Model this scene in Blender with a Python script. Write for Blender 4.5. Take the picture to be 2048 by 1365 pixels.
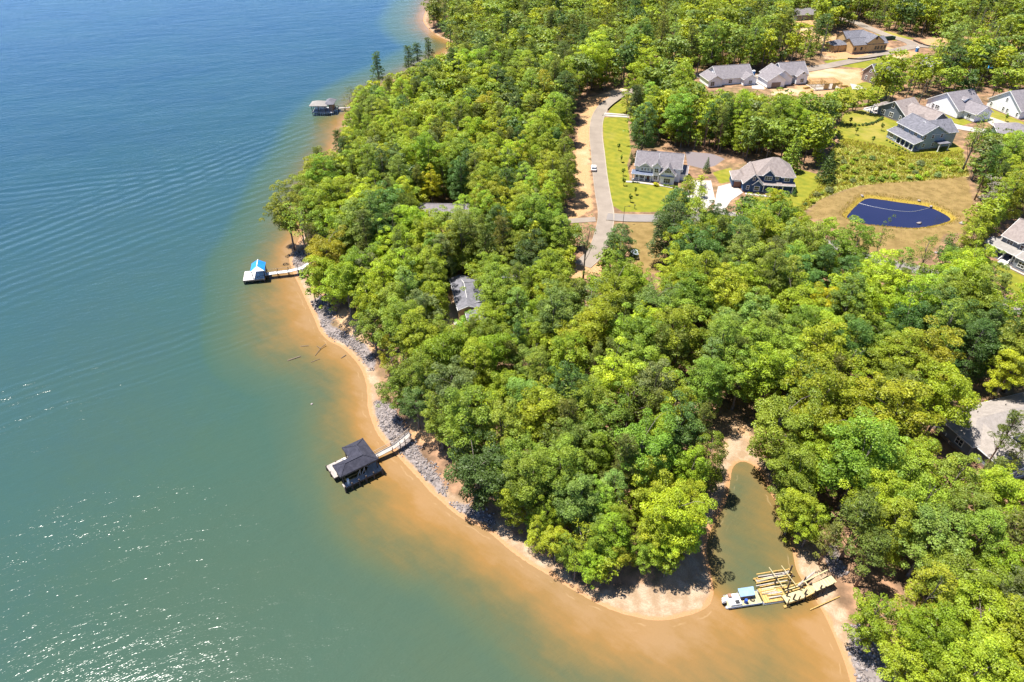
import bpy, math, random
import numpy as np
from mathutils import Vector, Matrix

# ------------------------------------------------------------------ scene, camera, sky, sun
for _o in list(bpy.data.objects):
    bpy.data.objects.remove(_o, do_unlink=True)
SC = bpy.context.scene
COL = SC.collection
CAM_H = 110.0
PITCH = math.radians(37.6)
FPX = 2048 * 24.0 / 36.0
cam_d = bpy.data.cameras.new('camera')
cam_d.lens = 24.0
cam_d.sensor_width = 36.0
cam_d.clip_start = 0.5
cam_d.clip_end = 20000.0
cam = bpy.data.objects.new('camera', cam_d)
COL.objects.link(cam)
cam.location = (0, 0, CAM_H)
cam.rotation_euler = (math.pi / 2 - PITCH, 0, 0)
SC.camera = cam

SUN_EL = math.radians(70.5)
SUN_AZ = math.radians(-70.0)          # from +Y, negative = to the left of the view
world = bpy.data.worlds.new('World')
SC.world = world
world.use_nodes = True
wn = world.node_tree.nodes
wl = world.node_tree.links
wn.clear()
sky = wn.new('ShaderNodeTexSky')
sky.sky_type = 'NISHITA'
sky.sun_disc = False
sky.sun_elevation = SUN_EL
sky.sun_rotation = SUN_AZ
sky.altitude = 200
sky.air_density = 0.38
sky.dust_density = 0.0
sky.ozone_density = 3.5
bg = wn.new('ShaderNodeBackground')
bg.inputs['Strength'].default_value = 0.15
wo = wn.new('ShaderNodeOutputWorld')
wl.new(sky.outputs[0], bg.inputs[0])
wl.new(bg.outputs[0], wo.inputs[0])

sun_d = bpy.data.lights.new('sun', 'SUN')
sun_d.energy = 5.0
sun_d.angle = math.radians(0.53)
sun_d.color = (1.0, 0.955, 0.87)
sun = bpy.data.objects.new('sun', sun_d)
COL.objects.link(sun)
sdir = Vector((math.sin(SUN_AZ) * math.cos(SUN_EL), math.cos(SUN_AZ) * math.cos(SUN_EL), math.sin(SUN_EL)))
sun.rotation_euler = sdir.to_track_quat('Z', 'Y').to_euler()
sun.location = (0, 0, 300)

SC.view_settings.view_transform = 'Standard'
SC.view_settings.look = 'None'
SC.view_settings.exposure = 1.3
SC.view_settings.gamma = 1.0
SC.view_settings.use_curve_mapping = False
SC.render.engine = 'CYCLES'
SC.cycles.use_denoising = True
SC.cycles.max_bounces = 6
SC.cycles.diffuse_bounces = 2
SC.cycles.glossy_bounces = 3
SC.cycles.transmission_bounces = 3
SC.cycles.transparent_max_bounces = 4
SC.cycles.caustics_reflective = False
SC.cycles.caustics_refractive = False

# ------------------------------------------------------------------ pixel <-> place
def ray(px, py):
    u = (px - 1024.0) / FPX
    v = (py - 682.5) / FPX
    return (u, math.cos(PITCH) - v * math.sin(PITCH), -math.sin(PITCH) - v * math.cos(PITCH))
def at_z(px, py, z=0.0):
    d = ray(px, py)
    t = (CAM_H - z) / (-d[2])
    return (d[0] * t, d[1] * t)
def project(x, y, z):
    x = np.asarray(x, float); y = np.asarray(y, float); z = np.asarray(z, float) - CAM_H
    f = y * math.cos(PITCH) - z * math.sin(PITCH)
    dn = -y * math.sin(PITCH) - z * math.cos(PITCH)
    f = np.maximum(f, 1e-3)
    return 1024 + FPX * x / f, 682.5 + FPX * dn / f
def in_poly(px, py, poly):
    px = np.asarray(px, float); py = np.asarray(py, float)
    A = np.asarray(poly, float)[:, :2]; B = np.roll(A, -1, 0)
    if px.size <= 4000:
        X = px[..., None]; Y = py[..., None]
        dy = np.where(B[:, 1] == A[:, 1], 1e-12, B[:, 1] - A[:, 1])
        t = ((A[:, 1] > Y) != (B[:, 1] > Y)) & (X < (B[:, 0] - A[:, 0]) * (Y - A[:, 1]) / dy + A[:, 0])
        return (t.sum(-1) % 2).astype(bool)
    c = np.zeros(px.shape, bool)
    for (x1, y1), (x2, y2) in zip(A, B):
        if y1 == y2:
            continue
        c ^= ((y1 > py) != (y2 > py)) & (px < (x2 - x1) * (py - y1) / (y2 - y1) + x1)
    return c
def seg_dist(px, py, pts, closed):
    px = np.asarray(px, float); py = np.asarray(py, float)
    A = np.asarray(pts, float)[:, :2]; B = np.roll(A, -1, 0)
    if not closed:
        A = A[:-1]; B = B[:-1]
    V = B - A
    L = (V ** 2).sum(1) + 1e-12
    if px.size <= 4000:
        X = px[..., None] - A[:, 0]; Y = py[..., None] - A[:, 1]
        t = np.clip((X * V[:, 0] + Y * V[:, 1]) / L, 0, 1)
        return np.sqrt(((X - t * V[:, 0]) ** 2 + (Y - t * V[:, 1]) ** 2).min(-1))
    d2 = np.full(px.shape, 1e18)
    for i in range(len(A)):
        X = px - A[i, 0]; Y = py - A[i, 1]
        t = np.clip((X * V[i, 0] + Y * V[i, 1]) / L[i], 0, 1)
        np.minimum(d2, (X - t * V[i, 0]) ** 2 + (Y - t * V[i, 1]) ** 2, out=d2)
    return np.sqrt(d2)
def sdf(px, py, poly):
    d = seg_dist(px, py, poly, True)
    return np.where(in_poly(px, py, poly), d, -d)
def smooth_line(pts, n=4):
    out = []
    P = [pts[0]] + list(pts) + [pts[-1]]
    for i in range(1, len(P) - 2):
        p0, p1, p2, p3 = P[i - 1], P[i], P[i + 1], P[i + 2]
        for k in range(n):
            t = k / n
            out.append(tuple(0.5 * (2 * p1[j] + (p2[j] - p0[j]) * t + (2 * p0[j] - 5 * p1[j] + 4 * p2[j] - p3[j]) * t * t
                                    + (-p0[j] + 3 * p1[j] - 3 * p2[j] + p3[j]) * t ** 3) for j in range(len(p1))))
    out.append(tuple(pts[-1]))
    return out

SHORE_PX = [(1712, 1400), (1700, 1365), (1688, 1325), (1666, 1270), (1644, 1222), (1624, 1192), (1606, 1165), (1592, 1140), (1584, 1100),
    (1580, 1060), (1566, 1030), (1548, 1000), (1532, 970), (1516, 942), (1500, 928), (1482, 924), (1466, 936), (1460, 970), (1452, 1008),
    (1436, 1034), (1424, 1056), (1416, 1080), (1414, 1108), (1420, 1132), (1427, 1172), (1425, 1200), (1408, 1220), (1362, 1236),
    (1312, 1242), (1262, 1233), (1225, 1222), (1186, 1204), (1140, 1178), (1098, 1152), (1060, 1130), (1020, 1102), (990, 1076),
    (964, 1056), (930, 1042), (902, 1022), (880, 1002), (860, 985), (843, 965), (824, 945), (806, 926), (790, 908), (774, 893),
    (755, 870), (742, 840), (735, 815), (734, 790), (731, 765), (720, 736), (700, 711), (680, 694), (656, 682), (638, 662),
    (629, 640), (616, 612), (606, 590), (597, 570), (588, 552), (582, 535), (578, 518), (586, 500), (598, 478), (610, 450),
    (622, 412), (638, 366), (658, 324), (674, 296), (683, 268), (690, 246), (706, 226), (728, 200), (752, 184), (786, 166),
    (828, 144), (866, 122), (894, 103), (910, 90), (896, 82), (880, 75), (863, 64), (850, 50), (846, 40), (850, 24), (858, 6)]
_sh = smooth_line([at_z(*p) for p in SHORE_PX], 3)
SHORE = [(260.0, -3000.0), (120.0, -260.0), (70.0, -60.0), (56.0, 10.0)] + _sh[2:] + \
        [(-52.0, 640.0), (-10.0, 800.0), (-160.0, 1500.0), (-600.0, 6000.0), (6000.0, 6000.0), (6000.0, -3000.0)]
SHORE_LINE = SHORE[:-2]
_e = [p for p in SHORE]
def shore_d(x, y):
    d = seg_dist(x, y, SHORE_LINE, False)
    return np.where(in_poly(x, y, SHORE), d, -d)

POND_PX = [(1698, 433), (1712, 416), (1735, 398), (1760, 399), (1800, 405), (1850, 412), (1878, 423), (1896, 434), (1893, 440), (1860, 449),
           (1820, 453), (1776, 450), (1735, 446), (1708, 440)]
POND_Z = 5.2
POND = [at_z(px, py, POND_Z) for px, py in POND_PX]
POND = smooth_line(POND + [POND[0]], 3)[:-1]

def sstep(a, b, x):
    t = np.clip((x - a) / (b - a), 0, 1)
    return t * t * (3 - 2 * t)
def terrain(x, y, d=None, pd=None):
    x = np.asarray(x, float); y = np.asarray(y, float)
    if d is None:
        d = shore_d(x, y)
    if pd is None:
        pd = sdf(x, y, POND)
    w = 0.16 * np.sin(x * 0.071 + 1.3) * np.sin(y * 0.063 + 0.4) + 0.1 * np.sin(x * 0.13 + y * 0.11)
    up = 0.075 * np.clip(d, 0, 4) + 1.7 * sstep(3.0, 10.0, d) + 2.6 * sstep(8, 60, d) + 2.2 * sstep(50, 220, d) + w * sstep(6, 25, d)
    dn = np.maximum(0.11 * d, -5.0)
    z = np.where(d > 0, up, dn)
    k = sstep(16, 4, -pd) * (d > 0)
    z = z * (1 - k) + (POND_Z + 0.75) * k
    z = np.where(pd > -4.0, np.minimum(z, POND_Z + 0.75 - 1.9 * sstep(-4.0, 2.0, pd)), z)
    return z
def tz(x, y):
    return float(terrain(np.array([x]), np.array([y]))[0])
def ground(px, py, lift=0.0):
    z = 5.0 + lift
    for _ in range(14):
        x, y = at_z(px, py, z)
        z = 0.4 * z + 0.6 * (tz(x, y) + lift)
    x, y = at_z(px, py, z)
    return (x, y, z - lift)
def gxy(px, py, lift=0.0):
    return ground(px, py, lift)[:2]
def gpoly(pts):
    return [gxy(*p) for p in pts]

# ------------------------------------------------------------------ node helper
class NT:
    def __init__(s, name):
        s.m = bpy.data.materials.new(name)
        s.m.use_nodes = True
        s.t = s.m.node_tree
        s.t.nodes.clear()
        s.out = s.t.nodes.new('ShaderNodeOutputMaterial')
    def n(s, typ, **kw):
        nd = s.t.nodes.new('ShaderNode' + typ)
        for k, v in kw.items():
            setattr(nd, k, v)
        return nd
    def put(s, sock, v):
        if v is None:
            return
        if isinstance(v, bpy.types.NodeSocket):
            s.t.links.new(v, sock)
        elif isinstance(v, (tuple, list)):
            v = tuple(v)
            if sock.type == 'RGBA' and len(v) == 3:
                v = v + (1.0,)
            sock.default_value = v
        else:
            if sock.type == 'RGBA':
                v = (v, v, v, 1)
            elif sock.type == 'VECTOR':
                v = (v, v, v)
            sock.default_value = v
    def math(s, op, a, b=None, c=None, clamp=False):
        nd = s.n('Math', operation=op, use_clamp=clamp)
        for i, v in enumerate((a, b, c)):
            s.put(nd.inputs[i], v)
        return nd.outputs[0]
    def vmath(s, op, a, b=None):
        nd = s.n('VectorMath', operation=op)
        s.put(nd.inputs[0], a)
        if b is not None:
            s.put(nd.inputs[1], b)
        return nd.outputs['Value'] if op in ('DOT_PRODUCT', 'LENGTH') else nd.outputs[0]
    def mix(s, f, a, b, mode='MIX'):
        nd = s.n('Mix', data_type='RGBA', blend_type=mode)
        s.put(nd.inputs[0], f)
        s.put(nd.inputs[6], a)
        s.put(nd.inputs[7], b)
        return nd.outputs[2]
    def noise(s, scale, vec=None, detail=3.0, rough=0.55, col=False):
        nd = s.n('TexNoise')
        nd.inputs['Scale'].default_value = scale
        nd.inputs['Detail'].default_value = detail
        nd.inputs['Roughness'].default_value = rough
        if vec is not None:
            s.put(nd.inputs['Vector'], vec)
        return nd.outputs[1 if col else 0]
    def voro(s, scale, vec=None, feat='F1', out=0):
        nd = s.n('TexVoronoi', feature=feat)
        nd.inputs['Scale'].default_value = scale
        if vec is not None:
            s.put(nd.inputs['Vector'], vec)
        return nd.outputs[out]
    def range(s, v, a, b, c=0.0, d=1.0, smooth=True):
        nd = s.n('MapRange', interpolation_type='SMOOTHSTEP' if smooth else 'LINEAR')
        for i, q in enumerate((v, a, b, c, d)):
            s.put(nd.inputs[i], q)
        return nd.outputs[0]
    def ramp(s, f, stops, interp='LINEAR'):
        nd = s.n('ValToRGB')
        cr = nd.color_ramp
        cr.interpolation = interp
        while len(cr.elements) < len(stops):
            cr.elements.new(0.5)
        for e, (p, c) in zip(cr.elements, stops):
            e.position = p
            e.color = tuple(c) + ((1.0,) if len(c) == 3 else ())
        s.put(nd.inputs[0], f)
        return nd.outputs[0]
    def attr(s, name, out='Fac'):
        nd = s.n('Attribute', attribute_name=name)
        return nd.outputs[out]
    def pos(s):
        return s.n('NewGeometry').outputs['Position']
    def objc(s):
        return s.n('TexCoord').outputs['Object']
    def scaled(s, vec, sc, rot=0.0, loc=(0, 0, 0)):
        nd = s.n('Mapping')
        s.put(nd.inputs[0], vec)
        nd.inputs[1].default_value = loc
        nd.inputs[2].default_value = (0, 0, rot)
        nd.inputs[3].default_value = sc
        return nd.outputs[0]
    def rotscale(s, vec, sc, ang):
        nd = s.n('VectorRotate', rotation_type='Z_AXIS')
        s.put(nd.inputs['Vector'], vec)
        nd.inputs['Angle'].default_value = -ang
        return s.scaled(nd.outputs[0], sc)
    def bump(s, h, strength=0.5, dist=0.1, normal=None):
        nd = s.n('Bump')
        nd.inputs['Strength'].default_value = strength
        nd.inputs['Distance'].default_value = dist
        s.put(nd.inputs['Height'], h)
        if normal is not None:
            s.put(nd.inputs['Normal'], normal)
        return nd.outputs[0]
    def bsdf(s, color, rough=0.8, metal=0.0, spec=0.3, normal=None, **kw):
        nd = s.n('BsdfPrincipled')
        s.put(nd.inputs['Base Color'], color)
        s.put(nd.inputs['Roughness'], rough)
        s.put(nd.inputs['Metallic'], metal)
        s.put(nd.inputs['Specular IOR Level'], spec)
        if normal is not None:
            s.put(nd.inputs['Normal'], normal)
        for k, v in kw.items():
            s.put(nd.inputs[k], v)
        return nd.outputs[0]
    def done(s, shader):
        s.t.links.new(shader, s.out.inputs[0])
        return s.m

_simple = {}
def paint(name, col, rough=0.7, var=0.12, scale=1.5, metal=0.0, spec=0.3, streak=False):
    if name in _simple:
        return _simple[name]
    t = NT(name)
    p = t.objc()
    if streak:
        p = t.scaled(p, (1, 1, 0.12))
    nz = t.noise(scale, p, 4)
    nz2 = t.noise(scale * 9, p, 2)
    f = t.math('ADD', t.math('MULTIPLY', nz, 0.7), t.math('MULTIPLY', nz2, 0.3))
    lo = tuple(c * (1 - var) for c in col)
    hi = tuple(min(1, c * (1 + var)) for c in col)
    c = t.mix(t.range(f, 0.3, 0.7), lo, hi)
    _simple[name] = t.done(t.bsdf(c, rough, metal, spec))
    return _simple[name]

# ------------------------------------------------------------------ object helpers
def tag(o, label=None, cat=None, group=None, kind=None):
    if label: o['label'] = label
    if cat: o['category'] = cat
    if group: o['group'] = group
    if kind: o['kind'] = kind
    return o
def mesh_np(name, V, F, mat=None, smooth=False, attrs=None):
    """V (n,3); F (m,k) uniform, or list of index lists"""
    me = bpy.data.meshes.new(name)
    if isinstance(F, np.ndarray):
        V = np.asarray(V, np.float32)
        m, k = F.shape
        me.vertices.add(len(V))
        me.vertices.foreach_set('co', V.ravel())
        me.loops.add(m * k)
        me.loops.foreach_set('vertex_index', F.astype(np.int32).ravel())
        me.polygons.add(m)
        me.polygons.foreach_set('loop_start', np.arange(0, m * k, k, dtype=np.int32))
        me.polygons.foreach_set('loop_total', np.full(m, k, np.int32))
        me.update(calc_edges=True)
    else:
        me.from_pydata([tuple(v) for v in V], [], [list(f) for f in F])
        me.update()
    if smooth:
        me.polygons.foreach_set('use_smooth', np.ones(len(me.polygons), bool))
    if attrs:
        for k2, arr in attrs.items():
            arr = np.asarray(arr, np.float32)
            if arr.ndim == 1:
                a = me.attributes.new(k2, 'FLOAT', 'POINT')
                a.data.foreach_set('value', arr)
            else:
                a = me.attributes.new(k2, 'FLOAT_COLOR', 'POINT')
                if arr.shape[1] == 3:
                    arr = np.concatenate([arr, np.ones((len(arr), 1), np.float32)], 1)
                a.data.foreach_set('color', arr.astype(np.float32).ravel())
    if mat is not None:
        me.materials.append(mat)
    return me
def link(name, me, parent=None, loc=(0, 0, 0), rz=0.0):
    o = bpy.data.objects.new(name, me)
    COL.objects.link(o)
    o.location = loc
    o.rotation_euler = (0, 0, rz)
    if parent is not None:
        o.parent = parent
    return o
def empty(name, loc, rz=0.0):
    o = bpy.data.objects.new(name, None)
    o.empty_display_size = 0.5
    COL.objects.link(o)
    o.location = loc
    o.rotation_euler = (0, 0, rz)
    return o

class MB:
    """collects solids, then links them as ONE mesh object"""
    def __init__(s):
        s.v = []; s.f = []
    def add(s, vs, fs):
        b = len(s.v)
        s.v += [tuple(v) for v in vs]
        s.f += [[i + b for i in f] for f in fs]
        return s
    def box(s, x0, x1, y0, y1, z0, z1):
        return s.add([(x0, y0, z0), (x1, y0, z0), (x1, y1, z0), (x0, y1, z0), (x0, y0, z1), (x1, y0, z1), (x1, y1, z1), (x0, y1, z1)],
                     [(0, 3, 2, 1), (4, 5, 6, 7), (0, 1, 5, 4), (1, 2, 6, 5), (2, 3, 7, 6), (3, 0, 4, 7)])
    def bar(s, a, b, w, h=None, up=(0, 0, 1)):
        h = w if h is None else h
        a = Vector(a); b = Vector(b)
        d = (b - a)
        if d.length < 1e-6:
            return s
        d.normalize()
        u = Vector(up)
        r = d.cross(u)
        if r.length < 1e-3:
            r = d.cross(Vector((1, 0, 0)))
        r.normalize()
        u = r.cross(d)
        vs = []
        for p in (a, b):
            for i, j in ((-1, -1), (1, -1), (1, 1), (-1, 1)):
                vs.append(p + r * (i * w / 2) + u * (j * h / 2))
        return s.add(vs, [(0, 1, 2, 3), (7, 6, 5, 4), (0, 4, 5, 1), (1, 5, 6, 2), (2, 6, 7, 3), (3, 7, 4, 0)])
    def tube(s, pts, rad, n=8, cap=True):
        pts = [Vector(p) for p in pts]
        if not isinstance(rad, (list, tuple)):
            rad = [rad] * len(pts)
        rings = []
        b = len(s.v)
        for i, p in enumerate(pts):
            d = (pts[min(i + 1, len(pts) - 1)] - pts[max(i - 1, 0)]).normalized()
            r = d.cross(Vector((0.21, 0.93, 0.3)))
            if r.length < 1e-3:
                r = d.cross(Vector((1, 0, 0)))
            r.normalize()
            u = r.cross(d)
            for k in range(n):
                a = 2 * math.pi * k / n
                s.v.append(tuple(p + (r * math.cos(a) + u * math.sin(a)) * rad[i]))
        for i in range(len(pts) - 1):
            for k in range(n):
                s.f.append([b + i * n + k, b + i * n + (k + 1) % n, b + (i + 1) * n + (k + 1) % n, b + (i + 1) * n + k])
        if cap:
            s.f.append([b + k for k in range(n)][::-1])
            s.f.append([b + (len(pts) - 1) * n + k for k in range(n)])
        return s
    def prism(s, poly, z0, z1):
        n = len(poly)
        vs = [(x, y, z0) for x, y in poly] + [(x, y, z1) for x, y in poly]
        return s.add(vs, [list(range(n))[::-1], list(range(n, 2 * n))] + [[i, (i + 1) % n, (i + 1) % n + n, i + n] for i in range(n)])
    def build(s, name, mat, parent=None, loc=(0, 0, 0), rz=0.0, smooth=False):
        return link(name, mesh_np(name, s.v, s.f, mat, smooth), parent, loc, rz)
RNG = np.random.default_rng(7)
random.seed(7)
# ------------------------------------------------------------------ regions of the ground (traced where the photograph shows them)
LAWN = [gpoly(p) for p in (
    [(1205, 235), (1255, 235), (1262, 300), (1255, 330), (1260, 362), (1300, 368), (1360, 378), (1372, 392), (1350, 412), (1310, 425), (1245, 424), (1222, 410), (1212, 370), (1208, 300)],
    [(1225, 205), (1240, 190), (1275, 165), (1330, 150), (1400, 165), (1415, 180), (1330, 200), (1262, 215), (1255, 228), (1215, 230)],
    [(1425, 345), (1462, 335), (1470, 362), (1440, 368)],
    [(1585, 335), (1640, 350), (1660, 372), (1628, 398), (1598, 430), (1560, 430), (1500, 395), (1585, 390)],
    [(1670, 262), (1690, 225), (1760, 215), (1840, 245), (1905, 285), (1930, 302), (1905, 316), (1820, 318), (1755, 302), (1680, 286)],
    [(1900, 205), (1975, 215), (2048, 245), (2048, 262), (1960, 240), (1905, 258), (1870, 235)],
    [(1740, 75), (1770, 62), (1830, 78), (1790, 82)],
    [(1645, 122), (1760, 112), (1790, 120), (1740, 138), (1700, 135), (1660, 130)],
    [(1985, 520), (2060, 560), (2060, 600), (2000, 570)],
    [(1725, 165), (1780, 160), (1790, 190), (1700, 205), (1650, 205), (1650, 190)],
)]
DIRT = [gpoly(p) for p in (
    [(1120, 445), (1148, 400), (1150, 300), (1160, 232), (1180, 205), (1205, 200), (1190, 230), (1180, 260), (1180, 330), (1186, 420), (1150, 440)],
    [(1140, 205), (1180, 195), (1240, 176), (1265, 172), (1240, 195), (1200, 208)],
    [(1632, 100), (1660, 88), (1690, 78), (1780, 95), (1850, 108), (1800, 118), (1700, 122), (1650, 118)],
    [(1600, 150), (1640, 135), (1720, 140), (1730, 180), (1680, 185), (1620, 190), (1545, 190), (1540, 175), (1590, 178)],
    [(1840, 80), (1900, 72), (1990, 78), (2048, 80), (2048, 95), (1950, 100), (1860, 98)],
    [(1990, 128), (2048, 125), (2048, 150), (1990, 150)],
    [(885, 595), (915, 560), (940, 560), (925, 640), (935, 690), (925, 715), (895, 660), (885, 630)],
    [(870, 455), (940, 440), (960, 480), (930, 500), (890, 500)],
    [(1090, 560), (1170, 520), (1210, 515), (1210, 545), (1150, 570), (1100, 575)],
    [(835, 835), (880, 830), (905, 850), (880, 880), (845, 885), (815, 870)],
    [(670, 622), (705, 620), (745, 660), (760, 705), (720, 690), (680, 655)],
    [(790, 720), (830, 700), (850, 730), (820, 760)],
    [(1440, 910), (1470, 840), (1500, 850), (1510, 925), (1480, 925)],
    [(1500, 150), (1545, 150), (1530, 180), (1505, 175)],
    [(1590, 25), (1620, 25), (1640, 95), (1600, 90)],
    [(1640, 60), (1680, 70), (1665, 90), (1640, 85)],
)]
STRAW = [gpoly(p) for p in (
    [(1255, 445), (1308, 445), (1325, 500), (1318, 545), (1270, 548), (1262, 500)],
    [(1605, 436), (1640, 400), (1700, 378), (1760, 365), (1850, 362), (1905, 352), (1935, 356), (1945, 400), (1960, 440), (1930, 465), (1890, 470),
     (1860, 510), (1800, 520), (1740, 505), (1690, 470), (1640, 440)],
)]
MEADOW = [gpoly(p) for p in (
    [(1660, 300), (1690, 278), (1770, 294), (1830, 308), (1905, 305), (1925, 300), (1938, 352), (1890, 360), (1790, 366), (1720, 372), (1690, 380), (1640, 400), (1600, 430), (1590, 445), (1580, 430), (1640, 370), (1650, 340)],
)]
GRAVEL = [gpoly(p) for p in (
    [(1370, 303), (1425, 308), (1450, 318), (1430, 332), (1405, 338), (1375, 330)],
)]
SAND = [gpoly(p) for p in (
    [(1160, 1180), (1225, 1176), (1312, 1172), (1332, 1142), (1380, 1104), (1404, 1090), (1422, 1105), (1430, 1180), (1400, 1228), (1310, 1245), (1225, 1224)],
    [(1452, 938), (1462, 876), (1496, 872), (1516, 935)],
    [(1586, 1058), (1622, 1076), (1655, 1150), (1700, 1250), (1705, 1330), (1660, 1270), (1600, 1155)],
    [(1000, 1062), (1060, 1085), (1110, 1130), (1090, 1150), (1020, 1100)],
)]
RIPRAP_PX = (
    [(578, 520), (592, 500), (606, 505), (612, 545), (606, 562), (590, 556)],
    [(622, 604), (640, 592), (668, 624), (662, 650), (692, 666), (734, 692), (752, 722), (748, 742), (735, 733), (714, 704), (688, 686), (658, 674), (640, 648)],
    [(748, 800), (766, 802), (784, 812), (802, 846), (816, 870), (842, 905), (866, 937), (884, 965), (896, 992), (884, 996), (866, 978), (846, 955), (820, 928), (797, 904), (776, 880), (760, 854), (750, 828)],
    [(892, 1002), (925, 1008), (990, 1036), (984, 1062), (935, 1040), (902, 1018)],
    [(1694, 1250), (1750, 1262), (1800, 1330), (1810, 1400), (1720, 1400), (1705, 1330)],
    [(1645, 1090), (1672, 1090), (1695, 1145), (1675, 1155), (1655, 1130)],
    [(672, 285), (690, 240), (700, 250), (690, 285), (672, 300)],
)
RIPRAP = [gpoly(p) for p in RIPRAP_PX]

def axis(segs):
    out = []
    for a, b, st in segs:
        n = max(1, int(round((b - a) / st)))
        out += [a + (b - a) * i / n for i in range(n)]
    out.append(segs[-1][1])
    return np.array(out)
XS = axis([(-5000, -1000, 800), (-1000, -300, 140), (-300, -140, 20), (-140, -100, 3), (-100, 150, 1.0), (150, 240, 1.6), (240, 460, 5), (460, 1000, 60), (1000, 5900, 900)])
YS = axis([(-2900, -300, 400), (-300, 0, 40), (0, 40, 4), (40, 250, 1.0), (250, 470, 1.8), (470, 640, 4.5), (640, 1200, 40), (1200, 5900, 700)])
GX, GY = np.meshgrid(XS, YS)
gx = GX.ravel(); gy = GY.ravel()
D_SH = shore_d(gx, gy)
PD = sdf(gx, gy, POND)
GZ = terrain(gx, gy, D_SH, PD)
def grid_faces(nx, ny):
    i = np.arange(nx - 1)[None, :] + np.arange(ny - 1)[:, None] * nx
    i = i.ravel()
    return np.stack([i, i + 1, i + 1 + nx, i + nx], 1)
GF = grid_faces(len(XS), len(YS))
near = (gx > -120) & (gx < 420) & (gy > 20) & (gy < 640)
def union_sdf(polys):
    out = np.full(gx.shape, -30.0)
    for p in polys:
        a = np.array(p)
        m = near & (gx > a[:, 0].min() - 12) & (gx < a[:, 0].max() + 12) & (gy > a[:, 1].min() - 12) & (gy < a[:, 1].max() + 12)
        out[m] = np.maximum(out[m], sdf(gx[m], gy[m], p))
    return out
A_LAWN = union_sdf(LAWN); A_DIRT = union_sdf(DIRT); A_STRAW = union_sdf(STRAW); A_MEAD = union_sdf(MEADOW); A_GRAV = union_sdf(GRAVEL); A_RIP = union_sdf(RIPRAP); A_SAND = union_sdf(SAND)

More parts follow.
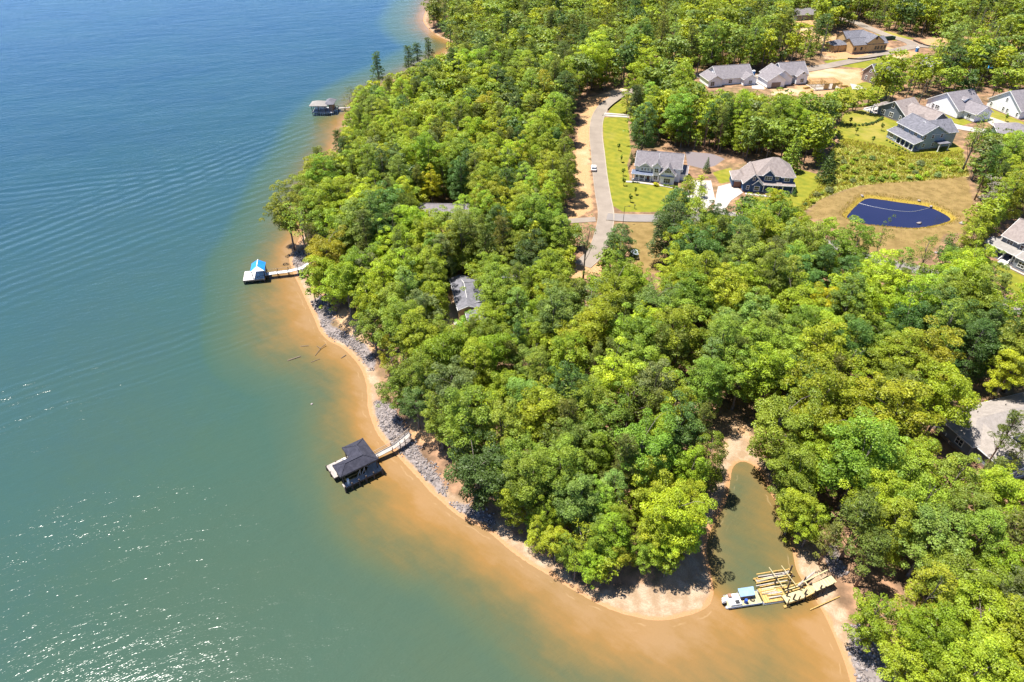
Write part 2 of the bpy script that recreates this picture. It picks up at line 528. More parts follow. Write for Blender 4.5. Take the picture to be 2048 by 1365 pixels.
def ground_material():
    t = NT('ground_soil_and_turf')
    p = t.pos()
    big = t.noise(0.045, p, 4)
    mid = t.noise(0.35, p, 5, 0.6)
    fine = t.noise(2.6, p, 4, 0.65)
    grit = t.noise(9.0, p, 2)
    floor_c = t.ramp(mid, [(0.25, (0.075, 0.048, 0.028)), (0.48, (0.17, 0.10, 0.058)), (0.62, (0.28, 0.16, 0.092)), (0.8, (0.34, 0.21, 0.13))])
    green = t.math('MULTIPLY', t.range(big, 0.46, 0.66), t.range(fine, 0.42, 0.6))
    floor_c = t.mix(t.math('MULTIPLY', green, 0.45), floor_c, (0.10, 0.125, 0.03))
    wob = t.math('MULTIPLY', t.math('SUBTRACT', mid, 0.5), 3.2)
    wob2 = t.math('MULTIPLY', t.math('SUBTRACT', fine, 0.5), 1.6)
    jit = t.math('ADD', wob, wob2)
    def mask(name, j=1.0, w=0.35):
        v = t.math('ADD', t.attr(name), t.math('MULTIPLY', jit, j))
        return t.range(v, -w, w)
    c = floor_c
    dirt_c = t.mix(t.range(fine, 0.35, 0.65), (0.31, 0.165, 0.07), (0.39, 0.25, 0.135))
    dirt_c = t.mix(t.range(big, 0.5, 0.66), dirt_c, (0.43, 0.31, 0.20))
    c = t.mix(mask('dirt', 1.3, 0.8), c, dirt_c)
    mead_c = t.mix(t.range(mid, 0.35, 0.65), (0.14, 0.17, 0.03), (0.24, 0.23, 0.05))
    mead_c = t.mix(t.range(fine, 0.55, 0.7), mead_c, (0.10, 0.135, 0.03))
    c = t.mix(mask('meadow', 1.0, 0.8), c, mead_c)
    straw_c = t.mix(t.range(mid, 0.32, 0.66), (0.140, 0.092, 0.030), (0.21, 0.140, 0.052))
    straw_c = t.mix(t.math('MULTIPLY', t.range(fine, 0.5, 0.7), 0.5), straw_c, (0.19, 0.165, 0.04))
    c = t.mix(mask('straw', 0.9, 0.8), c, straw_c)
    rim = t.math('MULTIPLY', t.range(t.math('ADD', t.attr('pond'), t.math('MULTIPLY', jit, 0.5)), -2.6, -1.4), 0.85)
    c = t.mix(rim, c, (0.28, 0.20, 0.025))
    # mown lawn, with faint mowing lanes and dry patches
    lane = t.n('TexWave', wave_type='BANDS', bands_direction='DIAGONAL')
    t.put(lane.inputs['Vector'], p)
    lane.inputs['Scale'].default_value = 0.14
    lane.inputs['Distortion'].default_value = 1.5
    lawn_c = t.mix(t.range(mid, 0.34, 0.68), (0.112, 0.128, 0.009), (0.182, 0.168, 0.013))
    lawn_c = t.mix(t.math('MULTIPLY', lane.outputs[1], 0.22), lawn_c, (0.25, 0.23, 0.025))
    lawn_c = t.mix(t.range(big, 0.55, 0.72), lawn_c, (0.25, 0.20, 0.045))
    c = t.mix(mask('lawn', 0.35, 0.35), c, lawn_c)
    c = t.mix(mask('gravel', 0.2, 0.3), c, t.mix(fine, (0.12, 0.10, 0.105), (0.185, 0.158, 0.165)))
    # shore: wet red sand, dry pale sand with wrack lines, stones
    d = t.attr('shore')
    dj = t.math('ADD', d, t.math('MULTIPLY', jit, 0.45))
    wet = t.mix(fine, (0.27, 0.135, 0.055), (0.37, 0.20, 0.095))
    dry = t.mix(t.range(mid, 0.4, 0.62), (0.25, 0.168, 0.10), (0.35, 0.265, 0.185))
    wr = t.n('TexWave', wave_type='BANDS', bands_direction='X')
    comb = t.n('CombineXYZ')
    t.put(comb.inputs[0], t.math('ADD', d, t.math('MULTIPLY', mid, 5.0)))
    t.put(wr.inputs['Vector'], comb.outputs[0])
    wr.inputs['Scale'].default_value = 0.62
    dry = t.mix(t.math('MULTIPLY', wr.outputs[1], 0.45), dry, (0.22, 0.145, 0.085))
    dry = t.mix(t.math('MULTIPLY', t.range(grit, 0.55, 0.7), 0.35), dry, (0.30, 0.25, 0.22))
    sand = t.mix(t.range(dj, 0.5, 1.5), wet, dry)
    beach_w = t.math('ADD', t.math('MULTIPLY', t.range(big, 0.4, 0.6), 1.6), 1.7)
    c = t.mix(t.range(t.math('SUBTRACT', dj, beach_w), 0.9, -0.9), c, sand)
    c = t.mix(t.math('MULTIPLY', mask('sandbar', 0.6, 0.9), t.range(dj, 0.3, 1.2)), c, dry)
    stone = t.voro(2.2, p, out=1)
    sep = t.n('SeparateColor')
    t.put(sep.inputs[0], stone)
    rip_c = t.mix(sep.outputs[0], (0.10, 0.085, 0.08), (0.23, 0.195, 0.185))
    rip = t.math('MULTIPLY', mask('riprap', 0.5, 0.5), t.range(dj, 0.9, 1.6))
    c = t.mix(rip, c, rip_c)
    under = t.range(d, 0.12, -0.1)
    c = t.mix(under, c, wet)
    h = t.math('ADD', t.math('MULTIPLY', fine, 0.6), t.math('MULTIPLY', grit, 0.4))
    rough = t.range(dj, 0.0, 1.2, 0.45, 0.95)
    return t.done(t.bsdf(c, rough, 0, 0.25, t.bump(h, 0.55, 0.22)))
MAT_GROUND = ground_material()
gm = mesh_np('ground', np.stack([gx, gy, GZ], 1), GF, MAT_GROUND, True,
             dict(shore=np.clip(D_SH, -60, 60), lawn=A_LAWN, dirt=A_DIRT, straw=A_STRAW, meadow=A_MEAD, gravel=A_GRAV, riprap=A_RIP, sandbar=A_SAND, pond=np.clip(PD, -30, 10)))
tag(link('ground', gm), 'red clay wooded lake shore with lawns, dirt and sandy beach', kind='structure')

# ------------------------------------------------------------------ lake
WIND = math.radians(24)
def water_waves(t, p, far_fade=True):
    """height field of wind ripples and boat wakes in metres"""
    q1 = t.rotscale(p, (0.42, 1.15, 1.0), WIND)
    n1 = t.noise(0.62, q1, 1.0, 0.5)
    q2 = t.rotscale(p, (0.42, 1.2, 1.0), WIND + 0.12)
    n2 = t.noise(3.3, q2, 1.0, 0.5)
    q3 = t.rotscale(p, (0.5, 1.3, 1.0), WIND - 0.1)
    n3 = t.noise(0.12, q3, 2, 0.5)
    calm = t.range(t.noise(0.016, t.rotscale(p, (1, 2.2, 1), WIND), 3), 0.36, 0.62, 0.75, 1.1)
    h = t.math('ADD', t.math('MULTIPLY', n1, 0.16), t.math('MULTIPLY', n2, 0.062))
    h = t.math('MULTIPLY', h, calm)
    h = t.math('ADD', h, t.math('MULTIPLY', n3, 0.28))
    return h
WAKES = [(((-10, 806), (540, 622)), 5.5, 3.2, 0.07), (((-10, 500), (640, 255)), 11.0, 4.6, 0.10), (((-10, 575), (640, 345)), 12.0, 4.4, 0.075),
         (((-10, 395), (560, 330)), 11.0, 5.0, 0.075), (((300, 752), (660, 628)), 2.5, 2.6, 0.05)]
def lake_material():
    t = NT('lake_water')
    p = t.pos()
    h = water_waves(t, p)
    wig = t.math('MULTIPLY', t.math('SUBTRACT', t.noise(0.035, p, 2), 0.5), 5.0)
    for (a, b), wid, lam, amp in WAKES:
        A = Vector(at_z(*a)); B = Vector(at_z(*b))
        dv = (B - A).normalized()
        nv = Vector((-dv.y, dv.x))
        off = A.dot(nv)
        s = t.math('ADD', t.math('SUBTRACT', t.vmath('DOT_PRODUCT', p, (nv.x, nv.y, 0.0)), off), wig)
        al = t.math('SUBTRACT', t.vmath('DOT_PRODUCT', p, (dv.x, dv.y, 0.0)), A.dot(dv))
        L = (B - A).length
        g = t.math('MULTIPLY', t.math('MULTIPLY', s, s), -1.0 / (2 * wid * wid))
        g = t.math('EXPONENT', g)
        g = t.math('MULTIPLY', g, t.range(al, L * 1.25, L * 0.55))
        w = t.math('SINE', t.math('MULTIPLY', s, 2 * math.pi / lam))
        h = t.math('ADD', h, t.math('MULTIPLY', t.math('MULTIPLY', g, w), amp))
    turb_and_sky = t.attr('turb_and_sky')
    tam = t.range(turb_and_sky, 0.16, 0.5, 0.07, 1.0)
    tn = t.math('ADD', turb_and_sky, t.math('MULTIPLY', t.math('SUBTRACT', t.noise(0.09, t.scaled(p, (1, 1, 1)), 5, 0.62), 0.5), t.math('MULTIPLY', tam, 0.46)))
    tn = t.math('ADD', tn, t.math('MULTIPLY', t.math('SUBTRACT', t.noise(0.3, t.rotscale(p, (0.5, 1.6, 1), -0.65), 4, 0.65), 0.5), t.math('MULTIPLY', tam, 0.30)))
    c = t.ramp(tn, [(0.0, (0.006, 0.040, 0.086)), (0.07, (0.024, 0.060, 0.074)), (0.14, (0.035, 0.067, 0.050)), (0.26, (0.054, 0.074, 0.043)), (0.42, (0.076, 0.076, 0.036)), (0.62, (0.120, 0.088, 0.033)), (0.86, (0.192, 0.106, 0.033)), (1.0, (0.225, 0.132, 0.058))])  # sediment colours; low end runs green to blue, sky reflection painted in far out
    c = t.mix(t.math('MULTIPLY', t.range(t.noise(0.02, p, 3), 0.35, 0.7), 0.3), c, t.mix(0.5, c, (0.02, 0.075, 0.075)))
    # thin pale swash lines that follow the shore
    d = t.attr('shore')
    wv = t.math('ADD', t.math('MULTIPLY', d, 1.0), t.math('MULTIPLY', t.noise(0.22, p, 3), 2.2))
    fo = t.math('PINGPONG', wv, 0.85)
    fo = t.range(fo, 0.20, 0.0)
    fo = t.math('MULTIPLY', fo, t.math('MULTIPLY', t.range(d, -3.2, -0.3), t.range(t.noise(0.3, p, 2), 0.48, 0.62)))
    c = t.mix(t.math('MULTIPLY', fo, 0.22), c, (0.45, 0.33, 0.20))
    sh = t.range(turb_and_sky, 0.25, 0.9, 1.0, 0.35)
    bmp = t.bump(t.math('MULTIPLY', h, sh), 1.0, 1.0)
    s = t.bsdf(c, t.range(turb_and_sky, 0.2, 0.9, 0.165, 0.19), 0, 0.12, bmp, IOR=1.33)
    return t.done(s)
COVE = [at_z(*q) for q in [(1600, 1150), (1590, 1060), (1545, 985), (1505, 915), (1465, 915), (1440, 1010), (1405, 1085), (1420, 1180), (1500, 1230), (1620, 1220)]]
keep = (D_SH[GF] < 6).any(1)
wx, wy, wd = gx, gy, D_SH
mouth = at_z(1400, 1290)
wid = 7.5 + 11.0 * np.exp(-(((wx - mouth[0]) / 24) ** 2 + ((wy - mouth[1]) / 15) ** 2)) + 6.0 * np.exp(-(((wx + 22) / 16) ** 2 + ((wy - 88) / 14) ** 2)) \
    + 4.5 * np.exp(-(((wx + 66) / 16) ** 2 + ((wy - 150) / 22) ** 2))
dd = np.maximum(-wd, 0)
turb_and_sky = np.clip(1.0 - 0.46 * sstep(0, 1.1, dd / wid) - 0.32 * sstep(0.7, 2.3, dd / wid) - 0.22 * sstep(1.8, 5.0, dd / wid), 0, 1)
turb_and_sky = np.where(dd > 5.2 * wid, 0, turb_and_sky)
turb_and_sky = np.maximum(turb_and_sky, 0.27 * np.exp(-np.hypot(wx - mouth[0], wy - mouth[1]) / 160.0))  # water greener near the cove mouth, imitating the sky reflection gradient in colour
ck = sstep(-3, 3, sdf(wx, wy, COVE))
turb_and_sky = turb_and_sky * (1 - ck) + np.minimum(turb_and_sky, 0.50 + 0.1 * np.sin(wx * 0.4)) * ck
wm = mesh_np('lake', np.stack([wx, wy, np.zeros_like(wx)], 1), GF[keep], lake_material(), True, dict(shore=np.clip(wd, -60, 20), turb_and_sky=turb_and_sky))
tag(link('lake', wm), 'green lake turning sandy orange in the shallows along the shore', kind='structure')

def pond_material():
    t = NT('pond_water')
    p = t.pos()
    h = t.noise(0.8, t.scaled(p, (1, 2, 1)), 2)
    c = t.mix(t.noise(0.1, p, 2), (0.010, 0.014, 0.046), (0.016, 0.019, 0.056))
    return t.done(t.bsdf(c, 0.06, 0, 0.3, t.bump(h, 0.3, 0.06), IOR=1.33))
pc = np.mean(np.array(POND), 0)
big = [((x - pc[0]) * 1.12 + pc[0], (y - pc[1]) * 1.2 + pc[1]) for x, y in POND]
pv = [(x, y, POND_Z - 0.35) for x, y in big]
tag(link('pond', mesh_np('pond', pv, [list(range(len(pv)))], pond_material())), 'small dark blue retention pond ringed by dry grass', kind='structure')
# ------------------------------------------------------------------ roads, drives and paths
def road_material(name, lo, hi, crack=True):
    t = NT(name)
    p = t.pos()
    a = t.math('ADD', t.math('MULTIPLY', t.noise(0.25, p, 4), 0.55), t.math('MULTIPLY', t.noise(0.06, p, 3), 0.45))
    b = t.noise(4.0, p, 3)
    c = t.mix(t.range(a, 0.3, 0.7), lo, hi)
    c = t.mix(t.math('MULTIPLY', t.range(b, 0.45, 0.7), 0.25), c, tuple(x * 0.7 for x in lo))
    return t.done(t.bsdf(c, 0.9, 0, 0.2, t.bump(b, 0.2, 0.03)))
MAT_ASPHALT = road_material('worn_asphalt', (0.18, 0.148, 0.122), (0.245, 0.205, 0.17))
MAT_ASPH_DK = road_material('grey_asphalt', (0.155, 0.138, 0.13), (0.205, 0.183, 0.172))
MAT_CONC = road_material('pale_concrete', (0.31, 0.28, 0.255), (0.40, 0.365, 0.335))
MAT_KERB = road_material('kerb_concrete', (0.25, 0.21, 0.165), (0.32, 0.27, 0.22))
ROAD_LINES = []
def strip(name, pts_px, width, mat, lift=0.10, label=None, kerb=True, closed_end=False):
    c = smooth_line([gxy(*p) for p in pts_px], 6)
    ROAD_LINES.append((c, width / 2))
    n = len(c)
    C = np.array(c)
    T = np.gradient(C, axis=0)
    T /= np.linalg.norm(T, axis=1)[:, None] + 1e-9
    N = np.stack([-T[:, 1], T[:, 0]], 1)
    cross = np.linspace(-width / 2, width / 2, 7)
    V = []
    zc = terrain(C[:, 0], C[:, 1]) + lift
    for k in cross:
        Q = C + N * k
        z = np.maximum(zc, terrain(Q[:, 0], Q[:, 1]) + lift * 0.7)
        V.append(np.column_stack([Q, z]))
    V = np.stack(V, 1).reshape(-1, 3)
    F = grid_faces(7, n)
    o = link(name, mesh_np(name, V, F, mat, True))
    tag(o, label, kind='structure')
    if kerb:
        mb = MB()
        for s in (-1, 1):
            for i in range(n - 1):
                for w0, w1 in ((width / 2 - 0.04, width / 2 + 0.22),):
                    a0 = C[i] + N[i] * s * w0; a1 = C[i] + N[i] * s * w1
                    b0 = C[i + 1] + N[i + 1] * s * w0; b1 = C[i + 1] + N[i + 1] * s * w1
                    za = max(zc[i], 0) + 0.05; zb = zc[i + 1] + 0.05
                    vs = [(*a0, za), (*a1, za + 0.08), (*b1, zb + 0.08), (*b0, zb), (*a0, za - 0.5), (*a1, za - 0.5), (*b1, zb - 0.5), (*b0, zb - 0.5)]
                    mb.add(vs, [(0, 1, 2, 3), (0, 3, 7, 4), (1, 5, 6, 2)])
        mb.build('kerb', MAT_KERB, o)
    return o
def sheet(name, px, mat, lift=0.12, label=None, dense=1.5):
    poly = gpoly(px)
    a = np.array(poly)
    x0, y0 = a.min(0); x1, y1 = a.max(0)
    import bmesh
    bm = bmesh.new()
    vs = [bm.verts.new((x, y, 0)) for x, y in poly]
    bm.faces.new(vs)
    for ax, (lo, hi) in ((0, (x0, x1)), (1, (y0, y1))):
        v = lo + dense
        while v < hi:
            co = (v, 0, 0) if ax == 0 else (0, v, 0)
            no = (1, 0, 0) if ax == 0 else (0, 1, 0)
            bmesh.ops.bisect_plane(bm, geom=bm.verts[:] + bm.edges[:] + bm.faces[:], plane_co=co, plane_no=no)
            v += dense
    P = np.array([v.co[:] for v in bm.verts])
    Z = terrain(P[:, 0], P[:, 1]) + lift
    for v, z in zip(bm.verts, Z):
        v.co.z = z
    r = bmesh.ops.extrude_face_region(bm, geom=bm.faces[:])
    for g in r['geom']:
        if isinstance(g, bmesh.types.BMVert):
            g.co.z -= 0.3
    bmesh.ops.recalc_face_normals(bm, faces=bm.faces[:])
    me = bpy.data.meshes.new(name)
    bm.to_mesh(me); bm.free()
    me.materials.append(mat)
    o = link(name, me)
    return tag(o, label, kind='structure')
strip('road', [(1420, 146), (1380, 156), (1320, 168), (1268, 182), (1236, 194), (1210, 212), (1195, 238), (1192, 270), (1196, 310), (1200, 350), (1206, 392), (1212, 430), (1206, 468), (1192, 505), (1165, 532)], 5.0, MAT_ASPHALT, label='pale asphalt lane curving between the lawn and dirt verge')
strip('road', [(1214, 434), (1250, 437), (1306, 438), (1370, 440), (1430, 430), (1500, 440), (1600, 470), (1700, 505), (1775, 528), (1850, 545), (1940, 575), (2080, 640)], 4.8, MAT_ASPH_DK, lift=0.13, label='grey side road passing below the pond')
strip('road', [(1420, 146), (1500, 158), (1580, 146), (1660, 132), (1740, 116), (1800, 100), (1826, 92), (1810, 82), (1775, 72), (1735, 56), (1690, 40), (1600, 34)], 6.0, MAT_ASPHALT, lift=0.12, label='construction road past the unfinished tan house')
strip('road', [(1830, 92), (1900, 98), (2000, 112), (2090, 122)], 6.0, MAT_ASPHALT, lift=0.15, label='far road behind the trees at upper right')
strip('road', [(1845, 222), (1900, 250), (1960, 262), (2070, 275)], 5.5, MAT_CONC, lift=0.12, label='pale concrete lane in front of the white houses', kerb=False)
sheet('driveway', [(1436, 374), (1466, 366), (1486, 386), (1462, 402), (1447, 424), (1424, 430)], MAT_CONC, label='white concrete driveway beside the navy house')
sheet('driveway', [(1372, 388), (1384, 362), (1422, 362), (1430, 400), (1410, 424), (1380, 424)], MAT_CONC, label='white concrete parking pad right of the white house')
sheet('driveway', [(1140, 438), (1190, 435), (1192, 444), (1130, 448), (1040, 460), (930, 468), (915, 482), (900, 468), (960, 453)], MAT_ASPHALT, label='pale drive leading left from the lane into the trees')
sheet('driveway', [(1500, 150), (1530, 152), (1528, 180), (1504, 178)], MAT_CONC, label='white drive between the two grey roofed houses')
sheet('driveway', [(1700, 168), (1722, 172), (1735, 180), (1705, 180)], MAT_CONC, label='white concrete slab beside the timber framing')
sheet('driveway', [(1958, 232), (1985, 236), (2048, 258), (2048, 266), (1990, 256)], MAT_CONC, label='white drive between the two white houses')
strip('path', [(1252, 364), (1270, 365), (1296, 368), (1330, 373), (1368, 380)], 1.3, MAT_CONC, lift=0.14, label='white footpath along the front of the white house', kerb=False)
strip('path', [(1490, 388), (1515, 391), (1560, 396)], 1.2, MAT_CONC, lift=0.14, label='footpath in front of the navy house', kerb=False)
strip('path', [(1998, 525), (2025, 538), (2070, 560)], 1.4, MAT_CONC, lift=0.14, label='pale footpath from the porch steps at right', kerb=False)
# ------------------------------------------------------------------ trees
def leaf_material():
    t = NT('leaves')
    oc = t.n('ObjectInfo')
    tint = t.attr('tint', 'Color')
    base = t.mix(1.0, oc.outputs['Color'], tint, 'MULTIPLY')
    hs = t.n('HueSaturation')
    t.put(hs.inputs['Color'], base)
    t.put(hs.inputs['Hue'], t.range(oc.outputs['Random'], 0, 1, 0.492, 0.512, False))
    t.put(hs.inputs['Value'], t.range(oc.outputs['Random'], 0, 1, 0.88, 1.12, False))
    c = hs.outputs[0]
    a = t.bsdf(c, 0.5, 0, 0.3)
    tr = t.n('BsdfTranslucent')
    t.put(tr.inputs[0], t.mix(1.0, c, (1.5, 1.25, 0.55), 'MULTIPLY'))
    ms = t.n('MixShader')
    ms.inputs[0].default_value = 0.36
    t.t.links.new(a, ms.inputs[1])
    t.t.links.new(tr.outputs[0], ms.inputs[2])
    return t.done(ms.outputs[0])
MAT_LEAF = leaf_material()
def bark_material(name, lo, hi):
    t = NT(name)
    p = t.scaled(t.objc(), (1, 1, 0.18))
    n = t.noise(5.0, p, 4, 0.65)
    return t.done(t.bsdf(t.mix(t.range(n, 0.35, 0.65), lo, hi), 0.92, 0, 0.15, t.bump(n, 0.5, 0.05)))
MAT_BARK = bark_material('grey_bark', (0.085, 0.068, 0.055), (0.24, 0.205, 0.175))
MAT_PBARK = bark_material('pine_bark', (0.10, 0.06, 0.04), (0.25, 0.16, 0.11))

def unit(v):
    return v / (np.linalg.norm(v, axis=-1, keepdims=True) + 1e-9)
def leaf_quads(P, Nrm, size, rng, asp=0.75, tint=None):
    n = len(P)
    r = unit(np.cross(Nrm, rng.normal(size=(n, 3))))
    u = np.cross(Nrm, r)
    s = size[:, None]
    bend = Nrm * s * 0.18
    V = np.stack([P - r * s, P - u * s * asp * 0.8 + bend, P + r * s, P + u * s * asp + bend], 1).reshape(-1, 3)
    F = np.arange(4 * n).reshape(n, 4)
    T = None if tint is None else np.repeat(tint, 4, axis=0)
    return V, F, T
def clusters_to_leaves(C, R, rng, per, size=(0.2, 0.42), flat=0.72, up=0.3, jit=0.38, low=-0.05, asp=0.75, squash=1.0, tvar=0.22):
    Ps, Ns, Ss, Ts = [], [], [], []
    for c, r in zip(C, R):
        m = max(6, int(per * (r / 1.5) ** 2))
        d = unit(rng.normal(size=(m * 2, 3)))
        d = d[d[:, 2] > low][:m]
        m = len(d)
        rad = r * rng.uniform(0.72, 1.06, m)[:, None]
        P = c + d * rad * np.array([1, 1, flat])
        N = unit(d * 0.6 + np.array([0, 0, up]) + rng.normal(size=(m, 3)) * jit)
        tv = 1 + rng.normal() * tvar * 0.6
        ty = rng.normal() * 0.035
        tt = tv * (1 + rng.normal(size=m) * tvar * 0.6)
        tint = np.stack([tt * (1 + ty), tt, tt * (1 - ty)], 1).clip(0.3, 2.0)
        Ps.append(P); Ns.append(N); Ss.append(rng.uniform(size[0], size[1], m)); Ts.append(tint)
    return leaf_quads(np.concatenate(Ps), np.concatenate(Ns), np.concatenate(Ss), rng, asp, np.concatenate(Ts))
def branch_mesh(name, h, r0, tips, mat, rng, lean=0.0, crook=0.25, top=None, n=7):
    mb = MB()
    top = 0.8 * h if top is None else top
    k = 6
    ang = rng.uniform(0, 6.28)
    pts = []
    for i in range(k):
        f = i / (k - 1)
        pts.append((math.cos(ang) * lean * f * f * h + rng.normal() * crook * f, math.sin(ang) * lean * f * f * h + rng.normal() * crook * f, -0.6 + f * (top + 0.6)))
    mb.tube(pts, [r0 * 1.25] + [r0 * (1 - 0.82 * i / (k - 1)) for i in range(1, k)], n)
    for tp in tips:
        z0 = max(0.22 * h, min(tp[2] - 0.18 * h, top * 0.92) - rng.uniform(0, 0.1) * h)
        f = (z0 + 0.6) / (top + 0.6)
        i = min(int(f * (k - 1)), k - 2)
        g = f * (k - 1) - i
        a = Vector(pts[i]).lerp(Vector(pts[i + 1]), g)
        b = Vector(tp)
        m = a.lerp(b, 0.5) + Vector((0, 0, 0.05 * h)) + Vector(rng.normal(size=3) * 0.25)
        rr = r0 * (0.42 - 0.22 * f)
        mb.tube([a, m, b], [rr, rr * 0.6, rr * 0.22], 5, cap=False)
    return mesh_np(name, mb.v, mb.f, mat, True)
def crown_round(seed, h=20.0, R=5.6, nc=64, per=260, dens=1.0, zc=0.585, zs=0.40, rc=(0.95, 1.75), size=(0.10, 0.225)):
    rng = np.random.default_rng(seed)
    k = rng.normal(size=(5, 3)) * 1.7
    ph = rng.uniform(0, 6.28, 5)
    C, Rr = [], []
    tries = 0
    while len(C) < nc and tries < 4000:
        tries += 1
        d = unit(rng.normal(size=3))
        if d[2] < -0.9:
            continue
        lobe = 1 + 0.25 * np.sin(k @ d * 1.6 + ph).sum() / 1.6
        q = rng.uniform(0.62, 1.0) if rng.random() < 0.86 else rng.uniform(0.2, 0.6)
        w = 1.0 if d[2] > 0 else 0.86
        r = rng.uniform(*rc) * R / 5.6
        p = np.array([d[0] * (R - r * 0.7) * lobe * q * w, d[1] * (R - r * 0.7) * lobe * q * w, zc * h + d[2] * (zs * h - r * 0.5) * q * lobe])
        if C and np.min(np.linalg.norm((np.array(C) - p) * np.array([1, 1, 1.2]), axis=1)) < 0.62 * r:
            continue
        C.append(p); Rr.append(r)
    C = np.array(C)
    V, F, T = clusters_to_leaves(C, Rr, rng, per * dens, size)
    tips = C[rng.permutation(len(C))[:11]]
    return V, F, T, tips, h
def crown_slender(seed, h=23.0, R=3.4, nc=46, per=85):
    rng = np.random.default_rng(seed)
    C, Rr = [], []
    off = rng.uniform(0, 6.28)
    for i in range(nc):
        f = (i + rng.uniform(0, 1)) / nc
        z = h * (0.16 + 0.82 * f)
        prof = (0.62 + 0.9 * f) * (1 - f) ** 0.62 * 1.25 + 0.08
        a = off + i * 2.399 + rng.normal() * 0.4
        q = R * prof * rng.uniform(0.55, 1.0)
        C.append((math.cos(a) * q, math.sin(a) * q, z))
        Rr.append(rng.uniform(0.75, 1.25) * (1.05 - 0.35 * f) * R / 3.4)
    C = np.array(C)
    V, F, T = clusters_to_leaves(C, Rr, rng, per * 3.0, (0.10, 0.21), flat=0.8, up=0.45)
    return V, F, T, C[rng.permutation(nc)[:8]], h
def crown_pine(seed, h=23.0, R=3.3, nc=44, per=95, bare=0.45):
    rng = np.random.default_rng(seed)
    C, Rr = [], []
    for i in range(nc):
        f = (i + rng.uniform(0, 1)) / nc
        z = h * (bare + (0.98 - bare) * f)
        q = R * (0.35 + 0.75 * (1 - f)) * rng.uniform(0.35, 1.05)
        a = i * 2.399 + rng.normal() * 0.5
        C.append((math.cos(a) * q, math.sin(a) * q, z + 0.25 * q))
        Rr.append(rng.uniform(0.7, 1.25))
    C = np.array(C)
    V, F, T = clusters_to_leaves(C, Rr, rng, per * 1.9, (0.18, 0.36), flat=0.42, up=0.6, jit=0.6, asp=0.28, low=-0.6, tvar=0.28)
    return V, F, T, C[rng.permutation(nc)[:18]], h
def crown_cone(seed, h=10.0, R=2.3, nc=60, per=70):
    rng = np.random.default_rng(seed)
    C, Rr = [], []
    for i in range(nc):
        f = (i + rng.uniform(0, 1)) / nc
        q = R * (1.02 - f) * rng.uniform(0.6, 0.95)
        a = i * 2.399
        C.append((math.cos(a) * q, math.sin(a) * q, h * (0.06 + 0.9 * f)))
        Rr.append((0.75 * (1 - f) + 0.3) * R / 2.3)
    C = np.array(C)
    V, F, T = clusters_to_leaves(C, Rr, rng, per * 2.5, (0.10, 0.22), flat=0.8, up=0.3)
    return V, F, T, C[:0], h
def crown_shrub(seed, h=2.2, R=1.5, nc=16, per=230):
    rng = np.random.default_rng(seed)
    C, Rr = [], []
    for i in range(nc):
        d = unit(rng.normal(size=3)); d[2] = abs(d[2])
        C.append(d * np.array([R, R, h * 0.75]) * rng.uniform(0.35, 0.85) + np.array([0, 0, 0.25]))
        Rr.append(rng.uniform(0.4, 0.7))
    V, F, T = clusters_to_leaves(np.array(C), Rr, rng, per * 2.2, (0.09, 0.2), flat=0.85, up=0.45)
    return V, F, T, np.array(C)[:3], h
SPEC = {}
def add_spec(key, data, bark, r0, rng_seed, lean=0.02, top=None):
    V, F, T, tips, h = data
    cm = mesh_np(key + '_crown', V, F, MAT_LEAF, False, dict(tint=T))
    bm_ = branch_mesh(key + '_trunk', h, r0, tips, bark, np.random.default_rng(rng_seed), lean, 0.2, top)
    SPEC[key] = (cm, bm_, h, data)
for i in range(7):
    add_spec('round%d' % i, crown_round(100 + i, nc=[112, 122, 104, 128, 108, 118, 98][i], R=[6.4, 6.9, 6.0, 7.1, 6.2, 6.7, 5.8][i], rc=(0.62, 1.3)), MAT_BARK, 0.34, 200 + i)
for i in range(3):
    add_spec('sparse%d' % i, crown_round(130 + i, R=5.2, nc=[34, 30, 38][i], per=80, rc=(0.8, 1.45), zc=0.64, zs=0.36), MAT_BARK, 0.30, 230 + i, 0.05)
for i in range(5):
    add_spec('slender%d' % i, crown_slender(150 + i, R=[4.7, 4.3, 5.1, 4.6, 4.0][i], nc=[78, 70, 84, 76, 66][i]), MAT_BARK, 0.26, 250 + i, 0.01, 20.5)
for i in range(3):
    add_spec('pine%d' % i, crown_pine(170 + i, bare=[0.42, 0.52, 0.36][i]), MAT_PBARK, 0.27, 270 + i, 0.02, 21.5)
for i in range(2):
    add_spec('cone%d' % i, crown_cone(180 + i), MAT_BARK, 0.16, 280 + i, 0.0, 7.0)
for i in range(4):
    add_spec('shrub%d' % i, crown_shrub(190 + i), MAT_BARK, 0.06, 290 + i, 0.0, 1.2)
for i in range(4):
    add_spec('under%d' % i, crown_round(140 + i, h=8.0, R=3.0, nc=40, per=110, zc=0.5, zs=0.47, rc=(1.3, 2.1), size=(0.13, 0.27)), MAT_BARK, 0.12, 240 + i, 0.02, 5.5)
add_spec('sapling0', crown_round(195, h=20, R=4.6, nc=34, per=60, size=(0.5, 0.9), zc=0.64), MAT_BARK, 0.45, 295, 0.0)

GREEN = dict(mid=(0.208, 0.290, 0.030), blue=(0.180, 0.258, 0.046), yel=(0.300, 0.355, 0.020), lime=(0.264, 0.340, 0.022), dark=(0.085, 0.150, 0.030),
             pine=(0.150, 0.185, 0.030), gold=(0.38, 0.39, 0.016), olive=(0.205, 0.260, 0.028), grey=(0.22, 0.20, 0.17), pale=(0.175, 0.225, 0.065))
LOOK = dict(mid='mid green', blue='bluish green', yel='yellow green', lime='bright green', dark='dark green', pine='olive green', gold='golden yellow', olive='olive green', grey='grey nearly leafless', pale='pale green')
TREES = []            # x, y, z, height, kind key, colour key, manual label
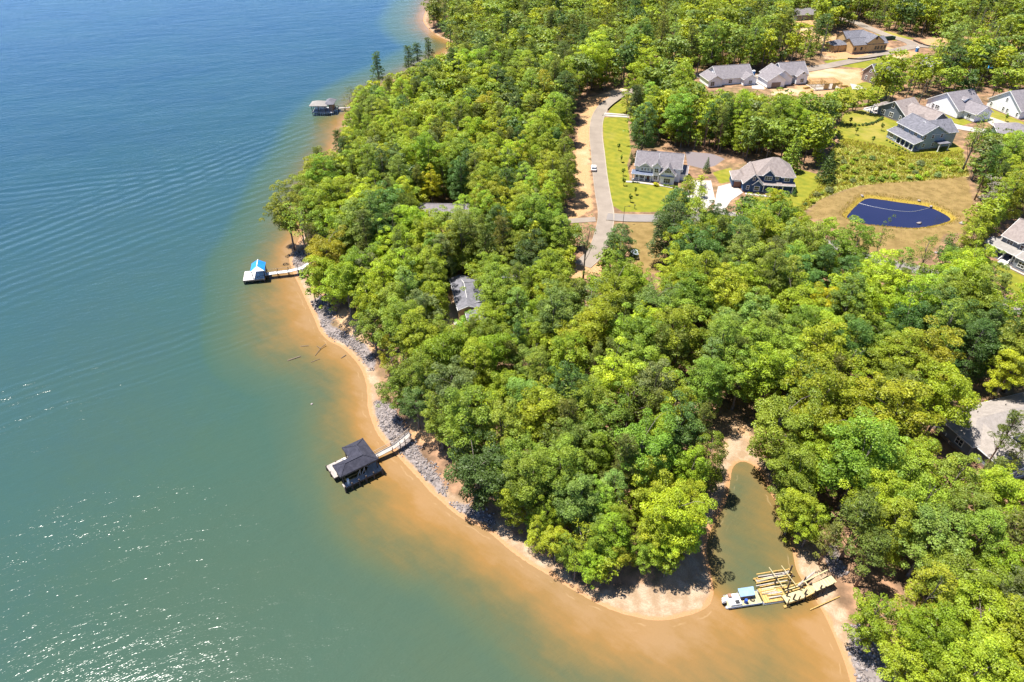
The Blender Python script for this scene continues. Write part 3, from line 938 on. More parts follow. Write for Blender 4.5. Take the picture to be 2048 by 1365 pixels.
# pixel polygons where the photograph shows no tree in front
CLEAR = [
    # lake and beach, outside the crowns' outline
    [(-400, -400), (846, -400), (852, 0), (846, 45), (880, 82), (905, 92), (860, 112), (800, 138), (740, 158), (700, 186), (690, 225), (672, 262), (655, 292), (622, 306), (600, 345), (548, 384), (528, 430),
     (526, 482), (560, 496), (592, 500), (606, 512), (600, 540), (606, 590), (636, 608), (662, 622), (700, 640), (745, 662), (765, 700), (750, 735), (752, 792), (790, 800), (815, 835), (838, 850),
     (872, 880), (868, 940), (880, 985), (912, 1002), (955, 1020), (1008, 1010), (1020, 1046), (1075, 1062), (1100, 1115), (1130, 1152), (1200, 1172), (1260, 1160), (1330, 1146), (1362, 1120), (1404, 1082),
     (1448, 1062), (1462, 990), (1452, 925), (1452, 890), (1480, 868), (1504, 890), (1520, 950), (1540, 1000), (1595, 1052), (1640, 1072), (1668, 1100), (1690, 1170), (1684, 1196), (1700, 1240), (1745, 1275), (1790, 1330),
     (1800, 1500), (-400, 1500)],
    # road, verge, lawn and white house
    [(1120, 446), (1148, 400), (1146, 300), (1150, 250), (1148, 205), (1180, 193), (1240, 178), (1256, 188), (1250, 240), (1262, 298), (1285, 286), (1348, 288), (1376, 302), (1440, 308), (1500, 324), (1530, 313), (1580, 320),
     (1592, 345), (1640, 352), (1652, 374), (1622, 402), (1600, 430), (1588, 392), (1520, 390), (1484, 386), (1450, 422), (1428, 428), (1420, 400), (1424, 350), (1380, 340), (1352, 372), (1330, 394), (1316, 405), (1308, 440), (1314, 500), (1318, 535), (1280, 545), (1264, 500),
     (1252, 448), (1200, 446)],
    # pond, dry grass, meadow, back lawns and their houses
    [(1602, 436), (1640, 392), (1700, 352), (1672, 318), (1676, 262), (1690, 225), (1738, 214), (1770, 198), (1850, 186), (1880, 180), (1950, 180), (2048, 178), (2200, 180), (2200, 262), (2040, 262), (1990, 252), (1960, 245), (1910, 262), (1912, 296), (1930, 345), (1925, 372), (1935, 410), (1948, 440),
     (1912, 456), (1876, 480), (1850, 522), (1835, 545), (1780, 528), (1735, 508), (1700, 446), (1650, 430)],
    # unfinished house and works
    [(1632, 102), (1660, 90), (1678, 60), (1720, 48), (1790, 72), (1880, 72), (1885, 96), (1850, 108), (1800, 106), (1758, 116), (1740, 160), (1725, 182), (1640, 182), (1590, 180), (1545, 182), (1500, 178), (1420, 176), (1388, 164), (1388, 152), (1450, 136), (1500, 140), (1530, 134), (1600, 124), (1650, 118)],
    [(892, 600), (912, 572), (950, 570), (952, 630), (912, 625)],
    [(850, 410), (915, 406), (915, 420), (852, 424)],
    [(1924, 828), (1960, 806), (2200, 770), (2200, 960), (2048, 938), (1985, 906), (1946, 890)],
    [(1968, 482), (2025, 428), (2200, 428), (2200, 600), (2040, 556), (1985, 518)],
    [(1216, 424), (1312, 426), (1312, 446), (1222, 450)], [(1150, 515), (1215, 500), (1210, 535), (1160, 548)],
    [(1588, 26), (1622, 26), (1622, 42), (1588, 42)],
]
HOUSE_SPOTS = [(*gxy(1452, 905), 6.5), (*gxy(1480, 880), 6.5), (*gxy(1440, 950), 4.5)]      # x, y, radius: no trunk here
def in_clear(px, py):
    c = np.zeros(np.shape(px), bool)
    for p in CLEAR:
        c |= in_poly(px, py, p)
    return c
def crown_place(px, py, h, f=0.62):
    x, y, z = ground(px, py, h * f)
    return x, y, z
def tree_at(px, py, h, key, col, label=None, wide=1.0):
    """px, py: middle of the crown in the photograph; the trunk stands on the ground below it"""
    x, y, z = crown_place(px, py, h)
    TREES.append([x, y, z, h, key, col, label, wide])
def tree_base(px, py, h, key, col, label=None, wide=1.0):
    x, y, z = ground(px, py)
    TREES.append([x, y, z, h, key, col, label, wide])
MANUAL = [
    ('c', 755, 146, 24, 'pine0', 'dark', 'tall dark pine standing above the canopy beside the lake edge'),
    ('c', 818, 128, 22, 'pine1', 'dark', 'dark pine left of the pair of shore pines near the far bay'),
    ('c', 835, 124, 23, 'pine2', 'dark', 'rounded dark pine touching a slimmer one near the far bay'),
    ('c', 858, 112, 22, 'pine0', 'dark', 'slim dark pine nearest the far sandy bay'),
    ('c', 862, 366, 15, 'round2', 'gold', 'golden yellow tree among dark green woods above the hidden grey roof'),
    ('c', 1550, 398, 12, 'round0', 'gold', 'golden yellow tree covering the right front of the navy house'),
    ('c', 1640, 612, 16, 'round4', 'gold', 'yellow crowned tree in the wood below the pond'),
    ('c', 1172, 478, 21, 'sparse0', 'pale', 'tall thin crowned tree with bare trunk beside the road end', 0.9),
    ('c', 1240, 492, 17, 'slender2', 'dark', 'dark narrow tree right of the thin crowned roadside tree', 1.25),
    ('c', 1385, 395, 20, 'sparse2', 'lime', 'open crowned tree covering the right end of the white house', 0.95),
    ('c', 1345, 455, 20, 'slender0', 'dark', None, 1.4),
    ('c', 1765, 475, 20, 'sparse1', 'olive', 'leaning thin tree in front of the pond', 0.5),
    ('c', 1800, 535, 16, 'slender3', 'mid', 'narrow leafy tree beside the side road below the pond', 1.1),
    ('c', 1856, 500, 16, 'sparse2', 'mid', 'sparse tree between the pond and the porch house', 0.9),
    ('c', 1955, 270, 22, 'sparse2', 'mid', 'tall open tree with bare trunk right of the blue grey house', 1.1),
    ('c', 1985, 385, 18, 'sparse0', 'grey', 'grey nearly leafless tree behind the porch house'),
    ('c', 2010, 872, 17, 'pine1', 'pine', 'open pine standing before the large tan grey roof', 1.1),
    ('c', 2042, 902, 15, 'pine2', 'pine', 'small pine at the edge before the tan grey roof', 1.0),
    ('c', 1168, 1080, 14, 'sparse0', 'yel', 'leaning yellow green tree at the beach edge of the point', 0.95),
    ('c', 1352, 1030, 18, 'round1', 'yel', 'large yellow green tree over the sandy spit by the cove', 0.98),
    ('c', 1300, 960, 17, 'round5', 'lime', None, 0.9), ('c', 1385, 940, 16, 'round2', 'lime', None, 0.85),
    ('c', 1065, 965, 17, 'round3', 'mid', 'broad tree at the shore just right of the boathouse oak', 1.0),
    ('c', 955, 935, 17, 'round1', 'dark', 'wide dark oak nearest the shore right of the black boathouse', 1.2),
    ('c', 1145, 895, 17, 'round4', 'blue', 'rounded bluish green tree in the middle of the point', 1.0),
    ('c', 1245, 1020, 12, 'sparse1', 'lime', None, 0.9), ('c', 1210, 1010, 14, 'round6', 'mid', None, 0.8),
    ('c', 1090, 1035, 12, 'round2', 'lime', None, 0.8), ('c', 1260, 1090, 9, 'sparse2', 'mid', None, 1.0), ('c', 1320, 1095, 8, 'round0', 'mid', None, 1.0),
    ('c', 572, 425, 21, 'round3', 'olive', 'tall shoreline oak overhanging the lake above the blue roofed dock', 1.0),
    ('c', 612, 385, 20, 'round0', 'olive', None, 0.95), ('c', 598, 440, 20, 'sparse1', 'olive', None, 1.1),
    ('c', 655, 505, 19, 'round1', 'yel', 'large yellow green oak right of the blue roofed dock', 1.05),
    ('c', 690, 560, 19, 'round5', 'lime', 'big oak casting shade over the stones below the blue roofed dock', 1.05),
    ('c', 640, 330, 18, 'pine1', 'pine', None, 1.2), ('c', 690, 310, 18, 'pine2', 'dark', None, 1.2), ('c', 720, 250, 20, 'pine0', 'pine', None, 1.1), ('c', 700, 205, 18, 'pine1', 'pine', None, 1.2),
    ('c', 800, 655, 18, 'round3', 'mid', None), ('c', 790, 730, 15, 'sparse0', 'mid', None), ('c', 850, 760, 17, 'round4', 'mid', None), ('c', 775, 700, 12, 'slender1', 'yel', None),
    ('c', 1790, 835, 20, 'round3', 'yel', 'widest yellow green oak left of the large tan grey roof', 1.25),
    ('c', 1720, 880, 18, 'round1', 'lime', None, 1.1), ('c', 1620, 930, 17, 'round0', 'lime', None, 1.1),
    ('c', 1750, 1235, 13, 'round2', 'lime', 'bright tree at the water edge below the unfinished dock', 1.15),
    ('c', 1860, 1270, 14, 'round3', 'yel', None, 1.2), ('c', 1960, 1230, 15, 'round1', 'lime', None, 1.2), ('c', 1985, 1330, 14, 'round0', 'yel', None, 1.2), ('c', 1820, 1330, 13, 'round5', 'lime', None, 1.1),
    ('c', 1720, 1040, 18, 'pine2', 'pine', 'broad olive pine behind the unfinished dock', 1.5), ('c', 1745, 1110, 15, 'pine0', 'pine', None, 1.4), ('c', 1860, 1080, 17, 'round4', 'blue', None, 1.2), ('c', 1950, 1020, 17, 'round6', 'mid', None, 1.1), ('c', 1790, 1050, 16, 'slender2', 'lime', None, 1.1),
    ('c', 2020, 1080, 17, 'pine1', 'pine', None, 1.4), ('c', 1985, 950, 12, 'pine2', 'pine', None, 1.5),
    ('c', 1330, 150, 18, 'round6', 'olive', None, 1.0), ('c', 1290, 190, 16, 'slender0', 'lime', None, 1.0), ('c', 1258, 178, 17, 'slender4', 'yel', 'light green slender tree right of the road bend', 1.1),
    ('c', 1660, 325, 12, 'cone0', 'dark', 'dark conical tree at the edge of the meadow', 1.2), ('c', 1590, 290, 16, 'cone1', 'mid', None, 1.1), ('c', 1545, 265, 18, 'round0', 'mid', None),
    ('c', 1615, 225, 19, 'round3', 'mid', None, 1.1), ('c', 1640, 260, 17, 'round1', 'dark', None, 1.0), ('c', 1880, 105, 24, 'sparse0', 'yel', 'tall yellow green tree in front of the red dirt clearing', 1.0),
    ('c', 1070, 480, 17, 'cone0', 'lime', 'pale pyramid shaped tree left of the road end', 1.5), ('c', 1105, 385, 20, 'slender1', 'mid', None, 1.1), ('c', 1135, 345, 18, 'slender3', 'mid', None, 1.0),
    ('c', 1010, 440, 17, 'round2', 'yel', None, 0.9), ('c', 985, 545, 17, 'round4', 'mid', None, 1.0),
    ('c', 1035, 915, 17, 'round5', 'mid', None, 1.0), ('c', 1028, 1000, 13, 'round0', 'lime', None, 1.0), ('c', 1112, 1078, 11, 'round6', 'yel', None, 1.0), ('c', 1152, 1125, 9, 'sparse2', 'lime', None, 1.1),
    ('c', 1205, 1075, 12, 'round0', 'mid', None, 0.9), ('c', 1240, 1050, 13, 'round4', 'lime', None, 0.8), ('c', 1302, 1070, 12, 'round2', 'lime', None, 1.0), ('c', 1380, 1010, 14, 'round4', 'yel', None, 0.9), ('c', 1160, 1005, 15, 'round3', 'blue', None, 1.0),
    ('c', 645, 545, 18, 'round0', 'lime', None, 1.0), ('c', 735, 600, 18, 'round2', 'yel', None, 1.0), ('c', 765, 560, 18, 'round4', 'lime', None, 1.0), ('c', 622, 560, 12, 'sparse1', 'mid', None, 1.0), ('c', 745, 645, 15, 'round6', 'mid', None, 1.0),
    ('c', 800, 772, 14, 'round5', 'mid', None, 1.0), ('c', 832, 800, 14, 'round6', 'dark', None, 1.0), ('c', 880, 835, 15, 'round2', 'mid', None, 1.0),
    ('c', 1590, 955, 16, 'round3', 'mid', None, 1.0), ('c', 1592, 1012, 14, 'round0', 'lime', None, 1.0), ('c', 1625, 1045, 12, 'round2', 'lime', None, 1.0), ('c', 1660, 1080, 12, 'pine2', 'pine', None, 1.4),
    ('c', 1768, 148, 17, 'round0', 'yel', None, 1.0), ('c', 1802, 128, 18, 'round3', 'lime', None, 1.0), ('c', 1795, 165, 16, 'round2', 'mid', None, 1.0), ('c', 1830, 145, 19, 'slender0', 'mid', None, 1.3), ('c', 1852, 168, 17, 'slender2', 'dark', None, 1.3),
    ('c', 1905, 158, 18, 'round1', 'mid', None, 0.9), ('c', 1935, 165, 17, 'round5', 'dark', None, 0.9), ('c', 1962, 158, 15, 'slender1', 'mid', None, 1.2), ('c', 2000, 158, 17, 'round6', 'mid', None, 0.9), ('c', 2035, 160, 18, 'round2', 'lime', None, 1.0),
    ('c', 1750, 195, 12, 'round4', 'lime', None, 1.0), ('c', 1720, 190, 12, 'round6', 'yel', None, 1.0), ('c', 1685, 205, 15, 'round1', 'yel', None, 1.0), ('c', 1780, 185, 13, 'slender3', 'dark', None, 1.3),
    ('c', 1182, 1118, 10, 'round5', 'lime', None, 1.0), ('c', 1135, 1100, 10, 'round2', 'mid', None, 1.0), ('c', 1240, 1105, 9, 'round0', 'lime', None, 1.0), ('c', 1292, 1108, 9, 'round4', 'mid', None, 1.0), ('c', 1340, 1085, 12, 'round6', 'yel', None, 1.0), ('c', 1372, 1058, 12, 'round1', 'lime', None, 0.9),
    ('c', 1225, 1070, 13, 'slender2', 'lime', None, 1.2), ('c', 1075, 1060, 10, 'slender4', 'yel', None, 1.2),
    ('c', 838, 448, 14, 'round0', 'mid', None, 0.9), ('c', 880, 452, 13, 'slender1', 'mid', None, 1.2), ('c', 930, 428, 17, 'slender3', 'lime', None, 1.2), ('c', 905, 446, 11, 'round4', 'lime', None, 0.9), ('c', 820, 420, 16, 'round2', 'lime', None, 0.9), ('c', 950, 455, 17, 'slender0', 'mid', None, 1.2),
    ('c', 990, 588, 18, 'round3', 'mid', None, 1.0), ('c', 985, 635, 15, 'round1', 'lime', None, 1.0), ('c', 1030, 600, 17, 'round5', 'mid', None, 1.0), ('c', 935, 660, 13, 'round2', 'mid', None, 1.0), ('c', 895, 660, 13, 'sparse1', 'lime', None, 1.0), ('c', 870, 600, 17, 'round0', 'lime', None, 0.9),
    ('c', 1120, 470, 16, 'slender2', 'mid', None, 1.2), ('c', 1135, 520, 12, 'round2', 'yel', None, 0.9), ('c', 1100, 530, 13, 'round4', 'mid', None, 1.0), ('c', 1215, 520, 12, 'round0', 'mid', None, 0.9),
    ('c', 1205, 1138, 8, 'round6', 'lime', None, 1.0), ('c', 1335, 1122, 8, 'round3', 'mid', None, 0.9), ('c', 1352, 425, 19, 'slender2', 'dark', None, 1.3), ('c', 1430, 440, 18, 'round5', 'dark', None, 0.9), ('c', 1705, 500, 19, 'round3', 'mid', None, 1.0),
    ('c', 1495, 425, 15, 'round2', 'dark', None, 0.9), ('c', 1690, 560, 19, 'slender1', 'dark', None, 1.2), ('c', 1640, 525, 18, 'round0', 'dark', None, 0.9), ('c', 1890, 640, 19, 'round1', 'dark', None, 1.0), ('c', 1950, 690, 18, 'slender0', 'dark', None, 1.3), ('c', 1990, 650, 19, 'round5', 'dark', None, 1.0), ('c', 1475, 480, 19, 'slender2', 'dark', None, 1.2), ('c', 1015, 385, 21, 'pine1', 'dark', None, 1.2), ('c', 1700, 700, 18, 'round3', 'dark', None, 0.9),
    ('c', 1290, 245, 20, 'slender3', 'dark', None, 1.2), ('c', 1600, 470, 18, 'round4', 'yel', None, 0.9),
    ('c', 2020, 740, 16, 'round0', 'yel', 'yellow green tree at the right edge above the tan grey roof', 0.9),
]
for m in MANUAL:
    (tree_at if m[0] == 'c' else tree_base)(m[1], m[2], m[3], m[4], m[5], m[6], m[7] if len(m) > 7 else 1.0)
# the rest of the wood: stands as dense as the photograph shows, kept off every opening
def scatter_trees():
    rng = np.random.default_rng(11)
    cand = []
    N = 30000
    x = rng.uniform(-110, 330, N); y = rng.uniform(30, 600, N)
    d = shore_d(x[:], y[:])
    z = terrain(x, y, d, sdf(x, y, POND))
    px, py = project(x, y, z + 12)
    ok = (d > 1.6) & (px > -40) & (px < 2200) & (py > -140) & (py < 1480)
    x, y, z, px, py, d = [a[ok] for a in (x, y, z, px, py, d)]
    u = rng.random(len(x))
    hh = rng.normal(18.5, 2.0, len(x)).clip(13.5, 23)
    zone = np.zeros(len(x), int)           # 0 oak wood, 1 young slender wood, 2 pine edge, 3 mixed back wood
    slender = in_poly(px, py, [(690, 200), (900, 130), (1150, 170), (1150, 430), (960, 520), (800, 480), (700, 330)]) | in_poly(px, py, [(1250, 200), (1500, 200), (1500, 320), (1250, 300)]) | in_poly(px, py, [(1900, 300), (2100, 280), (2100, 480), (1940, 460)])
    back = py < 150
    zone[slender] = 1
    zone[back] = 3
    edge = (d < 9) & (py < 330) & (px < 1000)
    zone[edge] = 2
    kinds, cols, R = [], [], []
    for i in range(len(x)):
        r = rng.random()
        if zone[i] == 0:
            k = 'round%d' % rng.integers(7) if r < 0.82 else ('sparse%d' % rng.integers(3) if r < 0.88 else ('slender%d' % rng.integers(5) if r < 0.94 else 'pine%d' % rng.integers(3)))
            c = rng.choice(['mid', 'blue', 'lime', 'dark', 'yel', 'olive', 'pale'], p=[0.34, 0.15, 0.32, 0.04, 0.09, 0.0, 0.06])
        elif zone[i] == 1:
            k = 'slender%d' % rng.integers(5) if r < 0.5 else ('round%d' % rng.integers(7) if r < 0.9 else 'pine%d' % rng.integers(3))
            c = rng.choice(['lime', 'yel', 'mid', 'dark', 'pale'], p=[0.42, 0.16, 0.24, 0.13, 0.05])
        elif zone[i] == 2:
            k = 'pine%d' % rng.integers(3) if r < 0.6 else 'round%d' % rng.integers(7)
            c = rng.choice(['pine', 'dark', 'mid'], p=[0.4, 0.35, 0.25])
        else:
            k = 'round%d' % rng.integers(7) if r < 0.62 else ('slender%d' % rng.integers(5) if r < 0.84 else 'pine%d' % rng.integers(3))
            c = rng.choice(['mid', 'blue', 'lime', 'dark', 'yel'], p=[0.3, 0.22, 0.26, 0.12, 0.10])
        if k.startswith('pine') and c not in ('pine', 'dark'):
            c = 'pine'
        kinds.append(k); cols.append(c)
        if y[i] > 300:
            hh[i] *= 1.12
        R.append({'r': 6.3, 's': 3.8, 'p': 3.5}[k[0]] if not k.startswith('sparse') else 5.0)
    R = np.array(R) * hh / 20.5
    # every point of the crown must fall on what the photograph shows as wood
    okc = np.ones(len(x), bool)
    for dx, f in ((0, 0.02), (0, 0.3), (-0.8, 0.55), (0.8, 0.55), (-0.55, 0.8), (0.55, 0.8), (0, 0.96), (0, 0.62), (-0.6, 0.4), (0.6, 0.4)):
        qx, qy = project(x + dx * R, y, z + f * hh)
        for i0 in range(0, len(x), 3000):
            s = slice(i0, i0 + 3000)
            okc[s] &= ~in_clear(qx[s], qy[s])
    for hx, hy, hr in HOUSE_SPOTS:
        okc &= ((x - hx) ** 2 + (y - hy) ** 2) > hr * hr
    for line, hw in ROAD_LINES:
        okc &= seg_dist(x, y, line, False) > hw + 1.8
    for p in LAWN + DIRT + STRAW + MEADOW + GRAVEL + [POND]:
        okc &= sdf(x, y, p) < -0.3
    placed = [(t[0], t[1], 4.2 * t[3] / 20) for t in TREES]
    for i in np.nonzero(okc)[0]:
        r = R[i] * (0.50 if y[i] < 330 else 0.60)
        P = np.array(placed)
        if ((P[:, 0] - x[i]) ** 2 + (P[:, 1] - y[i]) ** 2 < ((P[:, 2] + r) * 0.92) ** 2).any():
            continue
        placed.append((x[i], y[i], r))
        TREES.append([x[i], y[i], z[i], hh[i], kinds[i], cols[i], None, 1.15 if y[i] > 260 else 1.0])
    # leafy understorey
    N = 26000
    x = rng.uniform(-110, 330, N); y = rng.uniform(30, 520, N)
    d = shore_d(x, y)
    z = terrain(x, y, d, sdf(x, y, POND))
    hh = rng.uniform(4.0, 10.0, N)
    px, py = project(x, y, z + 4)
    ok = (d > 5.0) & (px > -20) & (px < 2140) & (py > -60) & (py < 1420)
    for dx, f in ((0, 0.02), (-0.35, 0.5), (0.35, 0.5), (0, 0.95)):
        qx, qy = project(x + dx * hh, y, z + f * hh)
        for i0 in range(0, N, 3000):
            s = slice(i0, i0 + 3000)
            ok[s] &= ~in_clear(qx[s], qy[s])
    for hx, hy, hr in HOUSE_SPOTS:
        ok &= ((x - hx) ** 2 + (y - hy) ** 2) > (hr * 0.8) ** 2
    for line, hw in ROAD_LINES:
        ok &= seg_dist(x, y, line, False) > hw + 1.5
    for p in LAWN + DIRT + STRAW + MEADOW + GRAVEL + [POND]:
        ok &= sdf(x, y, p) < -0.8
    near_wood = (d < 55) & (y < 150)
    ok &= rng.random(N) < np.where(near_wood, 0.10, 0.75)
    T = np.array([(t[0], t[1]) for t in TREES])
    U = []
    for i in np.nonzero(ok)[0]:
        if ((T[:, 0] - x[i]) ** 2 + (T[:, 1] - y[i]) ** 2 < 1.6 ** 2).any():
            continue
        if U and (((np.array(U) - (x[i], y[i])) ** 2).sum(1) < 4.2 ** 2).any():
            continue
        U.append((x[i], y[i]))
        c = str(rng.choice(['mid', 'lime', 'yel', 'dark', 'blue'], p=[0.34, 0.34, 0.12, 0.10, 0.10]))
        TREES.append([x[i], y[i], z[i], hh[i], 'under%d' % rng.integers(4), c, None, 1.0])
# ------------------------------------------------------------------ houses
def shingle(name, lo, hi):
    t = NT(name)
    p = t.objc()
    br = t.n('TexBrick')
    t.put(br.inputs['Vector'], t.scaled(p, (1, 1, 2.2)))
    n = t.noise(1.1, p, 4, 0.6)
    n2 = t.noise(7.0, p, 3)
    c = t.mix(t.range(n, 0.3, 0.7), lo, hi)
    c = t.mix(t.math('MULTIPLY', t.range(n2, 0.4, 0.65), 0.35), c, tuple(x * 0.68 for x in lo))
    return t.done(t.bsdf(c, 0.9, 0, 0.25, t.bump(n2, 0.4, 0.05)))
def siding(name, col, board=True):
    t = NT(name)
    p = t.objc()
    n = t.noise(0.8, p, 3)
    c = t.mix(t.range(n, 0.3, 0.7), tuple(x * 0.9 for x in col), tuple(min(1, x * 1.06) for x in col))
    sep = t.n('SeparateXYZ')
    t.put(sep.inputs[0], p)
    s = t.math('PINGPONG', sep.outputs[2], 0.11)
    return t.done(t.bsdf(c, 0.65, 0, 0.3, t.bump(s, 0.6, 0.12)))
ROOF_G = shingle('grey_shingles', (0.150, 0.135, 0.145), (0.21, 0.19, 0.20))
ROOF_T = shingle('tan_shingles', (0.185, 0.152, 0.142), (0.255, 0.215, 0.20))
ROOF_B = shingle('beige_shingles', (0.215, 0.188, 0.168), (0.28, 0.245, 0.222))
ROOF_D = shingle('dark_shingles', (0.10, 0.10, 0.115), (0.165, 0.16, 0.185))
ROOF_M = shingle('metal_porch_roof', (0.10, 0.12, 0.17), (0.14, 0.16, 0.22))
ROOF_P = shingle('pale_porch_roof', (0.20, 0.185, 0.172), (0.26, 0.24, 0.225))
S_WHITE = siding('white_siding', (0.78, 0.78, 0.80))
S_NAVY = siding('navy_siding', (0.035, 0.075, 0.16))
S_BLUEG = siding('blue_grey_siding', (0.30, 0.36, 0.42))
S_DARK = siding('charcoal_siding', (0.115, 0.135, 0.165))
S_TAN = siding('tan_sheathing', (0.50, 0.34, 0.17))
S_GREY = siding('grey_siding', (0.20, 0.22, 0.26))
S_BROWN = siding('brown_siding', (0.22, 0.165, 0.14))
TRIM = paint('white_trim', (0.72, 0.71, 0.70), 0.6, 0.05)
BRICK = paint('foundation_brick', (0.24, 0.17, 0.14), 0.9, 0.25, 4)
DOORC = paint('brown_door', (0.20, 0.09, 0.06), 0.6, 0.15)
DARKT = paint('black_trim', (0.03, 0.03, 0.035), 0.5, 0.1)
def glass_mat():
    t = NT('window_glass')
    n = t.noise(0.7, t.objc(), 2)
    return t.done(t.bsdf(t.mix(n, (0.02, 0.024, 0.03), (0.05, 0.055, 0.065)), 0.08, 0, 0.6))
GLASS = glass_mat()

class House:
    def __init__(s, name, label, left_px, right_px, width, base=None, cat='house', flip=False):
        """front base corners as seen in the photograph; local x runs along the front, y to the back"""
        a = ground(*left_px); b = ground(*right_px)
        dx, dy = b[0] - a[0], b[1] - a[1]
        L = math.hypot(dx, dy)
        s.width = width if width else L
        s.yaw = math.atan2(dy, dx)
        z = min(a[2], b[2]) if base is None else base
        s.root = empty(name, (a[0], a[1], z), s.yaw)
        s.z = z
        tag(s.root, label, cat)
        s.a = a
    def local(s, x, y):
        c, sn = math.cos(s.yaw), math.sin(s.yaw)
        return s.a[0] + x * c - y * sn, s.a[1] + x * sn + y * c
    def spot(s, x, y, r):
        HOUSE_SPOTS.append((*s.local(x, y), r))
    def block(s, x0, x1, y0, y1, z1, wall, roof=None, kind='gx', pitch=0.6, over=0.45, z0=0.0, trim=True, cut_front=False, found=True):
        """walls plus roof; kind gx: ridge along x, gy: ridge along y, hip, shed (falls to the front), flat"""
        mb = MB()
        zb = z0 if z0 > 0 else -1.2
        xm, ym = (x0 + x1) / 2, (y0 + y1) / 2
        if kind == 'gx':
            rz = z1 + (y1 - y0) / 2 * pitch
            vs = [(x0, y0, zb), (x1, y0, zb), (x1, y1, zb), (x0, y1, zb), (x0, y0, z1), (x1, y0, z1), (x1, y1, z1), (x0, y1, z1), (x0, ym, rz), (x1, ym, rz)]
            mb.add(vs, [(0, 1, 5, 4), (1, 2, 6, 9, 5), (2, 3, 7, 6), (3, 0, 4, 8, 7)])
        elif kind == 'gy':
            rz = z1 + (x1 - x0) / 2 * pitch
            vs = [(x0, y0, zb), (x1, y0, zb), (x1, y1, zb), (x0, y1, zb), (x0, y0, z1), (x1, y0, z1), (x1, y1, z1), (x0, y1, z1), (xm, y0, rz), (xm, y1, rz)]
            mb.add(vs, [(0, 1, 5, 8, 4), (1, 2, 6, 5), (2, 3, 7, 9, 6), (3, 0, 4, 7)])
        else:
            mb.box(x0, x1, y0, y1, zb, z1)
            rz = z1
        w = mb.build('wall', wall, s.root)
        if found and z0 == 0:
            MB().box(x0 - 0.06, x1 + 0.06, y0 - 0.06, y1 + 0.06, -1.3, 0.35).build('foundation', BRICK, w)
        if roof is None:
            return w
        s.roof(x0, x1, y0, y1, z1, roof, kind, pitch, over, trim)
        return w
    def roof(s, x0, x1, y0, y1, z1, mat, kind='gx', pitch=0.6, over=0.45, trim=True, th=0.16):
        r = MB(); tr = MB()
        o = over
        xm, ym = (x0 + x1) / 2, (y0 + y1) / 2
        e = z1 - o * pitch + 0.04
        if kind in ('gx', 'gy'):
            if kind == 'gx':
                half = (y1 - y0) / 2 + o
                rz = e + half * pitch
                def P(u, v, z): return (u, v, z)
                a0, a1, c0, cm, c1 = x0 - o, x1 + o, y0 - o, ym, y1 + o
            else:
                half = (x1 - x0) / 2 + o
                rz = e + half * pitch
                def P(u, v, z): return (v, u, z)
                a0, a1, c0, cm, c1 = y0 - o, y1 + o, x0 - o, xm, x1 + o
            vs = []
            for u in (a0, a1):
                vs += [P(u, c0, e + th), P(u, cm, rz + th), P(u, c1, e + th), P(u, c1, e), P(u, cm, rz), P(u, c0, e)]
            r.add(vs, [(0, 1, 7, 6), (1, 2, 8, 7), (2, 3, 9, 8), (3, 4, 10, 9), (4, 5, 11, 10), (5, 0, 6, 11), (0, 5, 4, 1), (1, 4, 3, 2), (6, 7, 10, 11), (7, 8, 9, 10)])
            for u in (a0 - 0.03, a1 + 0.03):
                tr.bar(P(u, c0, e - 0.02), P(u, cm, rz - 0.02), 0.09, 0.26)
                tr.bar(P(u, cm, rz - 0.02), P(u, c1, e - 0.02), 0.09, 0.26)
            for v in (c0 - 0.03, c1 + 0.03):
                tr.bar(P(a0, v, e + 0.02), P(a1, v, e + 0.02), 0.10, 0.2)
        elif kind == 'hip':
            X0, X1, Y0, Y1 = x0 - o, x1 + o, y0 - o, y1 + o
            if X1 - X0 >= Y1 - Y0:
                hw = (Y1 - Y0) / 2
                A, B = (X0 + hw, ym, e + hw * pitch + th), (X1 - hw, ym, e + hw * pitch + th)
                fs = [(4, 5, 9, 8), (6, 7, 8, 9), (5, 6, 9), (7, 4, 8)]
            else:
                hw = (X1 - X0) / 2
                A, B = (xm, Y0 + hw, e + hw * pitch + th), (xm, Y1 - hw, e + hw * pitch + th)
                fs = [(4, 5, 8), (5, 6, 9, 8), (6, 7, 9), (7, 4, 8, 9)]
            vs = [(X0, Y0, e), (X1, Y0, e), (X1, Y1, e), (X0, Y1, e), (X0, Y0, e + th), (X1, Y0, e + th), (X1, Y1, e + th), (X0, Y1, e + th), A, B]
            r.add(vs, fs + [(3, 2, 1, 0), (0, 1, 5, 4), (1, 2, 6, 5), (2, 3, 7, 6), (3, 0, 4, 7)])
            for a, b in (((X0, Y0), (X1, Y0)), ((X1, Y0), (X1, Y1)), ((X1, Y1), (X0, Y1)), ((X0, Y1), (X0, Y0))):
                tr.bar((*a, e + 0.03), (*b, e + 0.03), 0.13, 0.19)
        elif kind == 'shed':
            X0, X1, Y0 = x0 - o, x1 + o, y0 - o
            zt = z1 + (y1 - y0) * pitch
            vs = [(X0, Y0, e), (X1, Y0, e), (X1, y1, zt), (X0, y1, zt), (X0, Y0, e + th), (X1, Y0, e + th), (X1, y1, zt + th), (X0, y1, zt + th)]
            r.add(vs, [(3, 2, 1, 0), (4, 5, 6, 7), (0, 1, 5, 4), (1, 2, 6, 5), (2, 3, 7, 6), (3, 0, 4, 7)])
            tr.bar((X0, Y0 - 0.03, e + 0.02), (X1, Y0 - 0.03, e + 0.02), 0.10, 0.24)
            for u in (X0 - 0.03, X1 + 0.03):
                tr.bar((u, Y0, e + 0.02), (u, y1, zt + 0.02), 0.08, 0.22)
        ro = r.build('roof', mat, s.root)
        if trim and tr.v:
            tr.build('fascia', TRIM, ro)
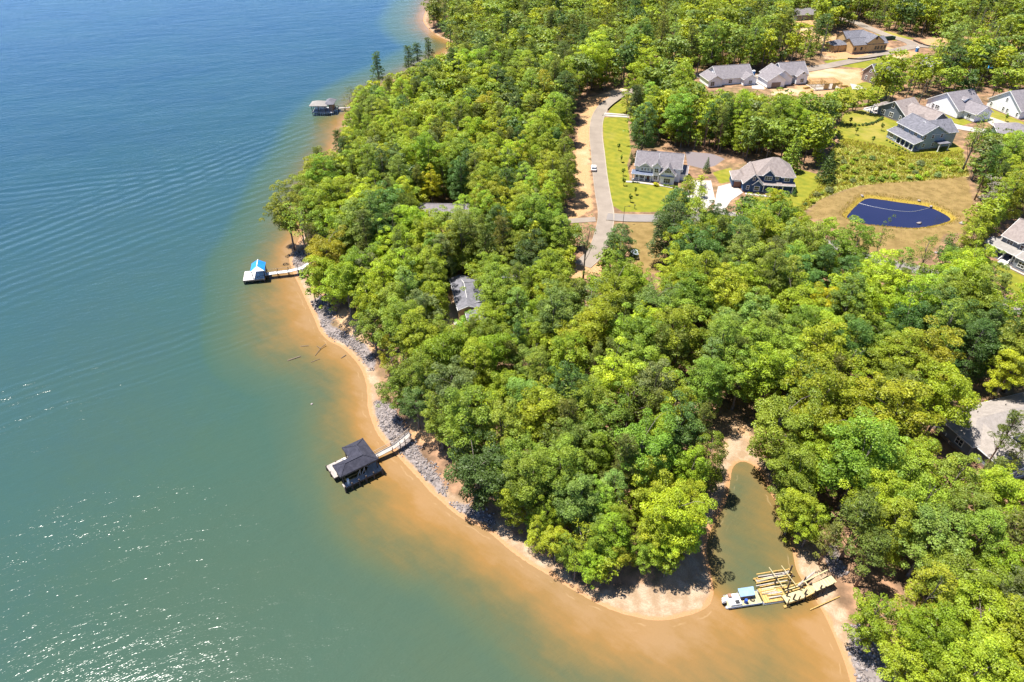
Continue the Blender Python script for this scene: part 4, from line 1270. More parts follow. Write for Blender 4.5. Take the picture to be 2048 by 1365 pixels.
        if kind in ('gx', 'gy', 'hip') and min(x1 - x0, y1 - y0) > 7:
            for f in (0.3, 0.62):
                if kind == 'gy':
                    q = (x0 + (x1 - x0) * 0.74, y0 + (y1 - y0) * f)
                    zz = e + th + (x1 + o - q[0]) * pitch
                else:
                    q = (x0 + (x1 - x0) * f, y0 + (y1 - y0) * 0.72)
                    zz = e + th + (y1 + o - q[1]) * pitch
                MB().tube([(q[0], q[1], zz - 0.1), (q[0], q[1], zz + 0.4)], 0.09, 6).build('vent_pipe', DARKT, ro)
        if kind == 'gx':
            MB().bar((a0, cm, rz + th + 0.01), (a1, cm, rz + th + 0.01), 0.32, 0.07).build('ridge_cap', mat, ro)
        return ro
    def window(s, face, u, z, w=1.0, h=1.5, at=0.0, panes=2, trim=TRIM, shutters=False):
        """face f/b: at = y of the wall, u = x; face l/r: at = x of the wall, u = y"""
        d = -1 if face in 'fl' else 1
        def BX(mb, u0, u1, z0, z1, n0, n1):
            lo, hi = sorted((at + d * n0, at + d * n1))
            if face in 'fb':
                mb.box(u0, u1, lo, hi, z0, z1)
            else:
                mb.box(lo, hi, u0, u1, z0, z1)
        f = MB()
        t_ = 0.13
        BX(f, u - w / 2 - t_, u + w / 2 + t_, z - t_, z, -0.03, 0.11)
        BX(f, u - w / 2 - t_, u + w / 2 + t_, z + h, z + h + t_ * 1.2, -0.03, 0.11)
        BX(f, u - w / 2 - t_, u - w / 2, z, z + h, -0.03, 0.11)
        BX(f, u + w / 2, u + w / 2 + t_, z, z + h, -0.03, 0.11)
        BX(f, u - w / 2, u + w / 2, z + h * 0.5 - 0.04, z + h * 0.5 + 0.04, -0.03, 0.085)
        if panes > 1:
            for k in range(1, panes):
                c = u - w / 2 + w * k / panes
                BX(f, c - 0.05, c + 0.05, z, z + h, -0.03, 0.09)
        fo = f.build('window', trim, s.root)
        for k in range(panes):
            for hh in (0, 1):
                g = MB()
                BX(g, u - w / 2 + w * k / panes + 0.03, u - w / 2 + w * (k + 1) / panes - 0.03, z + h * 0.5 * hh + 0.03, z + h * 0.5 * (hh + 1) - 0.03, -0.02, 0.05)
                g.build('pane', GLASS, fo)
        if shutters:
            for sg in (-1, 1):
                q = MB()
                c = u + sg * (w / 2 + t_ + 0.24)
                BX(q, c - 0.22, c + 0.22, z - 0.05, z + h + 0.05, -0.02, 0.07)
                q.build('shutter', DARKT, fo)
    def solid(s, name, mat, *boxes):
        m = MB()
        for b in boxes:
            m.box(*b)
        return m.build(name, mat, s.root)
    def columns(s, xs, y, z0, z1, w=0.32, mat=TRIM):
        for x in xs:
            m = MB()
            m.box(x - w / 2, x + w / 2, y - w / 2, y + w / 2, z0, z1)
            m.box(x - w * 0.7, x + w * 0.7, y - w * 0.7, y + w * 0.7, z0, z0 + 0.25)
            m.box(x - w * 0.7, x + w * 0.7, y - w * 0.7, y + w * 0.7, z1 - 0.2, z1)
            m.build('column', mat, s.root)
    def railing(s, a, b, z, mat=TRIM):
        m = MB()
        m.bar((*a, z + 0.95), (*b, z + 0.95), 0.09)
        m.bar((*a, z + 0.18), (*b, z + 0.18), 0.07)
        n = max(2, int(math.hypot(b[0] - a[0], b[1] - a[1]) / 0.35))
        for i in range(n + 1):
            x = a[0] + (b[0] - a[0]) * i / n; y = a[1] + (b[1] - a[1]) * i / n
            m.bar((x, y, z + 0.1), (x, y, z + 0.95), 0.045)
        m.build('railing', mat, s.root)

# --- white house with the dark porch roof, left of the two by the lane
h = House('white_farmhouse', 'white two storey house with grey roof and dark blue porch beside the lane', (1263, 362), (1347, 369), None)
W = h.width                                                   # about 17 m
h.block(0.9, 9.8, 1.9, 13.2, 5.9, S_WHITE, ROOF_G, 'gx', 0.66)
h.block(9.4, 20.2, 2.6, 13.6, 5.9, S_WHITE, ROOF_G, 'gx', 0.70)
h.block(2.6, 7.8, 1.6, 6.6, 5.6, S_WHITE, ROOF_G, 'gy', 0.62, 0.4, z0=3.6)
h.solid('porch_floor', MAT_CONC, (0.0, 8.4, 0.0, 1.95, -0.9, 0.42))
h.roof(0.0, 8.4, 0.1, 2.2, 3.0, ROOF_M, 'shed', 0.36, 0.35)
h.columns((0.25, 2.9, 5.4, 8.0), 0.3, 0.42, 3.0)
h.railing((0.3, 0.3), (2.9, 0.3), 0.42); h.railing((2.9, 0.3), (5.4, 0.3), 0.42)
h.block(8.5, 11.6, 0.9, 6.5, 6.6, S_WHITE, ROOF_G, 'gy', 0.9, 0.35)
h.block(11.9, 18.0, -0.9, 7.0, 4.3, S_WHITE, ROOF_G, 'gy', 1.02, 0.4)
h.solid('awning', ROOF_M, (12.1, 17.8, -1.55, -0.86, 3.55, 3.75))
h.block(18.0, 22.8, 4.6, 12.0, 3.2, S_WHITE, ROOF_G, 'gx', 0.55)
for u in (3.9, 5.2, 6.5):
    h.window('f', u, 4.25, 0.62, 0.75, 1.6, 1)
h.window('f', 8.0, 4.0, 0.7, 1.2, 1.9, 1, shutters=True)
h.window('f', 10.05, 4.1, 1.5, 1.5, 0.9); h.window('f', 10.05, 1.1, 1.5, 1.6, 0.9)
h.window('f', 15.0, 5.1, 1.1, 1.6, -0.9, 2, shutters=True); h.window('f', 15.0, 1.0, 2.6, 1.7, -0.9, 3)
h.window('f', 4.2, 1.0, 1.7, 1.6, 1.9); h.window('f', 1.9, 1.0, 0.9, 1.6, 1.9, 1)
h.window('l', 5.2, 1.2, 1.1, 1.5, 0.9); h.window('l', 9.0, 1.2, 1.1, 1.5, 0.9); h.window('l', 7.5, 4.6, 1.1, 1.4, 0.9)
h.solid('door', DOORC, (6.3, 7.3, 1.84, 1.92, 0.44, 2.6))
h.block(19.0, 21.0, 5.0, 8.0, 4.9, S_WHITE, ROOF_G, 'gy', 0.8, 0.3, z0=3.4)
h.window('f', 20.0, 3.75, 0.8, 1.0, 5.0, 1)
h.root.scale = (W / 18.0, W / 18.0, 0.93)
h.spot(9, 5, 12)
# --- navy house
h = House('navy_house', 'navy blue house with taupe hip roof and white trim beside the concrete drive', (1484, 384), (1586, 389), None)
h.block(4.8, 19.4, 2.4, 14.6, 6.1, S_NAVY, ROOF_T, 'hip', 0.72, 0.5)
h.block(0.0, 7.2, 0.0, 12.0, 3.6, S_NAVY, ROOF_T, 'gy', 0.95, 0.45)
h.block(3.5, 7.0, -0.35, 3.0, 3.4, S_NAVY, ROOF_T, 'gy', 0.85, 0.35)
h.block(-3.6, 1.6, 3.6, 11.4, 3.4, S_NAVY, ROOF_T, 'hip', 0.6, 0.5)
h.block(7.4, 11.4, 1.8, 6.5, 6.3, S_NAVY, ROOF_T, 'gy', 0.95, 0.4)
h.block(14.6, 18.9, 1.8, 6.5, 5.9, S_NAVY, ROOF_T, 'hip', 0.8, 0.4)
h.roof(7.3, 19.6, 0.3, 2.5, 3.05, ROOF_T, 'shed', 0.3, 0.3)
h.solid('porch_floor', MAT_CONC, (7.3, 19.6, 0.3, 2.4, -0.9, 0.4))
h.columns((8.0, 11.5, 15.4, 19.3), 0.45, 0.4, 3.05)
h.window('f', 9.4, 4.35, 2.6, 1.4, 1.8, 3); h.window('f', 1.8, 1.2, 0.9, 1.3, 0.0, 1); h.window('f', 5.25, 0.9, 1.9, 1.6, -0.35, 1); h.window('f', 3.6, 4.6, 0.75, 1.2, 0.0, 1)
h.window('f', 12.9, 4.3, 1.1, 1.4, 2.4); h.window('f', 16.6, 4.2, 1.9, 1.4, 1.8); h.window('r', 5.0, 4.2, 1.1, 1.5, 19.4); h.window('r', 9.0, 1.2, 1.4, 1.5, 19.4); h.window('f', 14.0, 1.0, 1.8, 1.6, 2.4)
h.solid('door', DOORC, (10.6, 11.6, 2.33, 2.42, 0.42, 2.6))
h.solid('garage_door', DOORC, (-3.1, 0.0 - 0.25, 3.5, 3.62, 0.1, 2.5))
h.solid('garage_header', TRIM, (-3.2, -0.15, 3.46, 3.61, 2.5, 2.72))
_s = h.width / 19.8
h.root.scale = (_s, _s, 0.95)
h.spot(9, 7, 13); h.spot(-1, 7, 8)
# --- blue grey house with the long screened porch
h = House('blue_grey_house', 'blue grey two storey house with long porch facing the green lawn', (1772, 275), (1823, 304), None)
L = h.width
h.block(0.3, L - 0.6, 3.2, 14.0, 6.2, S_BLUEG, ROOF_D, 'gx', 0.55)
h.block(3.0, L - 1.0, 8.0, 19.0, 6.0, S_BLUEG, ROOF_D, 'gy', 0.55)
h.roof(0.0, L, 0.0, 3.4, 3.1, ROOF_D, 'shed', 0.33, 0.4)
h.solid('porch_floor', MAT_CONC, (0, L, 0, 3.3, -0.9, 0.3))
h.block(0.0, L * 0.33, 0.05, 3.3, 3.0, S_BLUEG, None, 'flat')
h.columns([L * (0.36 + 0.16 * k) for k in range(4)] + [L - 0.25], 0.2, 0.3, 3.1, 0.34)
for k in range(3):
    h.window('f', 1.5 + k * 1.15, 4.55, 0.85, 1.2, 3.2, 1)
h.window('f', L * 0.5, 4.55, 0.7, 1.0, 3.2, 1); h.window('f', L * 0.72, 4.5, 1.7, 1.3, 3.2, 2); h.window('f', L * 0.17, 1.1, 1.7, 1.4, 0.05, 2); h.window('f', L * 0.93, 4.5, 0.8, 1.3, 3.2, 1)
h.window('r', 4.5, 4.4, 0.9, 1.5, L - 0.6, 1); h.window('r', 8.0, 4.4, 1.0, 1.6, L - 0.6, 1); h.window('r', 12.0, 4.4, 1.0, 1.6, L - 0.6, 1); h.window('r', 5.0, 1.2, 0.8, 1.3, L - 0.6, 1); h.window('r', 9.2, 1.2, 0.8, 1.3, L - 0.6, 1)
h.solid('side_porch_roof', ROOF_D, (L - 0.6, L + 2.6, 9.5, 14.5, 2.9, 3.15))
h.columns((L + 2.3,), 9.8, 0.0, 2.9, 0.3); h.columns((L + 2.3,), 14.2, 0.0, 2.9, 0.3)
h.spot(L / 2, 9, 14)
# --- charcoal house behind it
h = House('charcoal_house', 'charcoal gabled house with taupe roof and white patio behind the lawn', (1752, 228), (1806, 248), None)
L = h.width
h.block(0.5, L, 0.0, 11.0, 3.4, S_DARK, ROOF_T, 'gy', 0.62)
h.block(L - 3, L + 10.5, 1.5, 12.0, 3.6, S_DARK, ROOF_T, 'gx', 0.6)
h.block(L + 2.0, L + 8.0, -1.0, 7.0, 3.4, S_DARK, ROOF_T, 'gy', 0.6)
h.roof(-3.2, 1.0, 1.0, 9.0, 3.0, ROOF_T, 'hip', 0.35)
h.columns((-2.8, -0.6), 1.3, 0.0, 2.9)
h.solid('patio', MAT_CONC, (-6.0, 0.4, -0.8, 7.5, -0.6, 0.22)); h.solid('patio_wall', TRIM, (-6.2, -5.9, -1.0, 7.6, -0.5, 0.7), (-6.2, -1.0, -1.0, -0.75, -0.5, 0.7))
h.window('f', L * 0.5, 4.6, 1.1, 1.7, 0.0, 1); h.window('f', L * 0.22, 1.0, 1.8, 1.7, 0.0, 2); h.window('f', L * 0.52, 1.0, 1.8, 1.7, 0.0, 2); h.window('f', L * 0.85, 1.1, 0.8, 1.5, 0.0, 1); h.window('f', L + 5, 1.0, 1.6, 1.5, -1.0, 2)
h.spot(L / 2, 5, 12); h.spot(L + 5, 6, 9)
# --- two white houses at the upper right
h = House('white_gabled_house', 'white house with broad grey roof and raised skylight behind the charcoal house', (1851, 213), (1912, 238), None)
L = h.width
h.block(0.0, L, 0.0, 14.0, 3.5, S_WHITE, ROOF_G, 'gy', 0.62)
h.block(L - 5, L + 6.0, 3.0, 12.0, 3.5, S_WHITE, ROOF_G, 'gx', 0.6)
h.block(L * 0.55, L * 0.55 + 4.2, 5.0, 9.0, 6.4, S_WHITE, ROOF_G, 'gx', 0.35, 0.3, z0=3.0)
for u in (0.22, 0.32, 0.38):
    h.window('f', L * u, 1.1, 0.8, 1.4, 0.0, 1)
h.window('r', 5.0, 1.0, 1.3, 1.5, L, 2); h.window('f', L + 3, 1.0, 1.6, 1.5, 3.0, 2)
h.spot(L / 2, 7, 13)
h = House('white_gabled_house', 'white gabled house at the far right edge beside the other white house', (1972, 213), (2036, 239), None)
L = h.width
h.block(0.0, L, 0.0, 14.0, 3.6, S_WHITE, ROOF_G, 'gy', 0.66)
h.block(L - 6, L + 7.0, 3.0, 12.0, 3.6, S_WHITE, ROOF_G, 'gx', 0.6)
for u in (0.12, 0.5, 0.62, 0.92):
    h.window('f', L * u, 1.1, 0.8, 1.4, 0.0, 1)
h.window('f', L * 0.5, 5.2, 0.8, 1.2, 0.0, 1)
h.spot(L / 2, 7, 13)
# --- unfinished tan house
h = House('unfinished_house', 'unfinished tan sheathed house with dark grey roof on bare dirt', (1703, 109), (1770, 103), None)
L = h.width
h.block(0.0, L, 0.0, 9.5, 4.6, S_TAN, ROOF_D, 'gx', 0.5, trim=False)
h.block(L * 0.38, L * 0.86, -0.3, 12.0, 5.6, S_TAN, ROOF_D, 'gy', 0.62, trim=False)
h.block(1.0, L * 0.62, 8.0, 17.0, 6.0, S_TAN, ROOF_D, 'gx', 0.62, trim=False)
h.block(-8.0, 1.0, 6.0, 13.0, 3.6, S_TAN, ROOF_D, 'hip', 0.5, trim=False)
h.columns((-7.6, -4.4), 5.6, 0, 3.5, 0.4, S_TAN)
h.window('f', L * 0.62, 7.0, 1.0, 1.4, -0.3, 1, DARKT)
for u in (0.07, 0.25, 0.66, 0.74, 0.84, 0.95):
    h.window('f', L * u, 1.9, 0.8, 1.3, -0.3 if 0.38 < u < 0.86 else 0.0, 1, DARKT)
h.solid('foundation_wall', BRICK, (-0.1, L + 0.1, -0.36, 0.0, -1.0, 0.8))
h.spot(L / 2, 8, 15)
# --- grey roofed pair on the construction road
h = House('grey_roof_house', 'long grey roofed white house left of the pair on the back road', (1416, 176), (1506, 168), None)
L = h.width
h.block(0.0, 7.0, 0.0, 10.0, 3.4, S_WHITE, ROOF_G, 'gy', 0.55)
h.block(5.0, L, 1.5, 14.0, 3.6, S_WHITE, ROOF_G, 'gx', 0.62)
h.block(L - 6, L + 0.5, -1.5, 8.0, 3.4, S_WHITE, ROOF_G, 'gy', 0.6)
h.window('f', 2.0, 0.8, 1.8, 1.8, 0.0, 2); h.window('f', L - 2.5, 1.0, 1.6, 1.5, -1.5, 2); h.window('f', 12.0, 1.0, 1.6, 1.5, 1.5, 2)
h.spot(L / 2, 7, 14)
h = House('grey_roof_house', 'many gabled grey roofed house right of the pair on the back road', (1534, 178), (1622, 172), None)
L = h.width
h.block(0.0, 9.0, 0.5, 10.0, 3.5, S_WHITE, ROOF_G, 'gy', 0.62)
h.block(3.5, 14.0, 3.0, 15.0, 3.6, S_WHITE, ROOF_G, 'gy', 0.66)
h.block(10.0, L, 5.0, 17.0, 4.4, S_BLUEG, ROOF_G, 'gx', 0.66)
h.block(L - 6.5, L - 1.0, 3.0, 9.0, 4.2, S_WHITE, ROOF_G, 'gy', 0.7)
h.solid('garage_door', S_BROWN, (2.2, 6.8, 0.4, 0.52, 0.1, 2.6))
h.window('f', L - 3.6, 1.2, 1.6, 1.5, 3.0, 2); h.window('f', L - 3.6, 5.0, 0.8, 1.0, 3.0, 1)
h.spot(L / 2, 8, 14)
h = House('brown_gabled_house', 'brown gabled house half hidden by trees right of the timber framing', (1722, 160), (1748, 170), None)
L = h.width
h.block(0.0, L, 0.0, 14.0, 4.6, S_BROWN, ROOF_D, 'gy', 0.9)
h.window('f', L * 0.3, 1.2, 1.2, 1.5, 0.0, 1); h.window('f', L * 0.72, 1.0, 1.3, 1.6, 0.0, 1); h.window('f', L * 0.5, 4.8, 1.0, 1.3, 0.0, 1)
h.spot(L / 2, 7, 10)
# --- houses hidden in the upper right trees
for (pa, pb, lab, sw) in (((1835, 142), (1868, 150), 'small white walled house half hidden by tall trees at upper right', S_WHITE),
                          ((1916, 132), (1956, 138), 'white house among the trees left of the blue covered pool', S_WHITE),
                          ((2000, 134), (2060, 142), 'pale house at the right edge behind the blue covered pool', S_BLUEG)):
    h = House('hidden_house', lab, pa, pb, None)
    L = h.width
    h.block(0, L, 0, 10, 3.6, sw, ROOF_G, 'gx', 0.6)
    h.window('f', L * 0.3, 1.0, 1.2, 1.5, 0.0, 1); h.window('f', L * 0.7, 1.0, 1.2, 1.5, 0.0, 1)
    h.spot(L / 2, 5, 8)
h = House('low_house', 'low grey roofed house at right behind the tall open tree', (1990, 282), (2060, 290), None)
L = h.width
h.block(0, L, 0, 11, 3.4, S_DARK, ROOF_G, 'hip', 0.5)
h.window('f', L * 0.25, 1.0, 1.6, 1.5, 0.0, 2); h.window('f', L * 0.6, 1.0, 1.6, 1.5, 0.0, 2)
h.spot(L / 2, 6, 11)
# --- porch house at the right edge
h = House('porch_house', 'grey blue house with pale wraparound porch and white steps at right edge', (1969, 506), (2056, 548), None)
L = h.width
h.block(1.8, L + 6, 2.2, 13.0, 6.4, S_GREY, ROOF_T, 'gx', 0.72)
h.block(7.0, 13.0, 1.8, 8.0, 6.4, S_GREY, ROOF_T, 'gy', 0.75)
h.roof(-0.6, L * 0.68, -0.4, 2.4, 3.6, ROOF_P, 'shed', 0.32, 0.4)
h.roof(-0.6, 1.9, 2.2, 9.0, 3.6, ROOF_P, 'hip', 0.3, 0.2)
h.solid('porch_floor', paint('porch_paint', (0.22, 0.22, 0.25), 0.7), (-0.4, L * 0.66, -0.2, 2.3, -0.9, 0.95), (-0.4, 1.9, 2.3, 8.8, -0.9, 0.95))
h.columns((-0.2, 2.6, 5.0, 7.6, L * 0.64), 0.0, 0.95, 3.6, 0.3)
h.railing((-0.2, 0.0), (2.6, 0.0), 0.95); h.railing((-0.2, 0.0), (-0.2, 6.0), 0.95); h.railing((7.6, 0.0), (L * 0.64, 0.0), 0.95)
h.solid('steps', TRIM, *[(5.1, 7.4, -0.2 - 0.34 * (k + 1), -0.2 - 0.34 * k, -0.6, 0.95 - 0.18 * (k + 1)) for k in range(5)])
m = MB(); m.bar((5.05, -0.2, 1.9), (5.05, -2.0, 0.95), 0.12, 0.2); m.bar((7.45, -0.2, 1.9), (7.45, -2.0, 0.95), 0.12, 0.2); m.build('stair_rail', TRIM, h.root)
h.block(L * 0.68, L + 4, -1.0, 6.0, 3.6, S_GREY, ROOF_P, 'shed', 0.35, 0.3)
h.window('f', 4.2, 4.6, 1.7, 1.4, 2.2, 2); h.window('f', 7.9, 4.5, 0.9, 1.5, 1.8, 1); h.window('f', 10.0, 4.5, 0.9, 1.5, 1.8, 1); h.window('f', 12.0, 4.5, 0.9, 1.5, 1.8, 1); h.window('f', 10.0, 6.9, 0.7, 1.1, 1.8, 1)
h.window('f', 3.6, 1.6, 1.6, 1.6, 2.2, 2); h.window('f', 9.0, 1.6, 1.6, 1.6, 2.2, 2); h.window('f', L * 0.68 + 2.0, 1.2, 1.8, 1.6, -1.0, 2)
h.solid('door', DARKT, (5.7, 6.9, 2.1, 2.22, 1.0, 3.1))
h.spot(8, 6, 13)
# --- large roof at the lower right
h = House('tan_roof_house', 'large taupe hip roofed house at the right edge behind the pine', (1951, 912), (2090, 905), None)
_a = at_z(1925, 828, 8.2); _b = at_z(1948, 890, 8.2); _c = at_z(2048, 797, 8.2)
h.yaw = math.atan2(_c[1] - _a[1], _c[0] - _a[0])
_L = math.dist(_a, _b)
h.a = (_b[0], _b[1], tz(_b[0] + 8, _b[1] + 2))
h.root.location = h.a
h.root.rotation_euler = (0, 0, h.yaw)
h.block(0.3, 24.0, 0.3, max(8.0, _L), 3.4, S_GREY, ROOF_B, 'hip', 0.42, 0.5)
h.block(1.5, 9.5, -7.5, 3.5, 3.1, S_GREY, ROOF_B, 'gy', 0.42, 0.45)
h.window('f', 5.0, 1.0, 1.6, 1.5, -7.5, 2); h.window('l', 3.0, 1.0, 1.6, 1.5, 0.3, 2)
h.spot(4, 3, 8); h.spot(13, 4, 10); h.spot(6, -5, 7)
# --- dark roof near the shore, and the grey roof deeper in the wood
h = House('dark_roof_house', 'charcoal roofed house half hidden by oaks above the stone bank', (918, 640), (990, 628), None)
L = h.width
h.block(0.0, 5.0, -1.0, 14.0, 4.0, S_TAN, ROOF_D, 'gy', 0.35, 0.35)
h.block(3.2, 17.0, 1.5, 13.0, 4.4, S_GREY, ROOF_D, 'gx', 0.4)
h.block(2.0, 15.0, -5.0, 3.0, 3.2, S_GREY, ROOF_D, 'hip', 0.3)
h.solid('terrace', MAT_CONC, (-1.6, 4.6, -2.6, -1.1, -0.8, 0.4))
h.window('l', 3.0, 1.2, 1.8, 1.8, 0.0, 2); h.window('l', 8.0, 1.2, 1.8, 1.8, 0.0, 2)
h.spot(3, 5, 7); h.spot(10, 5, 7.5); h.spot(14, 6, 6)
h = House('grey_wood_house', 'long low grey roofed house mostly hidden in the wood', (838, 452), (934, 448), None)
L = h.width
h.block(0.0, L, 0.0, 9.0, 3.4, S_GREY, ROOF_G, 'gx', 0.5)
h.block(L * 0.55, L * 0.85, -3.0, 4.0, 3.2, S_GREY, ROOF_G, 'gy', 0.5)
h.window('f', L * 0.2, 1.0, 1.6, 1.5, 0.0, 2); h.window('f', L * 0.42, 1.0, 1.6, 1.5, 0.0, 2); h.window('f', L * 0.7, 1.0, 1.6, 1.5, -3.0, 2)
h.spot(L * 0.25, 4, 6.5); h.spot(L * 0.6, 3, 7); h.spot(L * 0.9, 4, 6)
h = House('wood_cottage', 'small white walled cottage glimpsed between dark trees', (940, 166), (958, 164), None)
h.block(0, h.width + 3, 0, 7, 3.2, S_WHITE, ROOF_G, 'gy', 0.7)
h.window('f', 1.4, 1.0, 0.9, 1.4, 0.0, 1); h.window('f', 3.6, 1.0, 0.9, 1.4, 0.0, 1)
h.spot(2, 3, 6)
h = House('far_house', 'grey roofed house glimpsed in the far wood at top', (1592, 42), (1622, 40), None)
h.block(0, h.width + 3, 0, 9, 3.4, S_GREY, ROOF_G, 'gx', 0.6)
h.window('f', 2.4, 1.0, 1.4, 1.5, 0.0, 2); h.window('f', 6.4, 1.0, 1.4, 1.5, 0.0, 2)
h.spot(5, 4, 9)
h = House('garden_shed', 'small brown roofed shed by the dirt turning area', (1108, 566), (1122, 562), None, cat='shed')
h.block(0, 2.6, 0, 2.4, 2.0, S_BROWN, ROOF_T, 'gx', 0.5, 0.3)
h.solid('door', DOORC, (0.9, 1.7, -0.06, 0.02, 0.36, 1.9))
h.spot(1.3, 1.2, 3)
# ------------------------------------------------------------------ docks and boats
def planks(name, lo, hi, rough=0.8):
    t = NT(name)
    p = t.objc()
    sep = t.n('SeparateXYZ')
    t.put(sep.inputs[0], p)
    b = t.math('FLOOR', t.math('MULTIPLY', sep.outputs[0], 7.0))
    wn_ = t.n('TexWhiteNoise', noise_dimensions='1D')
    t.put(wn_.inputs['W'], b)
    n = t.noise(3.0, t.scaled(p, (1, 0.3, 1)), 3)
    c = t.mix(wn_.outputs[0], lo, hi)
    c = t.mix(t.math('MULTIPLY', t.range(n, 0.4, 0.7), 0.4), c, tuple(x * 0.7 for x in lo))
    return t.done(t.bsdf(c, rough, 0, 0.2))
DECK_PALE = planks('weathered_pale_decking', (0.27, 0.24, 0.22), (0.37, 0.33, 0.30))
DECK_GREY = planks('grey_composite_decking', (0.34, 0.34, 0.36), (0.43, 0.43, 0.45))
DECK_WHITE = planks('white_decking', (0.52, 0.51, 0.50), (0.62, 0.61, 0.60))
PINE = planks('fresh_pine_lumber', (0.33, 0.20, 0.06), (0.46, 0.32, 0.115))
PINE_GREEN = planks('treated_pale_lumber', (0.36, 0.30, 0.16), (0.46, 0.40, 0.24))
PILE = paint('dark_piling', (0.07, 0.05, 0.04), 0.85, 0.3, 3)
PILE_PALE = paint('weathered_piling', (0.22, 0.17, 0.13), 0.85, 0.3, 3)
ROOF_NAVY = shingle('black_blue_shingles', (0.024, 0.024, 0.036), (0.044, 0.043, 0.060))
BLUE_ROOF = paint('bright_blue_metal_roof', (0.02, 0.19, 0.55), 0.35, 0.12, 1.0)
WHITE_PLAST = paint('white_plastic', (0.74, 0.74, 0.74), 0.45, 0.05)
def pile(parent, x, y, top, bot=-3.0, r=0.15, mat=None):
    m = MB().tube([(x, y, bot), (x, y, top)], r, 8)
    return m.build('piling', mat or PILE, parent)
# --- black roofed boathouse
O = at_z(688, 975, 1.3)
B = at_z(760, 939.5, 1.3)
yaw = math.atan2(B[1] - O[1], B[0] - O[0])
bh = empty('boathouse', (*O, 0.0), yaw)
tag(bh, 'black hip roofed boathouse over an open boat slip on dark pilings', 'boathouse')
dz0, dz1 = 1.18, 1.34
m = MB()
m.box(0.0, 8.6, -0.35, 0.95, dz0, dz1)
m.box(6.4, 8.6, 0.95, 3.4, dz0, dz1)
m.box(-0.6, 8.6, 3.4, 7.5, dz0, dz1)
m.add([(6.4, 0.95, dz0), (6.4, 2.0, dz0), (5.2, 0.95, dz0), (6.4, 0.95, dz1), (6.4, 2.0, dz1), (5.2, 0.95, dz1)], [(0, 1, 2), (5, 4, 3), (0, 3, 4, 1), (1, 4, 5, 2), (2, 5, 3, 0)])
m.add([(6.4, 3.4, dz0), (5.2, 3.4, dz0), (6.4, 2.4, dz0), (6.4, 3.4, dz1), (5.2, 3.4, dz1), (6.4, 2.4, dz1)], [(0, 1, 2), (5, 4, 3), (0, 3, 4, 1), (1, 4, 5, 2), (2, 5, 3, 0)])
dk = m.build('deck', DECK_PALE, bh)
m = MB()
for a, b in (((0, -0.38), (8.6, -0.38)), ((8.63, -0.35), (8.63, 7.5)), ((-0.63, 3.4), (-0.63, 7.5)), ((0.0, 0.98), (5.2, 0.98)), ((-0.6, 3.37), (5.2, 3.37)), ((-0.6, 7.53), (8.6, 7.53))):
    m.bar((*a, dz0 - 0.09), (*b, dz0 - 0.09), 0.09, 0.34)
m.build('rim_joist', PILE, dk)
for x in (0.1, 1.6, 3.2, 4.8, 6.5, 8.45):
    pile(bh, x, -0.5, 2.05 if x not in (0.1,) else 1.9)
    pile(bh, x, -0.12, 1.1, r=0.1, mat=PILE_PALE)
for x, y in ((-0.6, 7.5), (-0.6, 5.4), (1.5, 7.5), (8.6, 2.2)):
    pile(bh, x, y, 1.45)
for x, y in ((0.35, 0.75), (0.35, 3.75), (3.9, 7.2), (8.0, 7.2), (8.0, 0.75), (4.2, 3.75), (8.0, 3.8), (3.9, 5.4)):
    pile(bh, x, y, 4.15, r=0.13)
ev, rg, th = 4.02, 5.1, 0.14
E_ = [(-0.15, 0.35), (8.35, 0.35), (8.35, 7.7), (3.55, 7.7), (3.55, 4.25), (-0.15, 4.25)]
R_ = [(1.9, 2.3), (5.95, 2.3), (5.95, 5.5)]
vs = [(*p, ev + th) for p in E_] + [(*p, rg + th) for p in R_] + [(*p, ev) for p in E_]
fs = [(0, 1, 7, 6), (1, 2, 8, 7), (2, 3, 8), (3, 4, 7, 8), (4, 5, 6, 7), (5, 0, 6), (14, 13, 12, 11, 10, 9)] + [(i, i + 9, (i + 1) % 6 + 9, (i + 1) % 6) for i in range(6)]
rf = MB().add(vs, fs).build('roof', ROOF_NAVY, bh)
m = MB()
m.bar((*R_[0], rg + th + 0.02), (*R_[1], rg + th + 0.02), 0.28, 0.06); m.bar((*R_[1], rg + th + 0.02), (*R_[2], rg + th + 0.02), 0.28, 0.06)
for e, r in ((0, 0), (5, 0), (1, 1), (2, 2), (3, 2)):
    m.bar((*E_[e], ev + th + 0.02), (*R_[r], rg + th + 0.02), 0.24, 0.05)
m.build('ridge_cap', ROOF_NAVY, rf)
m = MB()
for i in range(6):
    a, b = E_[i], E_[(i + 1) % 6]
    m.bar((*a, ev - 0.1), (*b, ev - 0.1), 0.12, 0.24)
m.build('roof_beam', DARKT, rf)
m = MB()
for x in (3.4, 4.4):
    m.bar((x, 0.8, 1.4), (x + 0.8, 0.8, 3.0), 0.12); m.bar((x + 0.8, 0.8, 1.4), (x + 0.8, 0.8, 3.9), 0.12)
m.build('brace', DECK_PALE, bh)
m = MB()
m.box(1.2, 4.4, 1.5, 1.72, 0.55, 0.7); m.box(1.2, 4.4, 2.3, 2.52, 0.55, 0.7); m.bar((1.4, 1.1, 0.5), (1.4, 3.2, 0.5), 0.14); m.bar((4.2, 1.1, 0.5), (4.2, 3.2, 0.5), 0.14)
m.build('boat_lift', PINE, bh)
m = MB(); m.box(1.0, 1.35, 0.15, 0.5, 1.34, 2.5); m.box(0.95, 1.4, 0.1, 0.55, 2.5, 2.62); m.build('lift_post', WHITE_PLAST, bh)
wk = MB()
path_ = [(8.62, 3.9, 1.34), (13.6, 3.75, 1.75), (15.8, 4.0, 2.2), (17.9, 4.3, 2.75)]
